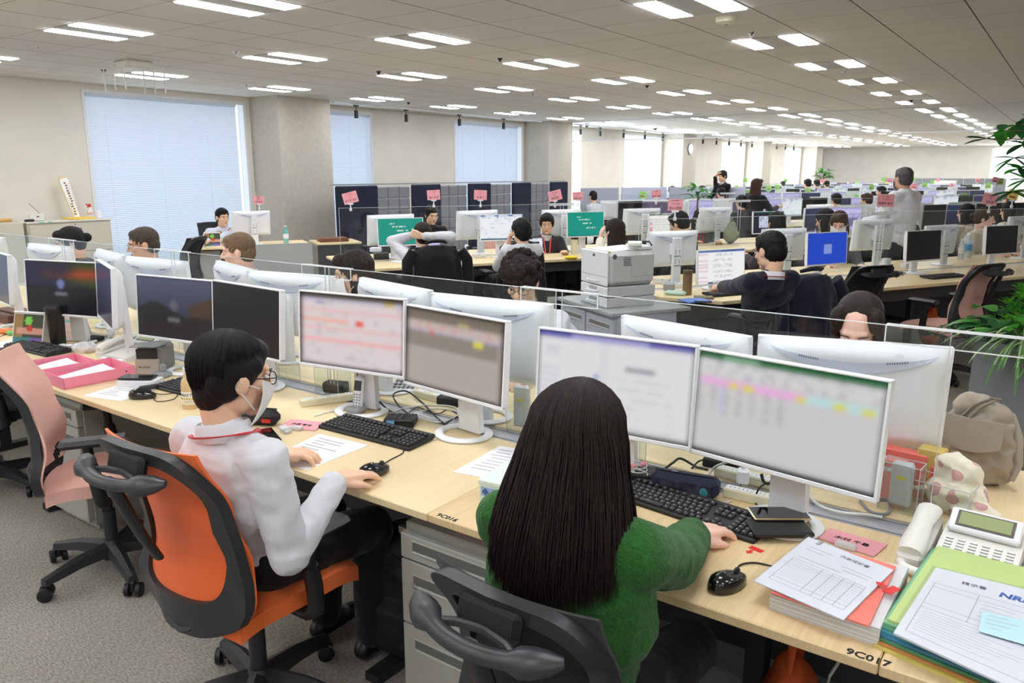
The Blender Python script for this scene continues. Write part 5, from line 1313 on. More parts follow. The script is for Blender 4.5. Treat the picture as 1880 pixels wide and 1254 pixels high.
for tt, lb in ((t1, 'loose white papers curling in the nearer pink box file'), (t2, 'printed sheet lying in the rear pink box file')):
    o = ob('paper_sheet', MB().grid(lambda u, v: V(((u - .5) * L1 * .8, (v - .5) * .19, .012 + .018 * v * v * u)), 8, 8, (0, 0, .001)), PAPER); o.location = tt.location; o.rotation_euler = (0, 0, an + .12); tag(o, lb, 'paper')
# white desk phone, label printer, cradle, smartphone box, calendars
def deskphone(label, p, rz, buttons=True):
    r = thing('desk_phone', label, 'phone', p, rz); M_ = M('phone_ivory', (232, 230, 222), .4)
    def wedge(u, v): return None
    rs = [[(x, -.115, .02), (x, .115, .055), (x, .115, 0), (x, -.115, 0)] for x in (-.045, .125)]
    ob('base', MB().rings([[V(q) for q in s_] for s_ in rs]), M_, r, False)
    tl = math.atan2(.035, .23); zf = lambda y: .0375 + y * .152
    h = ob('handset', MB().tube([(-.085, -.112, .042), (-.085, -.09, .052), (-.085, 0, .074), (-.085, .085, .08), (-.085, .112, .07)], [.026, .03, .024, .03, .026], 12, .62), M_, r)
    ob('handset_cradle', MB().box((-.085, 0, .025), (.062, .23, .05), .01, rx=.12), M_, r, False)
    s_ = ob('display_hood', MB().box((.04, .085, .072), (.155, .07, .018), .004, rx=.5), WHITE, r, False); ob('display_frame', MB().box((.04, .0805, .0805), (.125, .05, .002), rx=.5), M('lcd_bezel', (96, 88, 86), .4), s_, False); ob('display', MB().box((.04, .08, .082), (.112, .04, .002), rx=.5), M('lcd_green', (150, 160, 112), .3), s_, False)
    if buttons:
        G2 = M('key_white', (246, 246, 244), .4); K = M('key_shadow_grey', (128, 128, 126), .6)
        nb = MB(); ns = MB()
        for i in range(4):
            for j in range(3):
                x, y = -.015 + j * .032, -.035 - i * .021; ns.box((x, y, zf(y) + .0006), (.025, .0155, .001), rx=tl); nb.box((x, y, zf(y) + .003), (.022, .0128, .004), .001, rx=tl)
                text('123456789*0#'[i * 3 + j], .012, INKB, r, 'lettering', loc=(x - .004, y, zf(y) + .0054), rot=(tl, 0, 0))
        for i in range(4):
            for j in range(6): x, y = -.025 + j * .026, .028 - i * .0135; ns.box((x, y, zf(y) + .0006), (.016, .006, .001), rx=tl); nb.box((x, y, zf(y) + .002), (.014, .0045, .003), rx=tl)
        for i in range(3): nb.box((.1, -.062 - i * .012, zf(-.062 - i * .012) + .003), (.036, .007, .004), .001, rx=tl)
        nb.box((.1, -.035, zf(-.035) + .003), (.03, .024, .005), .002, rx=tl)
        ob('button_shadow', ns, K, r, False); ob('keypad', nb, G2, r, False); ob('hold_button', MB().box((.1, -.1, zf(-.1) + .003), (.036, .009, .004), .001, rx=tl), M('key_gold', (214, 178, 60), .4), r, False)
    return r
deskphone('ivory desk phone with green display and keypad at the frame corner', T(1757, 1030, DZ), -.06)
deskphone('ivory desk phone behind the pink box files', T(238, 652, DZ), .15, False)
r = thing('coiled_cord', 'thick ivory handset cord end beside the folder stack', 'cord', D(1660, 1046), 0); ob('cord', MB().tube([(-.012, .04, .01), (-.01, .01, .012), (0, -.015, .014), (.03, -.03, .016), (.05, -.02, .02)], .011, 10), MATS['phone_ivory'], r)
p = D(285, 682); r = thing('label_printer', 'grey label printer with a silver front beside the rock-scene screen', 'printer', p, .62)
ob('body', MB().box((0, .02, .065), (.115, .17, .13), .014), M('printer_grey', (122, 124, 124), .4), r); ob('silver_front', MB().box((0, -.068, .04), (.113, .012, .078), .004), M('silver_plastic', (176, 172, 166), .3, .3), r); ob('dark_face', MB().box((0, -.066, .1), (.1, .012, .05), .004), DARK, r); ob('clear_lid', MB().box((0, -.03, .137), (.13, .14, .006), .002, rx=-.06), milky('smoke_lid', (150, 154, 156), .3), r)
text('brother', .018, INKB, r, 'lettering', loc=(-.012, -.0745, .04), rot=(pi / 2, 0, 0))
p = D(298, 692); r = thing('charging_cradle', 'small empty grey charging cradle by the label printer', 'cradle', p, .4); ob('base', MB().box((0, 0, .012), (.075, .06, .024), .006), GREYP, r); ob('backrest', MB().box((0, .012, .04), (.032, .02, .04), .008), GREYP, r)
p = D(258, 707); r = thing('phone_box', 'white smartphone box in clear wrap on the sheet of paper', 'box', p, .6); ob('carton', MB().box((0, 0, .014), (.17, .085, .028), .002), WHITE, r, False)
phone('dark smartphone resting on its white box', p + V((-.015, 0, 0)), .6 + pi / 2, DZ + .03)
o = ob('stapler', MB().box((0, 0, .012), (.075, .02, .02), .006, ry=-.06), DARK, None, False); o.location = D(272, 716, .002); o.rotation_euler = (0, 0, 1.0); tag(o, 'short dark grey stick in front of the white smartphone box', 'stick')
def easel(label, p, rz, face, w_=.2, h_=.15):
    r = thing('desk_calendar', label, 'calendar', p, rz, 'desk calendars'); ob('stand', MB().add([(-w_ / 2, -.045, 0), (w_ / 2, -.045, 0), (w_ / 2, .045, 0), (-w_ / 2, .045, 0), (-w_ / 2, 0, h_), (w_ / 2, 0, h_)], [(0, 1, 5, 4), (2, 3, 4, 5), (0, 4, 3), (1, 2, 5), (0, 3, 2, 1)]), M('card_cream', (232, 228, 216), .7), r, False)
    mb = MB().grid(lambda u, v: V(((u - .5) * w_ * .94, -.045 + .045 * (.06 + .9 * v) - .0015, h_ * (.06 + .9 * v))), 24, 18); me = mb.mesh('picture', [M('picture_print', (255, 255, 255), .6)])
    m = MATS['picture_print']; 
    if 'pc' not in m: 
        n = m.node_tree.nodes.new('ShaderNodeVertexColor'); n.layer_name = 'Col'; m.node_tree.links.new(n.outputs[0], m.node_tree.nodes['Principled BSDF'].inputs['Base Color']); m['pc'] = 1
    at = me.color_attributes.new('Col', 'FLOAT_COLOR', 'POINT')
    for k in range(len(me.vertices)): at.data[k].color = (*lin(face((k % 25) / 24, 1 - (k // 25) / 18)), 1)
    link('picture', me, r)
    ob('binding', MB().tube([(-w_ / 2, 0, h_ + .003), (w_ / 2, 0, h_ + .003)], .005, 8), WHITE, r); return r
def f_hands(u, v):
    if v > .8: return (120, 96, 170) if u > .55 else (60, 130, 130)
    if math.hypot(u - .5, (v - .22) * .8) < .13: return (120, 200, 70)
    if math.hypot(u - .55, v - .48) < .11: return (196, 60, 46)
    if v > .45 and abs(u - .55) < .45 and v < .72: return (206, 150, 130)
    return (150, 120, 70) if u < .3 else (60, 66, 52)
def f_pink(u, v): return (232, 150, 150) if v < .12 else ((130, 200, 196) if inr(u, v, .2, .45, .3, .42) else (240, 196, 190) if int(u * 24) % 4 and int(v * 18) % 4 else (244, 226, 220))
easel('picture calendar of cupped hands holding a green sprout', D(62, 630), .35, f_hands, .21, .17); easel('pink month calendar behind the black tumbler', D(140, 622), .15, f_pink, .19, .16)
easel('picture calendar on the manager’s desk by the window', IS(.62, 10.6, DZ), .9, f_hands, .2, .17)
# clear boxes and card holders
def clear_box(label, p, rz, d=(.1, .07, .1), grey=False):
    r = thing('acrylic_stand', label, 'stand', p, rz, 'clear acrylic stands'); w_, l_, h_ = d
    ob('clear_wall', MB().box((0, -l_ / 2, h_ / 2), (w_, .003, h_)).box((0, l_ / 2, h_ / 2), (w_, .003, h_)).box((-w_ / 2, 0, h_ / 2), (.003, l_, h_)).box((w_ / 2, 0, h_ / 2), (.003, l_, h_)), ACR, r, False)
    mb = MB()
    for x in (-1, 1):
        for y in (-1, 1): mb.box((x * w_ / 2, y * l_ / 2, h_ / 2), (.002, .002, h_))
        mb.box((x * w_ / 2, 0, h_), (.002, l_, .002)).box((0, x * l_ / 2, h_), (w_, .002, .002))
    ob('polished_edge', mb, ACE, r, False)
    if grey: ob('grey_holder', MB().box((0, 0, h_ * .55), (w_ * .55, .03, h_ * .9), .006), M('frost_grey', (205, 207, 208), .5), r, False); ob('yellow_label', MB().box((0, -.0162, h_ * .7), (.024, .001, .01)), M('label_tape', (236, 220, 70), .5), r, False)
    return r
clear_box('clear stand with a grey holder between the brownish screen and the woman', D(958, 790), .1, (.1, .06, .17), True); clear_box('clear stand with a grey holder behind the spreadsheet screen', D(1650, 935), -.1, (.1, .06, .14), True)
clear_box('empty clear box beside the black charging brick', D(520, 704), .2, (.12, .09, .09)); clear_box('clear box over the black charging brick', D(612, 722), .2, (.12, .09, .12)); clear_box('empty clear stand standing near the ivory phone display', D(1722, 945), -.15, (.16, .09, .1)); clear_box('clear stand behind the woman’s right cheek', D(1158, 848), .1, (.08, .06, .12))
# woman's side
p = D(935, 905); r = thing('card_box', 'pale green and white box with a blue spade mark by the woman’s left shoulder', 'box', p, .12); ob('carton', MB().box((0, 0, .024), (.11, .17, .048), .003), M('mint_card', (220, 234, 222), .5), r, False); ob('lid', MB().box((0, 0, .056), (.113, .173, .016), .003), M('mint_lid', (228, 240, 230), .5), r, False)
sp_ = MB(); SB = M('spade_blue', (58, 92, 160), .5); ob('blue_patch', MB().box((-.02, -.0868, .03), (.05, .001, .026)), M('patch_blue', (150, 178, 224), .5), r, False)
ob('spade_mark', MB().prism([(-.011, -.004), (-.004, -.004), (-.002, -.011), (.002, -.011), (.004, -.004), (.011, -.004), (.009, .003), (0, .012), (-.009, .003)], 0, .001), SB, r, False).matrix_local = Mx.Translation((-.03, -.0875, .03)) @ Euler((pi / 2, 0, 0)).to_matrix().to_4x4()
c, a, L_ = pose((1206, 897), (1308, 915)); r = thing('pencil_case', 'navy pencil case with clear window between keyboard and cables', 'pencil case', c, a); NV = M('navy_nylon', (28, 36, 66), .6)
ob('pouch', MB().box((0, .01, .03), (.2, .06, .06), .016), NV, r); ob('clear_window', MB().box((.005, -.021, .026), (.15, .003, .036), .001), M('window_vinyl', (70, 66, 84), .12, var=(40, .6)), r, False); ob('zip', MB().tube([(-.09, .005, .062), (0, .0, .0635), (.09, .005, .062)], .003, 6), DARK, r); ob('zip_pull', MB().box((-.03, -.004, .066), (.02, .006, .003), .001), CHROME, r, False); ob('teal_eraser', MB().ell((.06, -.022, .022), (.012, .004, .014)), M('teal_rubber', (60, 150, 160), .5), r)
p = D(1430, 985); o = ob('mobile_router', MB().box((0, 0, .009), (.085, .155, .016), .005), BLACK); o.location = (p.x, p.y, DZ + .0135); o.rotation_euler = (0, 0, -.95); tag(o, 'black portable hard case beneath the smartphone by the keyboard', 'hard drive')
o = ob('mobile_phone', MB().box((0, 0, .006), (.06, .12, .012), .004), M('phone_silver', (176, 178, 182), .3, .5)); q = D(1446, 982); o.location = (q.x, q.y, DZ); o.rotation_euler = (0, 0, -1.3); tag(o, 'silver-edged handset at the bottom of the phone pile', 'phone')
phone('black smartphone with a gold rim on top of the phone pile', D(1428, 966), -.95, DZ + .031, 0, M('gold_rim', (214, 196, 160), .25, .8))
REDT = M('red_sticker', (222, 50, 46), .5)
def arrow(label, p, rz, s_=1.0, off=(0, 0)):
    r = ob('arrow_sticker', MB().prism([(x * s_, y * s_) for x, y in ((-.004, .012), (.004, .012), (.004, 0), (.01, 0), (0, -.012), (-.01, 0), (-.004, 0))], 0, .0008).box((off[0], off[1], .0004), (.036 * s_, .017 * s_, .0008)), REDT, None, False); r.location = p; r.rotation_euler = (0, 0, rz); return tag(r, label, 'sticker')
arrow('red arrow sticker on the bare wood beside the phone pile', D(1376, 1013, .0004), -.25, 1, (.004, .024))
# folders and document stacks
def pile(name, label, cat, base, z0, h, mat, n=1): 
    P = poly_on(base, z0); c = V((sum(x for x, _ in P) / 4, sum(y for _, y in P) / 4, z0)); r = thing(name, label, cat, c); return r, [(x - c.x, y - c.y) for x, y in P], c
r, P, c = pile('document_stack', 'thick stack of clear-foldered papers under the red folder', 'stack', [(1478, 1030), (1665, 1070), (1612, 1188), (1412, 1118)], DZ, .05, None)
for k in range(9): ob('clear_folder', MB().prism([(x * (1 + .004 * sin(k * 3)), y * (1 + .004 * cos(k * 2))) for x, y in P], .0045 * k, .0045 * k + .0038), M('stack_paper%d' % (k % 2), ((214, 214, 214), (232, 232, 230))[k % 2], .4), r, False)
zt = DZ + .042
sheet('salmon-red folder lying on the thick document stack', [(1510, 1000), (1645, 1042), (1595, 1152), (1415, 1090)], zt, .003, M('folder_red', (250, 128, 112), .45), 8, 'folder', 'folder', M('folder_print', (224, 96, 84), .6), seed=6)
o = sheet('white work form with a table in a clear sleeve on the red folder', [(1484, 987), (1640, 1048), (1548, 1140), (1384, 1068)], zt + .006, .002, PAPER, 0)
F_ = [T(*q, zt + .0085) for q in ((1484, 987), (1640, 1048), (1548, 1140), (1384, 1068))]; bl = lambda u, v: (F_[0] * (1 - u) + F_[1] * u) * (1 - v) + (F_[3] * (1 - u) + F_[2] * u) * v - o.location
mb = MB()
def seg(u0, v0, u1, v1, w_=.0007):
    a_, b_ = bl(u0, v0), bl(u1, v1); n_ = V((-(b_ - a_).y, (b_ - a_).x, 0)).normalized() * w_; mb.add([a_ - n_, b_ - n_, b_ + n_, a_ + n_], [(0, 1, 2, 3)])
for v in (.42, .46, .8, .86): seg(.08, v, .92, v)
for k in range(7): seg(.1, .5 + .04 * k, .9, .5 + .04 * k, .0003)
for u in (.08, .44, .56, .68, .8, .92): seg(u, .42, u, .86)
for k, (a_, b_) in enumerate(((.1, .4), (.1, .32), (.55, .9), (.6, .88), (.1, .6))): seg(a_, .14 + .055 * k, b_, .14 + .055 * k, .001)
ob('printed_table', mb, LINEM, o, False); an = math.atan2((F_[1] - F_[0]).y, (F_[1] - F_[0]).x); tt = text('作業確認書', .014, INK, o, 'lettering', loc=tuple(bl(.62, .1)), rot=(0, 0, an))
o2 = ob('clear_sleeve', MB().prism([tuple((bl(u, v)).xy) for u, v in ((-.03, -.03), (1.03, -.03), (1.03, 1.03), (-.03, 1.03))], .004, .005), clear('sleeve', (252, 253, 255), .08, .6, .04), o, False)
arrow('red arrow sticker pointing at the white work form', T(1618, 1073, zt + .011), 1.2 + pi, 1.1, (.004, .026))
p = T(1505, 1000, zt + .012); o = ob('paper_clip', MB().tube([(0, 0, 0), (.02, .004, 0), (.02, .01, 0), (-.004, .008, 0), (-.004, .002, 0), (.014, .003, 0)], .0007, 5), CHROME); o.location = p; o.rotation_euler = (0, 0, 1.2); tag(o, 'steel paper clip at the top of the white work form', 'paper clip')
# coloured file heap
r, P, c = pile('folder_stack', 'heap of yellow, green and blue clear files at the frame corner', 'stack', [(1705, 1035), (1990, 1110), (1940, 1330), (1602, 1188)], DZ, .05, None)
for k, col in enumerate(((226, 214, 120), (214, 150, 90), (90, 160, 120), (80, 150, 190), (90, 170, 190), (110, 180, 150), (150, 205, 160), (205, 226, 150))):
    ob('clear_file', MB().prism([(x * (1 - .01 * k) + .006 * sin(k), y * (1 - .01 * k) + .004 * k) for x, y in P], .006 * k, .006 * k + .005), milky('file_%d' % k, col, .12), r, False)
zt = DZ + .05
o = sheet('white printed form in a glossy sleeve on the heap of coloured files', [(1718, 1045), (1990, 1112), (1950, 1310), (1640, 1165)], zt, .004, PAPER, 0)
F_ = [T(*q, zt + .0046) for q in ((1718, 1045), (1990, 1112), (1950, 1310), (1640, 1165))]; bl = lambda u, v: (F_[0] * (1 - u) + F_[1] * u) * (1 - v) + (F_[3] * (1 - u) + F_[2] * u) * v - o.location
mb = MB()
for v in (.2, .26, .5, .56, .9): seg(.05, v, .95, v)
seg(.05, .2, .05, .9); seg(.36, .2, .36, .56)
for k in range(9): seg(.08, .6 + .03 * k, .3 + .5 * hsh(k, 3), .6 + .03 * k, .0005)
for k in range(4): seg(.4, .3 + .05 * k, .62, .3 + .05 * k, .0007)
ob('printed_table', mb, LINEM, o, False); an = math.atan2((F_[1] - F_[0]).y, (F_[1] - F_[0]).x)
text('NRI', .03, M('logo_blue', (70, 110, 190), .5), o, 'lettering', loc=tuple(bl(.56, .12)), rot=(0, 0, an), shear=.2, bold=.0012); text('請求書', .016, INK, o, 'lettering', loc=tuple(bl(.3, .1)), rot=(0, 0, an))
ob('clear_sleeve', MB().prism([tuple((bl(u, v)).xy) for u, v in ((-.03, -.03), (1.03, -.03), (1.03, 1.03), (-.03, 1.03))], .006, .007), MATS['sleeve'], o, False)
sheet('pale blue sticky note on the glossy form', [(1803, 1124), (1888, 1142), (1893, 1188), (1797, 1160)], zt + .008, .001, M('note_blue', (186, 222, 230), .7), 4, 'sticky_note', 'note', seed=9)
# bag, dotted pouch and books across the clear screen
TAUPE = M('taupe_nylon', (150, 138, 122), .55, bump=(14, .5, .012), sheen=.2)
p = T(1795, 895, DZ); r = thing('backpack', 'slouchy taupe backpack standing on the far side of the front desk', 'bag', (p.x - .02, p.y + .05, DZ), -.25); r.scale = (.72, .72, .74)
mb = MB(); mb.ell((0, 0, .12), (.15, .095, .13)); mb.ell((.01, .0, .2), (.13, .085, .12)); mb.ell((-.01, .01, .06), (.155, .1, .07)); mb.ell((-.02, .0, .3), (.085, .06, .07)); mb.ell((.05, .0, .29), (.06, .05, .05))
me = remesh(mb, .006, 'bag_body', [TAUPE], 4, ((8, 8, 11), .022), 5); link('bag_body', me, r)
ob('zip', MB().tube([(-.09, -.08, .22), (-.06, -.078, .26), (-.02, -.05, .33), (.03, -.01, .365), (.06, .02, .36)], .006, 8).tube([(-.06, -.088, .22), (-.03, -.08, .26), (.01, -.05, .33), (.05, -.01, .36)], .005, 8), M('zip_taupe', (120, 110, 92), .4), r)
ob('zip_pull', MB().ell((-.085, -.09, .215), (.012, .006, .008)).ell((-.055, -.1, .212), (.012, .006, .007)), M('brass', (190, 160, 90), .3, .9), r)
for s_ in (-1, 1): ob('carry_strap', MB().tube([(s_ * .05, .06, .32), (s_ * .1, .05, .3), (s_ * .145, .02, .22), (s_ * .16, .0, .12), (s_ * .15, -.02, .05)], [.012, .016, .018, .018, .014], 8, .5), TAUPE, r)
ob('flap', MB().grid(lambda u, v: V(((u - .5) * .24, -.1 - .018 * sin(pi * u) + .025 * v, .19 + .1 * v - .03 * (1 - (2 * u - 1) ** 2) * (1 - v))), 14, 8, (0, -.006, 0)), TAUPE, r)
def spots():
    m = M('dotted_cotton', (232, 222, 196), .85, sheen=.2); nt = m.node_tree; b = nt.nodes['Principled BSDF']; N = nt.nodes.new; L = nt.links.new
    tc = N('ShaderNodeTexCoord'); vo = N('ShaderNodeTexVoronoi'); vo.inputs['Scale'].default_value = 17; vo.inputs['Randomness'].default_value = .35; L(tc.outputs['Object'], vo.inputs['Vector'])
    lt_ = N('ShaderNodeMath'); lt_.operation = 'LESS_THAN'; lt_.inputs[1].default_value = .36; L(vo.outputs['Distance'], lt_.inputs[0])
    mx = N('ShaderNodeMix'); mx.data_type = 'RGBA'; mx.inputs[6].default_value = (*lin((234, 226, 202)), 1); mx.inputs[7].default_value = (*lin((206, 160, 156)), 1); L(lt_.outputs[0], mx.inputs[0]); L(mx.outputs[2], b.inputs['Base Color']); return m
p = T(1752, 948, DZ); r = thing('drawstring_pouch', 'cream cotton pouch with pink dots slumped before the taupe backpack', 'pouch', (p.x, p.y + .03, DZ), -.3)
mb = MB(); mb.ell((0, 0, .05), (.085, .06, .052)); mb.ell((-.01, .01, .11), (.06, .045, .05)); mb.ell((-.03, .0, .14), (.035, .035, .03)); mb.ell((.05, -.02, .03), (.07, .045, .03)); me = remesh(mb, .005, 'pouch_body', [spots()], 3, ((14, 14, 14), .012), 2); link('pouch_body', me, r)
ob('tied_ear', MB().tube([(-.06, -.01, .06), (-.1, -.02, .045), (-.13, -.015, .04), (-.1, .01, .03), (-.06, 0, .035)], [.014, .012, .008, .01, .012], 8, .6), MATS['dotted_cotton'], r)
for i, (px, py, rz, d, col, lb, nm, ct) in enumerate(((1640, 905, -.1, (.16, .04, .13), (236, 110, 92), 'red binder with a white label strip behind the spreadsheet monitor', 'binder', 'binder'), (1612, 915, -.1, (.13, .03, .12), (244, 150, 140), 'pink booklet beside the red binder', 'booklet', 'book'), (1700, 918, -.12, (.07, .05, .15), (206, 178, 88), 'mustard box with orange flowers beside the red binder', 'gift_box', 'box'), (1720, 930, -.2, (.05, .05, .11), (226, 96, 88), 'red packet squeezed behind the dotted pouch', 'packet', 'packet'))):
    q = T(px, py, DZ); r = thing(nm, lb, ct, (q.x, q.y + .03, DZ), rz); ob('cover' if i < 2 else 'carton', MB().box((0, 0, d[2] / 2), d, .003), M('cover_%d' % i, col, .5), r, False)
    if i < 2: ob('label_strip', MB().box((0, -d[1] / 2 - .0006, d[2] * .75), (d[0] * .6, .001, .012)), PAPER, r, False)
    if i == 2:
        for k in range(6): ob('flower', MB().ell((-.02 + .01 * (k % 4), -.0256, .02 + .007 * k), (.008, .001, .008), n=8, m=6), M('flower_orange' if k % 2 else 'leaf_teal', (226, 150, 60) if k % 2 else (90, 130, 130), .6), r, False)
o = ob('wooden_tray', MB().box((0, 0, .03), (.3, .2, .06), .006).box((0, 0, .065), (.32, .1, .01), .003), M('dark_walnut', (92, 52, 34), .5), None, False); p = D(10, 596); o.location = (p.x - .1, p.y + .1, DZ); tag(o, 'dark wooden tray at the window end of the front desk', 'tray')
for i, (px, py, col, lb) in enumerate(((12, 612, (226, 120, 50), 'orange pen case at the window end of the desk'), (42, 612, (110, 180, 110), 'green folded cloth at the window end of the desk'))):
    q = D(px, py); o = ob('pen_case' if i == 0 else 'folded_cloth', MB().box((0, 0, .012), (.16, .07, .022), .008), M('end_%d' % i, col, .6)); o.location = q; o.rotation_euler = (0, 0, .5 + i); tag(o, lb, 'case' if i == 0 else 'cloth')
o = thing('plastic_bag', 'crumpled clear plastic bag between the tumbler and the pink box files', 'bag', D(155, 645)); mb = MB(); mb.ell((0, 0, .02), (.07, .05, .022)); mb.ell((.04, .01, .024), (.04, .04, .022)); link('film', remesh(mb, .005, 'film', [milky('film_white', (236, 236, 238), .45)], 1, ((20, 20, 20), .02), 3), o)
ob('red_packet', MB().box((.05, -.01, .012), (.04, .02, .01), .002), RED, o, False)

# ------------------------------------------------------------------ under the front desk
def pedestal(label, x0, x1, y0, z1, rz=0, hs=(.085, .16, .30), keyset=False, lk=True, steel=None):
    r = thing('drawer_pedestal', label, 'cabinet', ((x0 + x1) / 2, y0, 0), rz, 'steel drawer pedestals'); w_ = x1 - x0; ST = steel or STEEL
    ob('body', MB().box((0, .27, (z1 + .03) / 2), (w_, .5, z1 - .03), .004).box((0, .27, .02), (w_ - .03, .46, .04)), ST, r, False)
    z = z1 - .022
    for i, h in enumerate(hs):
        h = min(h, z - .05); d = ob('drawer', MB().box((0, .006, z - h / 2), (w_ - .008, .028, h - .006), .003), ST, r, False)
        zc = z - min(h * .42, .06)
        ob('pull_recess', MB().box((0, -.0085, zc), (w_ * .72, .003, .036)), M('recess_dark', (104, 104, 100), .5), d, False); ob('pull_lip', MB().box((0, -.011, zc - .016), (w_ * .72, .008, .006), .002).box((0, -.0095, zc + .018), (w_ * .74, .004, .003)), CHROME if False else M('steel_light', (196, 196, 190), .3), d, False)
        z -= h
    if lk: ob('lock', MB().at((-w_ * .34, -.008, z1 - .022 - hs[0] - .075), 0, pi / 2).lathe([(.001, .0), (.011, 0), (.011, .006), (.001, .006)], 14), CHROME, r)
    return r
pedestal('grey steel pedestal under the desk seam beside the woman in green', -1.53, -1.14, 1.56, .62, 0, (.085, .215, .30))
pl = pedestal('grey steel pedestal behind the salmon chair with a pink key fob', -3.93, -3.54, 1.58, .62, 0, (.085, .215, .30))
k = thing('key_fob', 'pink key fob hanging from the lock of the rear pedestal', 'key fob', TY(80, 775, 1.555)); ob('key', MB().box((0, 0, .03), (.012, .003, .05), .001), CHROME, k, False); ob('tag', MB().box((.004, -.006, -.03), (.034, .006, .07), .003, ry=.1), M('fob_pink', (240, 120, 160), .4), k, False)
for i in range(5):
    o = ob('paper_bundle', MB().box((0, 0, .006), (.24, .3, .011), .002), M('bundle_%d' % i, ((226, 120, 130), (232, 232, 226), (222, 216, 196), (236, 236, 232), (228, 224, 210))[i], .6), None, False); o.location = (-1.24 + .006 * sin(i * 2), 1.76, .6205 + .012 * i); o.rotation_euler = (0, 0, .03 * sin(i * 3)); tag(o, '%s bundle from the bottom in the papers on the nearer steel pedestal' % nth(i + 1), 'papers', 'papers on the pedestal')
NYL = M('nylon_black', (18, 18, 19), .6)
r = thing('backpack', 'black backpack standing on the carpet beside the grey pedestal', 'bag', (-1.72, 1.76, 0), .1)
mb = MB(); mb.box((0, .0, .2), (.25, .13, .38), .05); mb.box((0, -.07, .13), (.21, .06, .2), .025); mb.ell((0, 0, .38), (.11, .06, .06)); link('bag_body', remesh(mb, .007, 'bag_body', [NYL], 3, ((9, 9, 9), .008), 4), r)
ob('zip', MB().tube([(-.1, -.068, .1), (-.105, -.066, .28), (-.07, -.065, .37), (0, -.06, .4), (.07, -.065, .37), (.105, -.066, .28)], .004, 6), DARK, r); ob('zip_pull', MB().box((-.075, -.075, .33), (.01, .006, .04), .002), CHROME, r, False); ob('grab_handle', MB().tube([(-.05, .03, .41), (-.045, .02, .47), (0, .015, .49), (.045, .02, .47), (.05, .03, .41)], .011, 8), NYL, r)
OR2 = M('orange_cloth_dark', (196, 84, 34), .8, bump=(10, .4, .01))
r = thing('tote_bag', 'orange fabric bag hanging under the desk by the woman’s knees', 'bag', (-.43, 1.8, .2)); link('cloth_body', remesh(MB().ell((0, 0, .12), (.07, .1, .16)).ell((.02, 0, .02), (.06, .09, .07)), .008, 'cloth_body', [OR2], 3, ((9, 9, 6), .015), 2), r); ob('carry_strap', MB().tube([(0, -.05, .22), (.01, -.04, .4), (.01, .0, .46), (.01, .04, .4), (0, .05, .22)], .012, 8, .4), OR2, r)
r = thing('orange_bag', 'orange drawstring bag hanging below the desk between far chairs', 'bag', IS(6.35, 4.75, .12), A60); link('cloth_body', remesh(MB().ell((0, 0, .12), (.13, .06, .15)).ell((0, 0, .27), (.05, .04, .06)), .01, 'cloth_body', [OR2], 3, ((9, 9, 6), .015), 6), r); ob('drawstring', MB().tube([(0, 0, .3), (0, 0, .56)], .006, 6), BLACK, r)
o = ob('orange_curtain', MB().grid(lambda u, v: V(((u - .5) * .12, .01 * sin(u * 14), -.3 * v)), 10, 6, (0, .004, 0)), OR2); o.location = (-1.5, 2.02, .69); tag(o, 'strip of orange cloth hanging beside the grey pedestal', 'cloth')
for i, (a_, b_) in enumerate(((( 1470, 1190), (1440, 1260)), ((1550, 1200), (1540, 1260)))):
    P0 = TY(*a_, 1.95); o = ob('cable', MB().tube([(0, 0, .0), (-.03, 0, -.08), (-.05, .02, -.2), (-.02, .04, -.4), (.0, .05, -max(.05, P0.z - .012))], .004, 8), CW); o.location = (P0.x, P0.y, P0.z); tag(o, ('white' if i == 0 else 'second white') + ' cable drooping under the desk near the number on its edge', 'cable')
# ------------------------------------------------------------------ printer on its cabinets, by the island end
rzp = rad(-30); xd, yd = V((.8660254, -.5, 0)), V((.5, .8660254, 0)); CZ = .70
fl = T(1030, 545, CZ); fr_ = T(1118, 576, CZ)
for i in range(2):
    p = fl + xd * (.20 + .395 * i); pedestal('blue-grey drawer cabinet under the big printer, %s one' % ('window-side' if i == 0 else 'walkway-side'), 0, .385, 0, CZ - .025, rzp, (.16, .24, .26), True, i == 1, STEELB); o = [q for q in bpy.data.objects if q.name.startswith('drawer_pedestal')][-1]
    o = sorted([q for q in COL.objects if q.name.startswith('drawer_pedestal')], key=lambda q: q.name)[-1]; o.location = (p.x, p.y, 0)
c = fl + xd * .395 + yd * .3; o = ob('counter_top', MB().box((0, 0, .0125), (.81, .66, .025), .003), M('counter_grey', (160, 162, 162), .4), None, False); o.location = (c.x, c.y, CZ - .0245); o.rotation_euler = (0, 0, rzp); tag(o, 'grey counter top across the two cabinets under the printer', 'counter')
PF = M('printer_white', (232, 233, 234), .35); PS = M('printer_side_grey', (190, 190, 186), .4); PD = M('printer_gap', (90, 90, 90), .6)
W_, L_ = .375, .40; frp = T(1115, 567, CZ); c = frp - xd * W_ / 2 + yd * L_ / 2
r = thing('printer', 'large white and grey laser printer with two extra paper trays', 'printer', (c.x, c.y, CZ), rzp)
def shell(z0, z1, nm, bev=.012):
    o = ob(nm, MB().box((0, .004, (z0 + z1) / 2), (W_, L_ - .008, z1 - z0 - .003), bev), PS, r, False)
    f_ = ob('front_panel', MB().box((0, -L_ / 2 - .002, (z0 + z1) / 2), (W_ - .004, .014, z1 - z0 - .006), .005), PF, o, False); return o
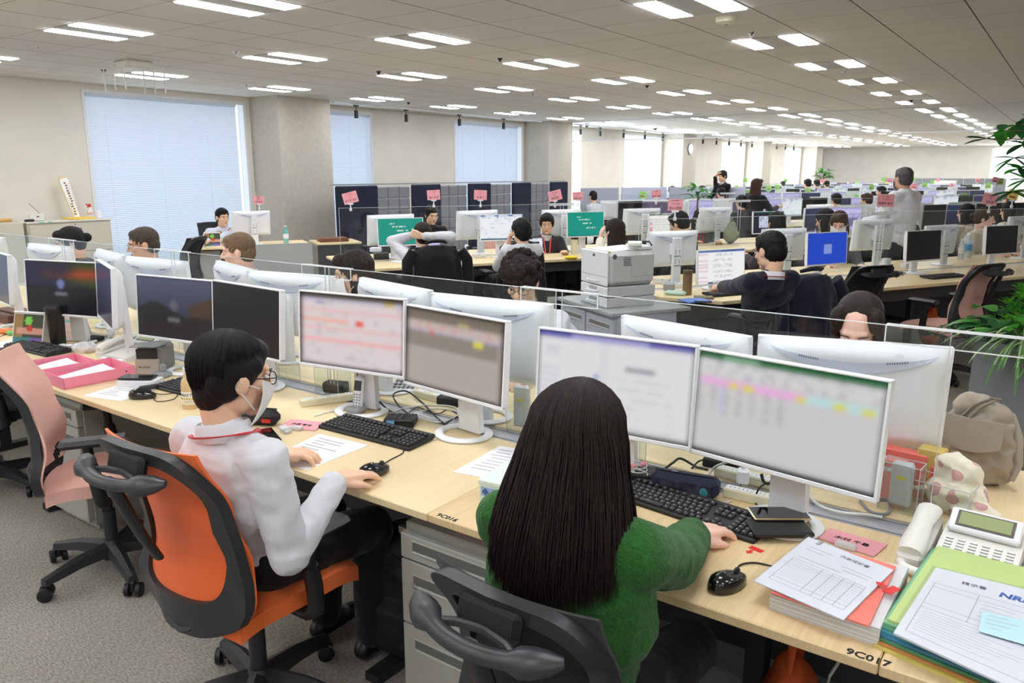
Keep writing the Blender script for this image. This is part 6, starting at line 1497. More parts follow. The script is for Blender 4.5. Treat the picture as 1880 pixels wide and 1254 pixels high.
for i, (z0, z1) in enumerate(((0, .075), (.077, .152))):
    t_ = shell(z0, z1, 'paper_tray', .004); ob('pull', MB().tube([(-.07, -L_ / 2 - .008, z0 + .04), (-.06, -L_ / 2 - .03, z0 + .036), (.06, -L_ / 2 - .03, z0 + .036), (.07, -L_ / 2 - .008, z0 + .04)], .009, 8, .6), WHITE, t_); ob('finger_recess', MB().box((0, -L_ / 2 - .0095, z0 + .052), (.11, .002, .024), .001).box((W_ / 2 + .0005, .03, z0 + .004), (.002, .11, .014)), M('recess_grey', (170, 172, 176), .5), t_, False)
b = shell(.154, .40, 'printer_body', .03); ob('pull', MB().tube([(-.07, -L_ / 2 - .008, .19), (-.06, -L_ / 2 - .03, .186), (.06, -L_ / 2 - .03, .186), (.07, -L_ / 2 - .008, .19)], .009, 8, .6), WHITE, b); ob('seam', MB().box((0, -L_ / 2 - .0098, .222), (W_ - .008, .001, .002)).box((0, -L_ / 2 - .0098, .365), (.03, .001, .02)).box((W_ / 2 + .0003, .07, .22), (.001, .16, .0015)).box((W_ / 2 + .0003, -.01, .27), (.001, .0015, .1)), PD, b, False)
mb = MB()
for i in range(5):
    for j in range(6): mb.box((W_ / 2 + .0008, -.07 + .012 * i, .30 + .011 * j), (.002, .009, .006))
ob('vent', mb, PD, b, False)
ob('output_tray', MB().box((0, -.02, .402), (W_ * .72, L_ * .7, .012), .004, rx=.05).box((.06, .13, .415), (.2, .12, .03), .008), PF, r, False); ob('yellow_label', MB().box((W_ / 2 - .05, -L_ / 2 + .03, .4015), (.05, .022, .001)), M('label_yel', (240, 224, 40), .6), r, False); ob('side_mark', MB().at((W_ / 2 + .0005, -.15, .365), 0, 0, pi / 2).lathe([(.014, -.0004), (.018, -.0004), (.018, .0006), (.014, .0006)], 20), PD, r, False)
pc = V((c.x, c.y, 0))
def on_printer(x, y, z): q = Mx.Rotation(rzp, 3, 'Z') @ V((x, y, 0)); return V((c.x + q.x, c.y + q.y, CZ + z))
o = ob('flat_device', MB().box((0, 0, .012), (.1, .16, .024), .004), OFFW, None, False); o.location = on_printer(.1, .07, .432); o.rotation_euler = (0, 0, rzp + 1.0); tag(o, 'flat off-white box lying on top of the printer', 'box')
o = ob('cable', MB().tube([(-.12, .05, 0), (-.05, .08, .01), (.05, .06, .012), (.12, .1, .02), (.18, .08, .0)], .006, 8), BLACK); o.location = on_printer(0, .08, .435); o.rotation_euler = (0, 0, rzp); tag(o, 'black cable lying over the printer top', 'cable')
# ------------------------------------------------------------------ quilted booth partition
NVY = M('navy_felt', (30, 36, 56), .95, var=(60, .1)); QLT = M('quilt_grey', (132, 134, 140), .9, sheen=.2); XB = -9.4
r = thing('booth_partition', 'long partition of navy panels and grey quilted padding below the windows', 'partition', (XB, 8.36, 0)); yo = 8.36
segs = [(8.36, 9.27, 1), (9.27, 10.08, 0), (10.08, 10.85, 1), (10.85, 11.64, 0), (11.64, 12.34, 1), (12.34, 13.07, 0), (13.07, 13.74, 1), (13.74, 14.49, 0), (14.49, 15.2, 1)]
for a, b_, n in segs:
    if n: ob('navy_panel', MB().box((.03, (a + b_) / 2 - yo, .72), (.06, b_ - a - .01, 1.42), .02), NVY, r, False)
    else:
        mb = MB(); nc = 3
        for i in range(nc):
            for j in range(7):
                w2 = (b_ - a) / nc; mb.box((-.02, a - yo + w2 * (i + .5), .11 + .2 * j), (.06, w2 - .006, .194), .018)
        ob('quilted_panel', mb, QLT, r, False)
ob('top_rail', MB().box((-.06, 3.42, 1.445), (.05, 6.84, .02)), M('rail_grey', (150, 150, 152), .4), r, False)
for i, (l, q) in enumerate((((1065, 347), (1137, 346)), ((1140, 346), (1225, 345)), ((1228, 345), (1300, 346)), ((1302, 345), (1370, 346)))):
    a, b_ = T(*l, 1.3), T(*q, 1.3); m_ = (a + b_) / 2; o = ob('felt_divider', MB().box((0, 0, .33), ((b_ - a).length - .02, .03, .66), .02), M('felt_pale%d' % (i % 2), ((168, 172, 186), (190, 194, 216))[i % 2], .95), None, False); o.location = (m_.x, m_.y, .66); o.rotation_euler = (0, 0, math.atan2((b_ - a).y, (b_ - a).x))
    ob('foot', MB().box((0, 0, -.33), (.05, .3, .65)), DARK, o, False); tag(o, 'pale felt divider before the far windows, %s from the quilted booth' % nth(i + 1), 'divider', 'felt dividers')
# dim shapes behind the near acrylic: seated visitors by the booth
person('person in a dark suit at the booth behind the stretching person', None, 240, T(793, 395, 1.12), hp=14, hair=('short', HBLK), top=DKJ, seed=51, vox=.0085)
chair('grey chair at the booth behind the first teal slide', M('charcoal_cloth', (60, 60, 64), .9), BKM, (-7.6, 7.6, 0), rad(200), hanger=False)
# ------------------------------------------------------------------ manager's desk by the window
t = thing('manager_desk', 'single desk with a tall grey front panel by the window blinds', 'desk', IS(0, 0), A60)
ob('tabletop', MB().box((1.05, 10.75, DZ - .0125), (1.55, .72, .025), .003), WOODA, t, False); ob('front_panel', MB().box((1.42, 10.385, .38), (.8, .02, .72)), PANELG, t, False); ob('side_panel', MB().box((1.82, 10.75, .35), (.02, .7, .69)), PANELG, t, False); ob('drawer_unit', MB().box((.5, 10.8, .34), (.4, .55, .66), .004), STEEL, t, False)
t = thing('side_desk', 'low wooden desk end carrying a brown leather folder by the navy panel', 'desk', IS(0, 0), A60); ob('tabletop', MB().box((2.2, 10.75, DZ - .0125), (.6, .6, .025), .003), WOODA, t, False); ob('front_panel', MB().box((2.2, 10.47, .35), (.58, .02, .69)), PANELD, t, False); ob('side_panel', MB().box((2.49, 10.75, .35), (.02, .58, .69)), PANELD, t, False)
o = ob('document_case', MB().box((0, 0, .025), (.38, .3, .05), .006), M('brown_leather', (112, 66, 50), .5), None, False); p = IS(2.16, 10.72); o.location = (p.x, p.y, DZ); o.rotation_euler = (0, 0, A60); tag(o, 'brown leather document case on the low desk end', 'case')
monitor('white monitor back facing us on the manager’s desk', (IS(1.13, 10.72).x, IS(1.13, 10.72).y, DZ), rad(262), s_white, zc=.27, W_=.53, H_=.315, stand='slab', nu=8, nv=6, group='rear covers of monitors on the slanted islands')
chair('black chair of the man by the window blinds', BLKF, BKM, (-9.4, 6.25, 0), rad(245), hanger=False)
def bottle(label, p, col, h=.21, r0=.032, cap=WHITE, liq=None):
    m = milky('bottle_%d_%d_%d' % col, col, .45); ps = [('body', [(.001, 0), (r0, 0), (r0, h * .68), (r0 * .45, h * .86), (r0 * .42, h * .93), (.001, h * .93)], m), ('cap', [(r0 * .5, h * .92), (r0 * .5, h), (.001, h)], cap), ('label', [(r0 * 1.01, h * .3), (r0 * 1.02, h * .31), (r0 * 1.02, h * .55), (r0 * 1.01, h * .56)], liq or PAPER)]
    return lathe_thing('bottle', label, 'bottle', p, ps)
bottle('teal bottle with amber liquid on the manager’s desk', IS(1.52, 10.55, DZ), (110, 200, 190), .24, .034); bottle('small yellow drink bottle behind the printer', T(1190, 453, DZ), (224, 200, 90)); bottle('big clear bottle with a blue label before a black screen', T(1775, 473, DZ), (214, 226, 232), .27, .045, WHITE, M('label_sky', (70, 160, 214), .5))
bottle('clear bottle with a pale label beside the big clear bottle', T(1763, 476, DZ), (224, 230, 232), .22, .03)
lathe_thing('tumbler', 'bronze tumbler standing before the page of plain code', 'tumbler', T(1261, 541, DZ), [('body', [(.001, 0), (.034, 0), (.036, .01), (.036, .16), (.001, .16)], M('bronze', (142, 118, 86), .3, .5)), ('lid', [(.036, .158), (.036, .19), (.001, .192)], M('bronze_lid', (112, 94, 70), .35, .4))])
lathe_thing('tumbler', 'cream tumbler with a black lid beside the printer', 'tumbler', T(1054, 466, DZ), [('body', [(.001, 0), (.04, 0), (.04, .17), (.001, .17)], M('cream_enamel', (232, 226, 196), .4)), ('lid', [(.041, .168), (.041, .2), (.001, .203)], BLACK)])
def block(name, label, cat, p, d, m, rz=0, b=.004, group=None): o = ob(name, MB().box((0, 0, d[2] / 2), d, b), m, None, False); o.location = p; o.rotation_euler = (0, 0, rz); return tag(o, label, cat, group)
block('folded_cloth', 'bright yellow packet beside the cream tumbler', 'packet', T(1048, 475, DZ), (.14, .1, .03), M('packet_yellow', (236, 214, 40), .5), .6, .012)
block('notebook', 'blue notebook with a pen on the corner of the printer-side desk', 'notebook', T(1275, 553, DZ), (.2, .15, .012), M('notebook_blue', (96, 130, 200), .5), 1.0); block('pencil_case', 'mint pencil case by the blue notebook', 'pencil case', T(1240, 542, DZ), (.16, .07, .035), M('mint_cloth', (190, 216, 200), .7), .2, .014)
block('card_holder', 'khaki card holder beside the bronze tumbler', 'case', T(1292, 548, DZ), (.14, .09, .016), M('khaki', (120, 112, 76), .6), .5); block('calculator', 'small grey cradle by the page of code', 'cradle', T(1228, 533, DZ), (.09, .07, .06), GREYP, .4, .01)
o = ob('pen', MB().tube([(0, 0, 0), (.12, .03, 0)], .004, 8), BLACK); o.location = T(1275, 553, DZ + .0165); tag(o, 'black pen lying on the blue notebook', 'pen')
def laptop(label, p, rz, fn):
    r = thing('laptop', label, 'laptop', p, rz, 'laptops'); ob('base', MB().box((0, 0, .009), (.31, .21, .016), .003), DARK, r, False); s_ = ob('lid', MB().box((0, .135, .11), (.31, .006, .2), .002, rx=-.3), DARK, r, False); k = screen('screen', .295, .18, fn, s_, 0, 0, 24, 16); k.location = (0, .131, .11); k.rotation_euler = (-.3, 0, 0); ob('key_field', MB().box((0, .02, .0178), (.27, .1, .001)), BLACK, r, False); return r
laptop('open laptop with a lilac page by the stretching person', IS(2.55, 7.78, DZ), A60 - .5, s_lilac); laptop('open laptop with a pale blue page by the padded vest', IS(3.75, 7.8, DZ), A60 - .4, s_white); laptop('open laptop with a blue page beside the video-call screen', IS(7.85, 7.8, DZ), A60 - .4, s_lilac)
for i, (px, py, lb) in enumerate(((690, 462, 'white plug block and cables at the start of the second desk'), (1000, 447, 'row of small black trays beside the man facing us'))): block('plug_block' if i == 0 else 'tray', lb, 'block' if i == 0 else 'tray', T(px, py, DZ), (.12, .1, .05), WHITE if i == 0 else DARK, .5)
p = T(757, 470, DZ); block('dark_box', 'dark box on the desk left of the lilac laptop', 'box', T(700, 476, DZ), (.16, .1, .07), DARK, .9); r = thing('cordless_phone', 'white cordless handset in a cradle between the two near islanders', 'phone', T(858, 473, DZ), A60); ob('cradle', MB().box((0, 0, .013), (.06, .06, .026), .008), WHITE, r); ob('handset', MB().box((0, .005, .08), (.044, .02, .13), .008, rx=-.2), WHITE, r); ob('display', MB().box((0, -.011, .105), (.03, .002, .04), 0, rx=-.2), M('lcd_dark', (52, 56, 62), .3), r, False)
lb_ = 'white cables heaped on the desk beside the cordless handset'
o = ob('cable', MB().tube([(.07 * cos(k * .9) * (1 + .4 * sin(k * 1.7)), .05 * sin(k * .9), .008 + .012 * (sin(k * 2.2) + 1)) for k in range(26)], .004, 6), CW); o.location = T(880, 474, DZ); tag(o, lb_, 'cable')
o = ob('cable', MB().tube([(.08 * cos(k * .9) * (1 + .4 * sin(k * 1.7)), .05 * sin(k * .9), .008 + .012 * (sin(k * 2.2) + 1)) for k in range(26)], .005, 6), CW); o.location = T(1215, 520, DZ); tag(o, 'white cables heaped behind the bronze tumbler', 'cable')
o = ob('cable', MB().tube([(.1 * cos(k * .9) * (1 + .4 * sin(k * 1.7)), .05 * sin(k * .9), .008 + .012 * (sin(k * 2.2) + 1)) for k in range(26)], .004, 6), DARK); o.location = T(1640, 506, DZ); tag(o, 'dark cables heaped beside the black screen', 'cable')
block('cup', 'tiny white stand and cup by the blue screen', 'stand', T(1625, 497, DZ), (.08, .06, .12), WHITE, A60, .01); block('box', 'white adapter box at the foot of the black screen', 'box', T(1664, 492, DZ), (.1, .07, .05), WHITE, A60)
r = thing('handbag', 'black leather bag with round handles at the frame edge', 'bag', IS(8.35, 4.85, DZ), A60 + .3); ob('bag_body', MB().box((0, 0, .13), (.34, .14, .26), .04), M('bag_leather', (22, 22, 23), .4), r); ob('carry_handle', MB().tube([(.09 * cos(k * pi / 10) , -.05, .24 + .09 * sin(k * pi / 10)) for k in range(11)], .009, 8), BLACK, r); ob('flap', MB().box((0, -.055, .17), (.34, .06, .13), .02), M('bag_leather', (22, 22, 23), .4), r)
r = thing('gym_bag', 'soft olive bag hooked above the laptop by the video-call screen', 'bag', T(1342, 428, .86), A60); link('bag_body', remesh(MB().ell((0, 0, 0), (.12, .06, .12)).ell((0, 0, .1), (.07, .05, .07)), .01, 'bag_body', [M('olive_cloth', (140, 146, 128), .8)], 2, ((9, 9, 9), .015), 1), r); ob('strap', MB().tube([(-.05, 0, .12), (0, 0, .22), (.05, 0, .12)], .01, 8), MATS['olive_cloth'], r)
r['label'] = 'soft olive bag standing on the desk before the video-call screen'; r.location.z = DZ + .125
# ------------------------------------------------------------------ name cards on clips
def sign(px, py, w_, col, tilt=0, txt=None, i=[0]):
    i[0] += 1; d = .142 * 1458 / w_; r_ = ray(px, py); hr = math.hypot(r_.x, r_.y); k_ = (-.8660254 * r_.x + .5 * r_.y) / hr; u_ = (.5 * r_.x + .8660254 * r_.y) / hr; best = None; zf = 0
    for v0, sa, sb in ((4.48, 3.5, 11.4), (7.44, 1.7, 12.1), (10.4, 7, 16), (13.36, 8.1, 20.5), (16.3, 11.5, 23.9), (19.3, 16.5, 28.9), (22.3, 21.7, 33.1), (25.2, 26.9, 31.5)):
        d2 = (v0 + .7) / k_
        if sa < u_ * d2 < sb and abs(math.log(d2 / d)) < .95 and (best is None or abs(d2 - d) < abs(best - d)): best = d2; zf = 1.28 if v0 < 22 else DZ
    q_ = best / d if best and i[0] > 1 else 1; d *= q_; p = V((0, 0, CAMH)) + r_ * (d / hr)
    cm = {'p': PINKC, 'g': GREENC, 'y': YELC}[col]; cw = {'p': 'pink', 'g': 'green', 'y': 'yellow'}[col]
    r = thing('name_sign', '', 'sign', (p.x, p.y, p.z), A60 - .35 - .12 * (px > 1300), 'name cards on clips')
    q_ = min(1.35, max(.75, q_)); hgt = (.105 if col == 'p' else .13) * q_; wd = .14 * q_
    c_ = ob('card', MB().box((0, 0, 0), (wd, .002, hgt), 0), cm, r, False); c_.rotation_euler = (0, rad(tilt), 0)
    if w_ > 15 and txt:
        for k, (s_, z, q) in enumerate(((.011, .033, txt[1]), (.011, .008, txt[2]), (.024, -.028, txt[0]))): text(q, s_, INKB if k == 2 else M('ink_red', (130, 70, 70), .8), c_, 'lettering', loc=(0, -.0018, z), rot=(pi / 2, 0, 0))
    elif w_ > 6: ob('lettering', MB().box((0, -.0016, -.02), (wd * .6, .001, .02)).box((0, -.0016, .02), (wd * .4, .001, .008)), M('print_dark', (92, 110, 84) if col == 'g' else (170, 100, 106), .8), c_, False)
    ob('clip', MB().box((0, 0, -hgt / 2 - .006), (.06, .008, .014), .002).box((0, 0, -hgt / 2 - .035), (.012, .01, .05), .002).box((0, 0, -hgt / 2 - .065), (.026, .02, .03), .004), milky('clip_clear', (244, 246, 248), .2), r, False)
    zb = p.z - hgt / 2 - .08
    if i[0] == 1: zf = DZ + .43
    if zb > zf: ob('clip_stem', MB().box((0, 0, (-hgt / 2 - .07 + zf - p.z) / 2), (.006, .006, p.z - hgt / 2 - .07 - zf)), milky('clip_clear', (244, 246, 248), .2), r, False)
    return r
SG = [(475, 367, 19, 'p', 3, ('山口 貴之', '業務本部', '部長')), (643, 363, 27, 'p', -14, ('佐々木 良太', '第一営業部', '課長')), (796, 358, 24, 'p', -3, ('横山 拓海', '第一営業部', '主任')), (882, 358, 24, 'p', 2, ('宮 真一', 'システム部', '主任')), (1019, 359, 25, 'p', -14, ('飯田 直人', '第二営業部', '課長')), (1061, 360, 20, 'p', -4, ('加藤 康夫', '第二営業部', '主任')), (1205, 356, 18, 'p', -3, ('鈴木 太郎', '企画部', '主任')), (1240, 376, 28, 'p', 0, ('西山 佳容', '第一営業部', 'システム開発')), (1626, 368, 28, 'p', 1, ('我妻林 隆夫', '第一営業部', 'システム開発')), (1818, 366, 24, 'p', 9, ('水沼 豊', '第一営業部', '課長')), (1364, 380, 16, 'p', 2, ('小林 優', '企画部', '主任')),
      (1678, 342, 12, 'p', 10, None), (1510, 332, 8, 'p', 3, None), (1748, 340, 8, 'p', 6, None), (1795, 331, 8, 'p', 0, None), (1828, 330, 7, 'p', 8, None), (1633, 331, 9, 'p', 8, None), (1722, 331, 6, 'p', 0, None),
      (1180, 358, 14, 'g', 4, None), (1259, 356, 11, 'g', 0, None), (1292, 355, 11, 'g', 0, None), (1317, 346, 8, 'g', 6, None), (1353, 345, 9, 'g', 0, None), (1375, 354, 11, 'g', -3, None), (1386, 353, 12, 'g', 5, None), (1411, 346, 10, 'g', 0, None), (1427, 344, 9, 'g', 4, None), (1368, 331, 8, 'g', 0, None), (1472, 355, 9, 'g', 0, None), (1483, 351, 10, 'g', -4, None), (1544, 350, 9, 'g', 0, None), (1573, 362, 10, 'g', 5, None), (1600, 344, 9, 'g', 3, None), (1683, 362, 11, 'g', -6, None), (1698, 340, 8, 'g', 0, None), (1770, 360, 10, 'g', 0, None), (1782, 358, 8, 'g', 3, None), (1814, 341, 9, 'g', -3, None), (1574, 337, 6, 'g', 0, None), (1622, 329, 7, 'g', 0, None), (1677, 329, 7, 'g', 5, None), (1836, 333, 8, 'g', -4, None), (1712, 334, 6, 'g', 2, None), (1442, 332, 6, 'g', 0, None),
      (1552, 364, 10, 'y', -5, None), (1627, 337, 6, 'y', 0, None), (1860, 358, 9, 'y', 14, None)]
near = {0: 'above the manager’s monitor', 1: 'tilted at the start of the second island', 2: 'between the first teal slide and the vest chair', 3: 'above the white web page', 4: 'tilted left of the second teal slide', 5: 'right of the tilted one near the second teal slide', 6: 'behind the pinkish page', 7: 'large, over the man with the striped lanyard', 8: 'large, over the man propping his forehead', 9: 'tilted, over the woman in the beige coat', 10: 'just above the video-call screen'}
cnt = {'p': 0, 'g': 0, 'y': 0}
for i, a in enumerate(SG):
    r = sign(*a[:6]); cw = {'p': 'pink', 'g': 'green', 'y': 'yellow'}[a[3]]
    if i in near: r['label'] = '%s name card on a clip, %s' % (cw, near[i])
far_ = sorted([(a[0], i) for i, a in enumerate(SG) if i not in near])
objs = [o for o in COL.objects if o.name.split('.')[0] == 'name_sign']; objs = sorted(objs, key=lambda o: (len(o.name), o.name))
for x, i in far_:
    c_ = SG[i][3]; cnt[c_] += 1; objs[i]['label'] = 'small %s name card over far desks, %s of its colour from the windows' % ({'p': 'pink', 'g': 'green', 'y': 'yellow'}[c_], nth(cnt[c_]))
# ------------------------------------------------------------------ cabinet under the window wall with its things
BC = M('cabinet_beige', (206, 200, 182), .45); r = thing('lateral_cabinet', 'beige steel lateral cabinet against the wall beside the big blind', 'cabinet', (-10.6, 4.82, 0))
ob('body', MB().box((0, 0, .515), (.48, 1.02, 1.03), .006), BC, r, False); ob('top_sheet', MB().box((0, 0, 1.035), (.52, 1.04, .02), .004), M('cabinet_top', (222, 220, 210), .4), r, False)
for z, h in ((.83, .36), (.46, .34), (.17, .2)):
    d = ob('drawer', MB().box((.243, .0, z), (.012, .98, h), .003), BC, r, False); ob('pull', MB().box((.251, .05, z + h * .28), (.006, .16, .035), .002), M('pull_bronze', (128, 122, 98), .4), d, False); ob('lock', MB().box((.25, .05, z + h * .44), (.004, .014, .014), .002), DARK, d, False)
ob('tab_sticker', MB().box((.262, -.35, 1.036), (.002, .06, .012)).box((.262, -.25, 1.036), (.002, .05, .012)), M('tab_green', (110, 190, 160), .5), r, False)
p = (-10.55, 4.5, 1.046); r = thing('radio', 'small white radio with a thin raised aerial on the beige cabinet', 'radio', p, pi / 2); ob('body', MB().box((0, 0, .045), (.17, .07, .085), .008), OFFW, r, False); ob('dial', MB().box((.01, -.036, .055), (.03, .002, .014)), DARK, r, False); ob('aerial', MB().tube([(.06, .02, .09), (-.05, .03, .22)], .003, 6), DARK, r)
block('cable', 'short black adapter cable before the white radio', 'cable', (-10.45, 4.38, 1.046), (.03, .12, .03), BLACK, 0, .012)
r = thing('wooden_plaque', 'tall tilted wooden plaque with painted lettering leaning on the wall', 'plaque', (-10.68, 5.06, 1.046), pi / 2, rx=0); mb = MB(); P = [(-.04, 0), (.04, 0), (.062, .52), (.045, .55), (-.045, .55), (-.062, .52)]
B_ = ob('board', MB().rings([[V((x, y, z)) for x, z in P] for y in (-.012, .012)]), M('plaque_wood', (232, 208, 156), .6), r, False); ob('paper_face', MB().rings([[V((x * .9, y, z * .94 + .01)) for x, z in P] for y in (-.014, -.0125)]), PAPER, B_, False)
mb = MB(); rn = random.Random(3)
for k in range(13): mb.box((.0 + rn.uniform(-.008, .008), -.0148, .06 + .034 * k), (.022 + rn.uniform(0, .01), .001, .022))
ob('lettering', mb, M('gold_ink', (150, 110, 40), .6), B_, False); mb = MB()
for k in range(10): mb.box((-.03, -.0148, .04 + .026 * k), (.008, .001, .012)); 
for k in range(12): mb.box((.034, -.0148, .1 + .032 * k), (.008, .001, .01))
ob('small_lettering', mb, INK, B_, False); B_.rotation_euler = (-.13, -.17, 0)
block('folder', 'yellow folder under the leaning plaque', 'folder', (-10.55, 5.02, 1.046), (.28, .3, .022), M('folder_yellow', (242, 206, 90), .6), .1)
r = lathe_thing('spray_bottle', 'white spray bottle with a red trigger head on the beige cabinet', 'bottle', (-10.6, 5.2, 1.046), [('body', [(.001, 0), (.035, 0), (.037, .02), (.037, .1), (.016, .13), (.014, .145), (.001, .145)], milky('spray_white', (240, 238, 236), .15)), ('band', [(.0375, .05), (.0378, .052), (.0378, .075), (.0375, .077)], M('band_pink', (226, 170, 166), .5))]); ob('trigger_head', MB().box((0, 0, .165), (.024, .03, .045), .006).box((.0, -.03, .18), (.016, .04, .016), .004).box((0, -.025, .155), (.01, .01, .03), .002), RED, r)
block('cup', 'short white printed cup beside the spray bottle', 'cup', (-10.55, 5.28, 1.046), (.06, .06, .1), WHITE, .2, .01)
r = thing('coat_stand_chair', '', 'chair', (0, 0, 0)); bpy.data.objects.remove(r)
chair('black chair half seen behind the grey-haired man', BLKF, BKM, (-7.9, 4.7, 0), rad(120), hanger=False)
block('wooden_rod', 'light wooden rod end on the low shelf at the frame edge', 'rod', (-10.6, 4.12, 1.05), (.05, .3, .04), M('rod_wood', (214, 170, 100), .5), .3, .015); block('low_cabinet', 'beige low cabinet beside the lateral cabinet', 'cabinet', (-10.6, 3.75, 0), (.46, 1.05, 1.045), BC, 0, .006)
# extinguisher and end panel
p = T(673, 618, 0); r = lathe_thing('fire_extinguisher', 'red fire extinguisher at the end of the second desk island', 'extinguisher', (p.x, p.y, 0), [('tank', [(.001, 0), (.065, 0), (.07, .02), (.07, .38), (.05, .44), (.02, .46), (.001, .46)], RED), ('valve', [(.022, .455), (.022, .5), (.001, .5)], BLACK)]); ob('hose', MB().tube([(.02, 0, .48), (.08, 0, .44), (.09, 0, .3), (.085, 0, .14)], .012, 8), BLACK, r); ob('lever', MB().box((.03, 0, .52), (.1, .02, .02), .004), BLACK, r, False)
block('end_panel', 'pale end panel standing at the start of the second desk island', 'panel', IS(1.86, 7.9), (.02, .5, .82), M('end_panel_white', (206, 206, 198), .5), A60)
# ------------------------------------------------------------------ planter with mixed plants, tree beside it
PLB = T(1768, 791, 0); Wp = 1.3; ang = math.atan2(T(1880, 813, 0).y - PLB.y, T(1880, 813, 0).x - PLB.x); ex = V((cos(ang), sin(ang), 0)); ey = V((-sin(ang), cos(ang), 0)); HP = .6
pc = PLB + ex * Wp / 2 + ey * .2
r = thing('planter', 'long grey planter box beside the front desk', 'planter', (pc.x, pc.y, 0), ang); GP_ = M('planter_grey', (142, 142, 144), .55)
mb = MB(); mb.box((0, -.19, HP / 2), (Wp, .02, HP)).box((0, .19, HP / 2), (Wp, .02, HP)).box((-Wp / 2 + .01, 0, HP / 2), (.02, .36, HP)).box((Wp / 2 - .01, 0, HP / 2), (.02, .36, HP)).box((0, 0, .02), (Wp - .04, .36, .04)); ob('box', mb, GP_, r, False); ob('soil', MB().box((0, 0, HP - .05), (Wp - .05, .35, .04)), M('soil', (60, 48, 38), .95), r, False)
def leafmat(name, c, c2=None):
    m = M(name, c, .4, spec=.4); nt = m.node_tree; b = nt.nodes['Principled BSDF']; b.inputs['Transmission Weight'].default_value = 0
    t = nt.nodes.new('ShaderNodeBsdfTranslucent'); t.inputs[0].default_value = (*lin(c), 1); mx = nt.nodes.new('ShaderNodeMixShader'); mx.inputs[0].default_value = .3
    nt.links.new(b.outputs[0], mx.inputs[1]); nt.links.new(t.outputs[0], mx.inputs[2]); nt.links.new(mx.outputs[0], nt.nodes['Material Output'].inputs[0]); return m
L1, L2_, L3, L4, L5 = leafmat('leaf_mid', (84, 164, 62)), leafmat('leaf_deep', (44, 104, 54)), leafmat('leaf_bright', (134, 206, 58)), leafmat('leaf_cream', (236, 240, 206)), leafmat('leaf_spider', (104, 160, 80))
def leaf(mb, p, d, L_, w_, droop=.4, up=V((0, 0, 1)), n=6, stripe=None):
    d = V(d).normalized(); s_ = d.cross(up); s_ = s_.normalized() if s_.length > 1e-3 else V((1, 0, 0)); nrm = s_.cross(d); vs = []; q = V(p); rows = []
    for i in range(n + 1):
        t_ = i / n; wv = w_ * sin(pi * (t_ * .86 + .1)) ** .9 if i < n else 0; c_ = q; rows.append((c_ - s_ * wv + nrm * wv * .25, c_, c_ + s_ * wv + nrm * wv * .25)); d = (d - up * droop / n).normalized(); q = q + d * L_ / n
    vs = [x for r_ in rows for x in r_]; mb.add(vs, [(3 * i + k, 3 * i + k + 1, 3 * i + k + 4, 3 * i + k + 3) for i in range(n) for k in (0, 1)])
    if stripe:
        st_ = mb.cm; mb.mat(stripe); vs = []
        for r_ in rows: vs += [r_[1] * 1 + nrm * .0015 - (r_[1] - r_[0]) * .3, r_[1] + nrm * .0015 + (r_[2] - r_[1]) * .3]
        mb.add(vs, [(2 * i, 2 * i + 1, 2 * i + 3, 2 * i + 2) for i in range(n)]); mb.mat(st_)
rn = random.Random(21)
def plant(label, cat, off, mk, mats, nm='potted_plant'):
    c_ = pc + ex * off[0] + ey * off[1]; r = thing(nm, label, cat, (c_.x, c_.y, HP - .03)); mb = MB(); sb = MB(); mk(mb, sb); o = ob('foliage', mb, mats, r, 60); o['kind'] = 'stuff'
    if sb.v: ob('stem', sb, L2_, r)
    return r
def mk_broad(mb, sb):
    for k in range(16):
        a = k * 2.4; e = V((cos(a) * rn.uniform(.06, .15), sin(a) * .1, rn.uniform(.1, .2))); sb.tube([(0, 0, 0), e * .6, e], .003, 5); mb.mat(k % 3 == 0); leaf(mb, e, (cos(a), sin(a), .45), rn.uniform(.17, .25), .065, .9)
plant('broad-leaved green plant at the near end of the planter', 'plant', (-.52, -.02), mk_broad, [L1, L2_])
def mk_fern(mb, sb):
    for k in range(11):
        a = pi * .55 + k * .3; d = V((cos(a), sin(a) * .6 - .2, .5)); P = [V((0, 0, 0))]; q = V((0, 0, .02))
        for i in range(9):
            q = q + d.normalized() * .04; d.z -= .12; P.append(q.copy())
            for s_ in (-1, 1): leaf(mb, q, V((-d.y * s_, d.x * s_, .1)) + d * .4, .06 * (1 - i / 11), .011, .3, n=3)
        sb.tube(P, .002, 4)
plant('dark fern arching over the planter edge', 'plant', (-.62, .05), mk_fern, [L2_], 'fern')
def mk_bush(mb, sb):
    for k in range(300):
        a = rn.uniform(0, 2 * pi); z = rn.uniform(.05, .42); rr = .24 * math.sqrt(rn.random()) * (1.1 - z); e = V((cos(a) * rr * 1.3, sin(a) * rr, z)); mb.mat(k % 2)
        for j in range(3): leaf(mb, e, (cos(a + j) , sin(a + j), .5 + .3 * j), .07, .012, .2, n=3)
    for k in range(6): sb.tube([(0, 0, 0), (.1 * cos(k), .1 * sin(k), .25)], .004, 5)
plant('bright green feathery bush in the planter', 'plant', (-.28, .06), mk_bush, [L3, L1]); plant('second bright feathery bush at the frame edge', 'plant', (.05, .0), mk_bush, [L3, L1])
def mk_spider(mb, sb):
    for k in range(60):
        a = rn.uniform(0, 2 * pi); d = (cos(a), sin(a) - .35, rn.uniform(.6, 1.8)); mb.mat(0); leaf(mb, (0, 0, .05), d, rn.uniform(.3, .55), .012, rn.uniform(1.6, 2.6), n=9, stripe=1)
plant('striped spider plant spilling over the planter front', 'plant', (-.4, -.17), mk_spider, [L5, L4], 'spider_plant'); plant('second striped spider plant at the frame edge of the planter', 'plant', (-.12, -.18), mk_spider, [L5, L4], 'spider_plant')
BARK = M('bark', (108, 86, 66), .9)
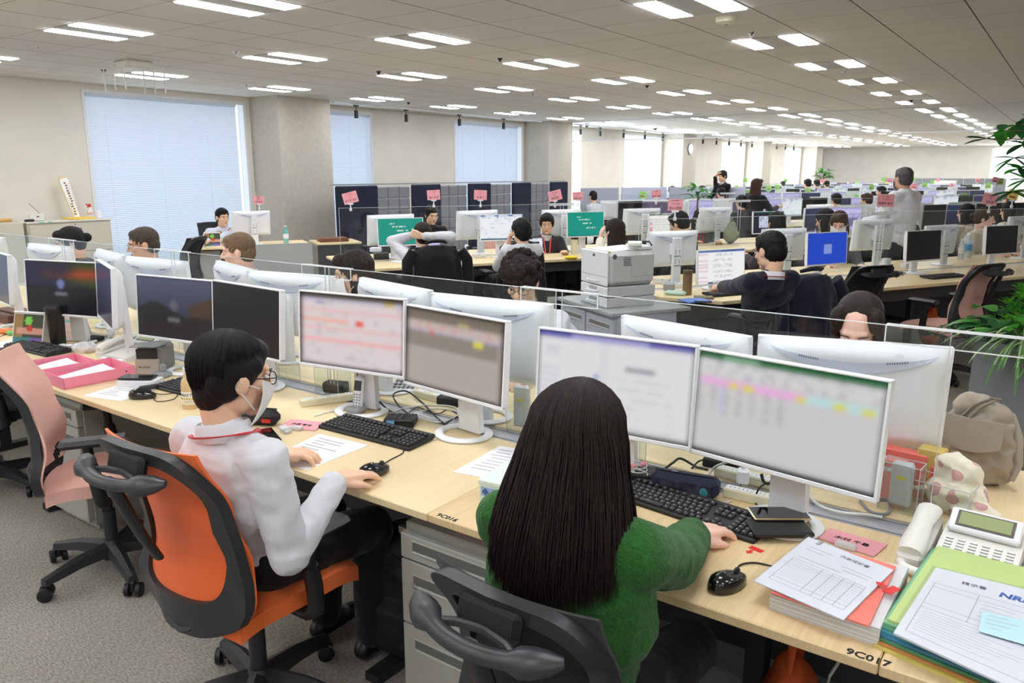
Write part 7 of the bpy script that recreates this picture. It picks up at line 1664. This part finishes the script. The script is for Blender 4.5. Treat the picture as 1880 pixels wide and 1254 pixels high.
tb = pc + ex * .35; r = thing('indoor_tree', 'slender indoor tree whose leafy branches reach in from the frame edge', 'tree', (tb.x, tb.y, 0)); ob('pot', MB().lathe([(.001, 0), (.15, 0), (.18, .3), (.165, .3), (.15, .26), (.001, .26)], 24, (.45, .55, 0)), GP_, r)
mb = MB(); mb.tube([(.45, .55, .2), (.43, .53, .8), (.45, .5, 1.4), (.4, .5, 2.0), (.42, .5, 2.3)], [.022, .02, .016, .012, .008], 8); br = [];
for i, (px, py, d) in enumerate(((1812, 255, 5.2), (1838, 240, 5.3), (1862, 290, 5.3), (1868, 230, 5.4), (1860, 352, 5.2), (1878, 265, 5.5), (1872, 310, 5.1), (1885, 330, 5.4), (1890, 215, 5.6))):
    e = TD(px, py, d) - V((tb.x, tb.y, 0)); s0 = V((.44, .5, max(1.2, e.z - .12))); br.append(e); mb.tube([s0, s0.lerp(e, .5) + V((0, 0, .05)), e], [.008, .006, .003], 6)
o = ob('trunk', mb, BARK, r); lf = MB(); k2 = 0
for e in br:
    for j in range(7):
        a = j * 2.4 + k2; k2 += .7; lf.mat(j % 2); leaf(lf, e, (cos(a), sin(a), rn.uniform(-.9, .5)), rn.uniform(.1, .14), .027, .15)
o = ob('foliage', lf, [L1, L2_], r, 60); o['kind'] = 'stuff'
# far plants
def far_plant(label, px, py, d, s_, n):
    p = TD(px, py, d); r = thing('potted_plant', label, 'plant', (p.x, p.y, 0)); ob('pot', MB().lathe([(.001, 0), (.14, 0), (.17, .32), (.001, .32)], 16), GP_, r); ob('stem', MB().tube([(0, 0, .3), (.02, 0, p.z)], .015, 6), BARK, r); mb = MB()
    for k in range(n): a = k * 2.4; mb.mat(k % 2); leaf(mb, V((.1 * cos(a) * s_, .1 * sin(a) * s_, p.z + s_ * (.3 * hsh(k, 1) - .15))), (cos(a), sin(a), .9 * hsh(k, 2)), .32 * s_, .05 * s_, .8)
    ob('foliage', mb, [L2_, L1], r, 60)['kind'] = 'stuff'
far_plant('leafy potted tree far off beside a window pillar', 1512, 320, 26, .9, 40); far_plant('spiky palm standing among the middle desks', 1280, 352, 13.5, .75, 26)
# far whiteboard and partition
p = TY(1735, 327, 38.2); r = thing('whiteboard', 'rolling whiteboard at the far end of the office', 'whiteboard', (p.x, p.y, 0)); wb = (TY(1757, 327, 38.2) - TY(1712, 327, 38.2)).length; ob('board', MB().box((0, 0, 1.35), (wb, .03, .75)), PAPER, r, False); ob('frame', MB().box((0, 0, 1.735), (wb, .04, .03)).box((-wb / 2, 0, 1.1), (.03, .04, 1.3)).box((wb / 2, 0, 1.1), (.03, .04, 1.3)).box((-wb / 2, 0, .46), (.05, .6, .04)).box((wb / 2, 0, .46), (.05, .6, .04)), GREYP, r, False)
for c_ in r.children: c_.location.z -= .44
p = TY(1730, 335, 39.2); r = thing('booth_partition', 'low grey quilted partition before the far wall', 'partition', (p.x, p.y, 0)); wq = (TY(1840, 335, 39.2) - TY(1615, 335, 39.2)).length
for k in range(6): ob('quilted_panel', MB().box((-wq / 2 + wq * (k + .5) / 6, 0, .68), (wq / 6 - .02, .08, 1.36), .02), QLT, r, False)
# ------------------------------------------------------------------ ceiling devices
p = T(1333, 40, HC - .03); lathe_thing('smoke_detector', 'round cream smoke detector beside the nearest twin lamp', 'detector', (p.x, p.y, HC), [('dome', [(.001, -.05), (.04, -.05), (.075, -.035), (.08, -.012), (.08, 0), (.001, 0)], CREAMP), ('sensor', [(.001, -.058), (.016, -.056), (.018, -.048), (.001, -.048)], GREYP)])
p = T(245, 122, 2.74); r = thing('ceiling_unit', 'off-white ceiling unit with downward prongs near the big blind', 'ceiling unit', (p.x, p.y, HC)); ob('casing', MB().box((0, 0, -.05), (.32, .3, .09), .02).box((0, 0, -.005), (.4, .36, .01)), OFFW, r, False)
for k in range(6): ob('prong', MB().tube([(-.2 + .2 * (k % 3), -.2 if k < 3 else .2, -.07), (-.2 + .2 * (k % 3), -.22 if k < 3 else .22, -.08), (-.2 + .2 * (k % 3), -.22 if k < 3 else .22, -.32)], .009, 6), OFFW, r)
for i, (px, py) in enumerate(((1077, 229), (1203, 234))): p = T(px, py, HC - .03); lathe_thing('dome_camera', 'small white dome camera on the ceiling, %s one from the windows' % nth(i + 1), 'camera', (p.x, p.y, HC), [('housing', [(.001, -.06), (.05, -.05), (.08, -.02), (.08, 0), (.001, 0)], WHITE), ('lens_dome', [(.001, -.1), (.03, -.09), (.045, -.06), (.001, -.055)], DARK)], group='dome cameras')
p = T(1387, 154, HC); lathe_thing('ceiling_speaker', 'round flush speaker grille in the ceiling', 'speaker', (p.x, p.y, HC), [('grille', [(.001, -.006), (.1, -.006), (.105, 0), (.001, 0)], OFFW)])
for i, (px, py) in enumerate(((918, 107), (1380, 59), (695, 131), (433, 94), (190, 128), (451, 156), (1188, 157), (978, 172), (750, 188), (1551, 131), (1673, 184), (66, 84))):
    p = T(px, py, HC); lathe_thing('sprinkler_head', 'tiny sprinkler head in the ceiling, number %s listed from the entrance side' % nth(i + 1), 'sprinkler', (p.x, p.y, HC), [('nozzle', [(.001, -.035), (.012, -.034), (.014, -.02), (.03, -.006), (.03, 0), (.001, 0)], CHROME if i % 2 else DARK)], group='sprinkler heads')
o = ob('smoke_barrier', MB().box((-1.2, 16.35, HC - .22), (17.6, .008, .44)), clear('barrier_glass', (246, 248, 250), .05, .5, .04), None, False); o['kind'] = 'structure'; ob('barrier_rail', MB().box((-1.2, 16.35, HC - .445), (17.6, .02, .02)).box((-1.2, 16.35, HC - .006), (17.6, .04, .012)), TRIMW, o, False)
p = TD(1271, 276, 22.3); r = thing('wall_clock', 'round white clock on a far window pillar', 'clock', (-10.19, 23.9, 2.35), pi / 2, rx=0); ob('face', MB().at((0, 0, 0), 0, pi / 2).lathe([(.001, 0), (.16, 0), (.16, .04), (.001, .04)], 24), WHITE, r, False); ob('rim', MB().tube([(.16 * cos(k * pi / 12), -.0, .16 * sin(k * pi / 12)) for k in range(24)], .014, 6, closed=True, up=(0, 1, 0)), DARK, r)
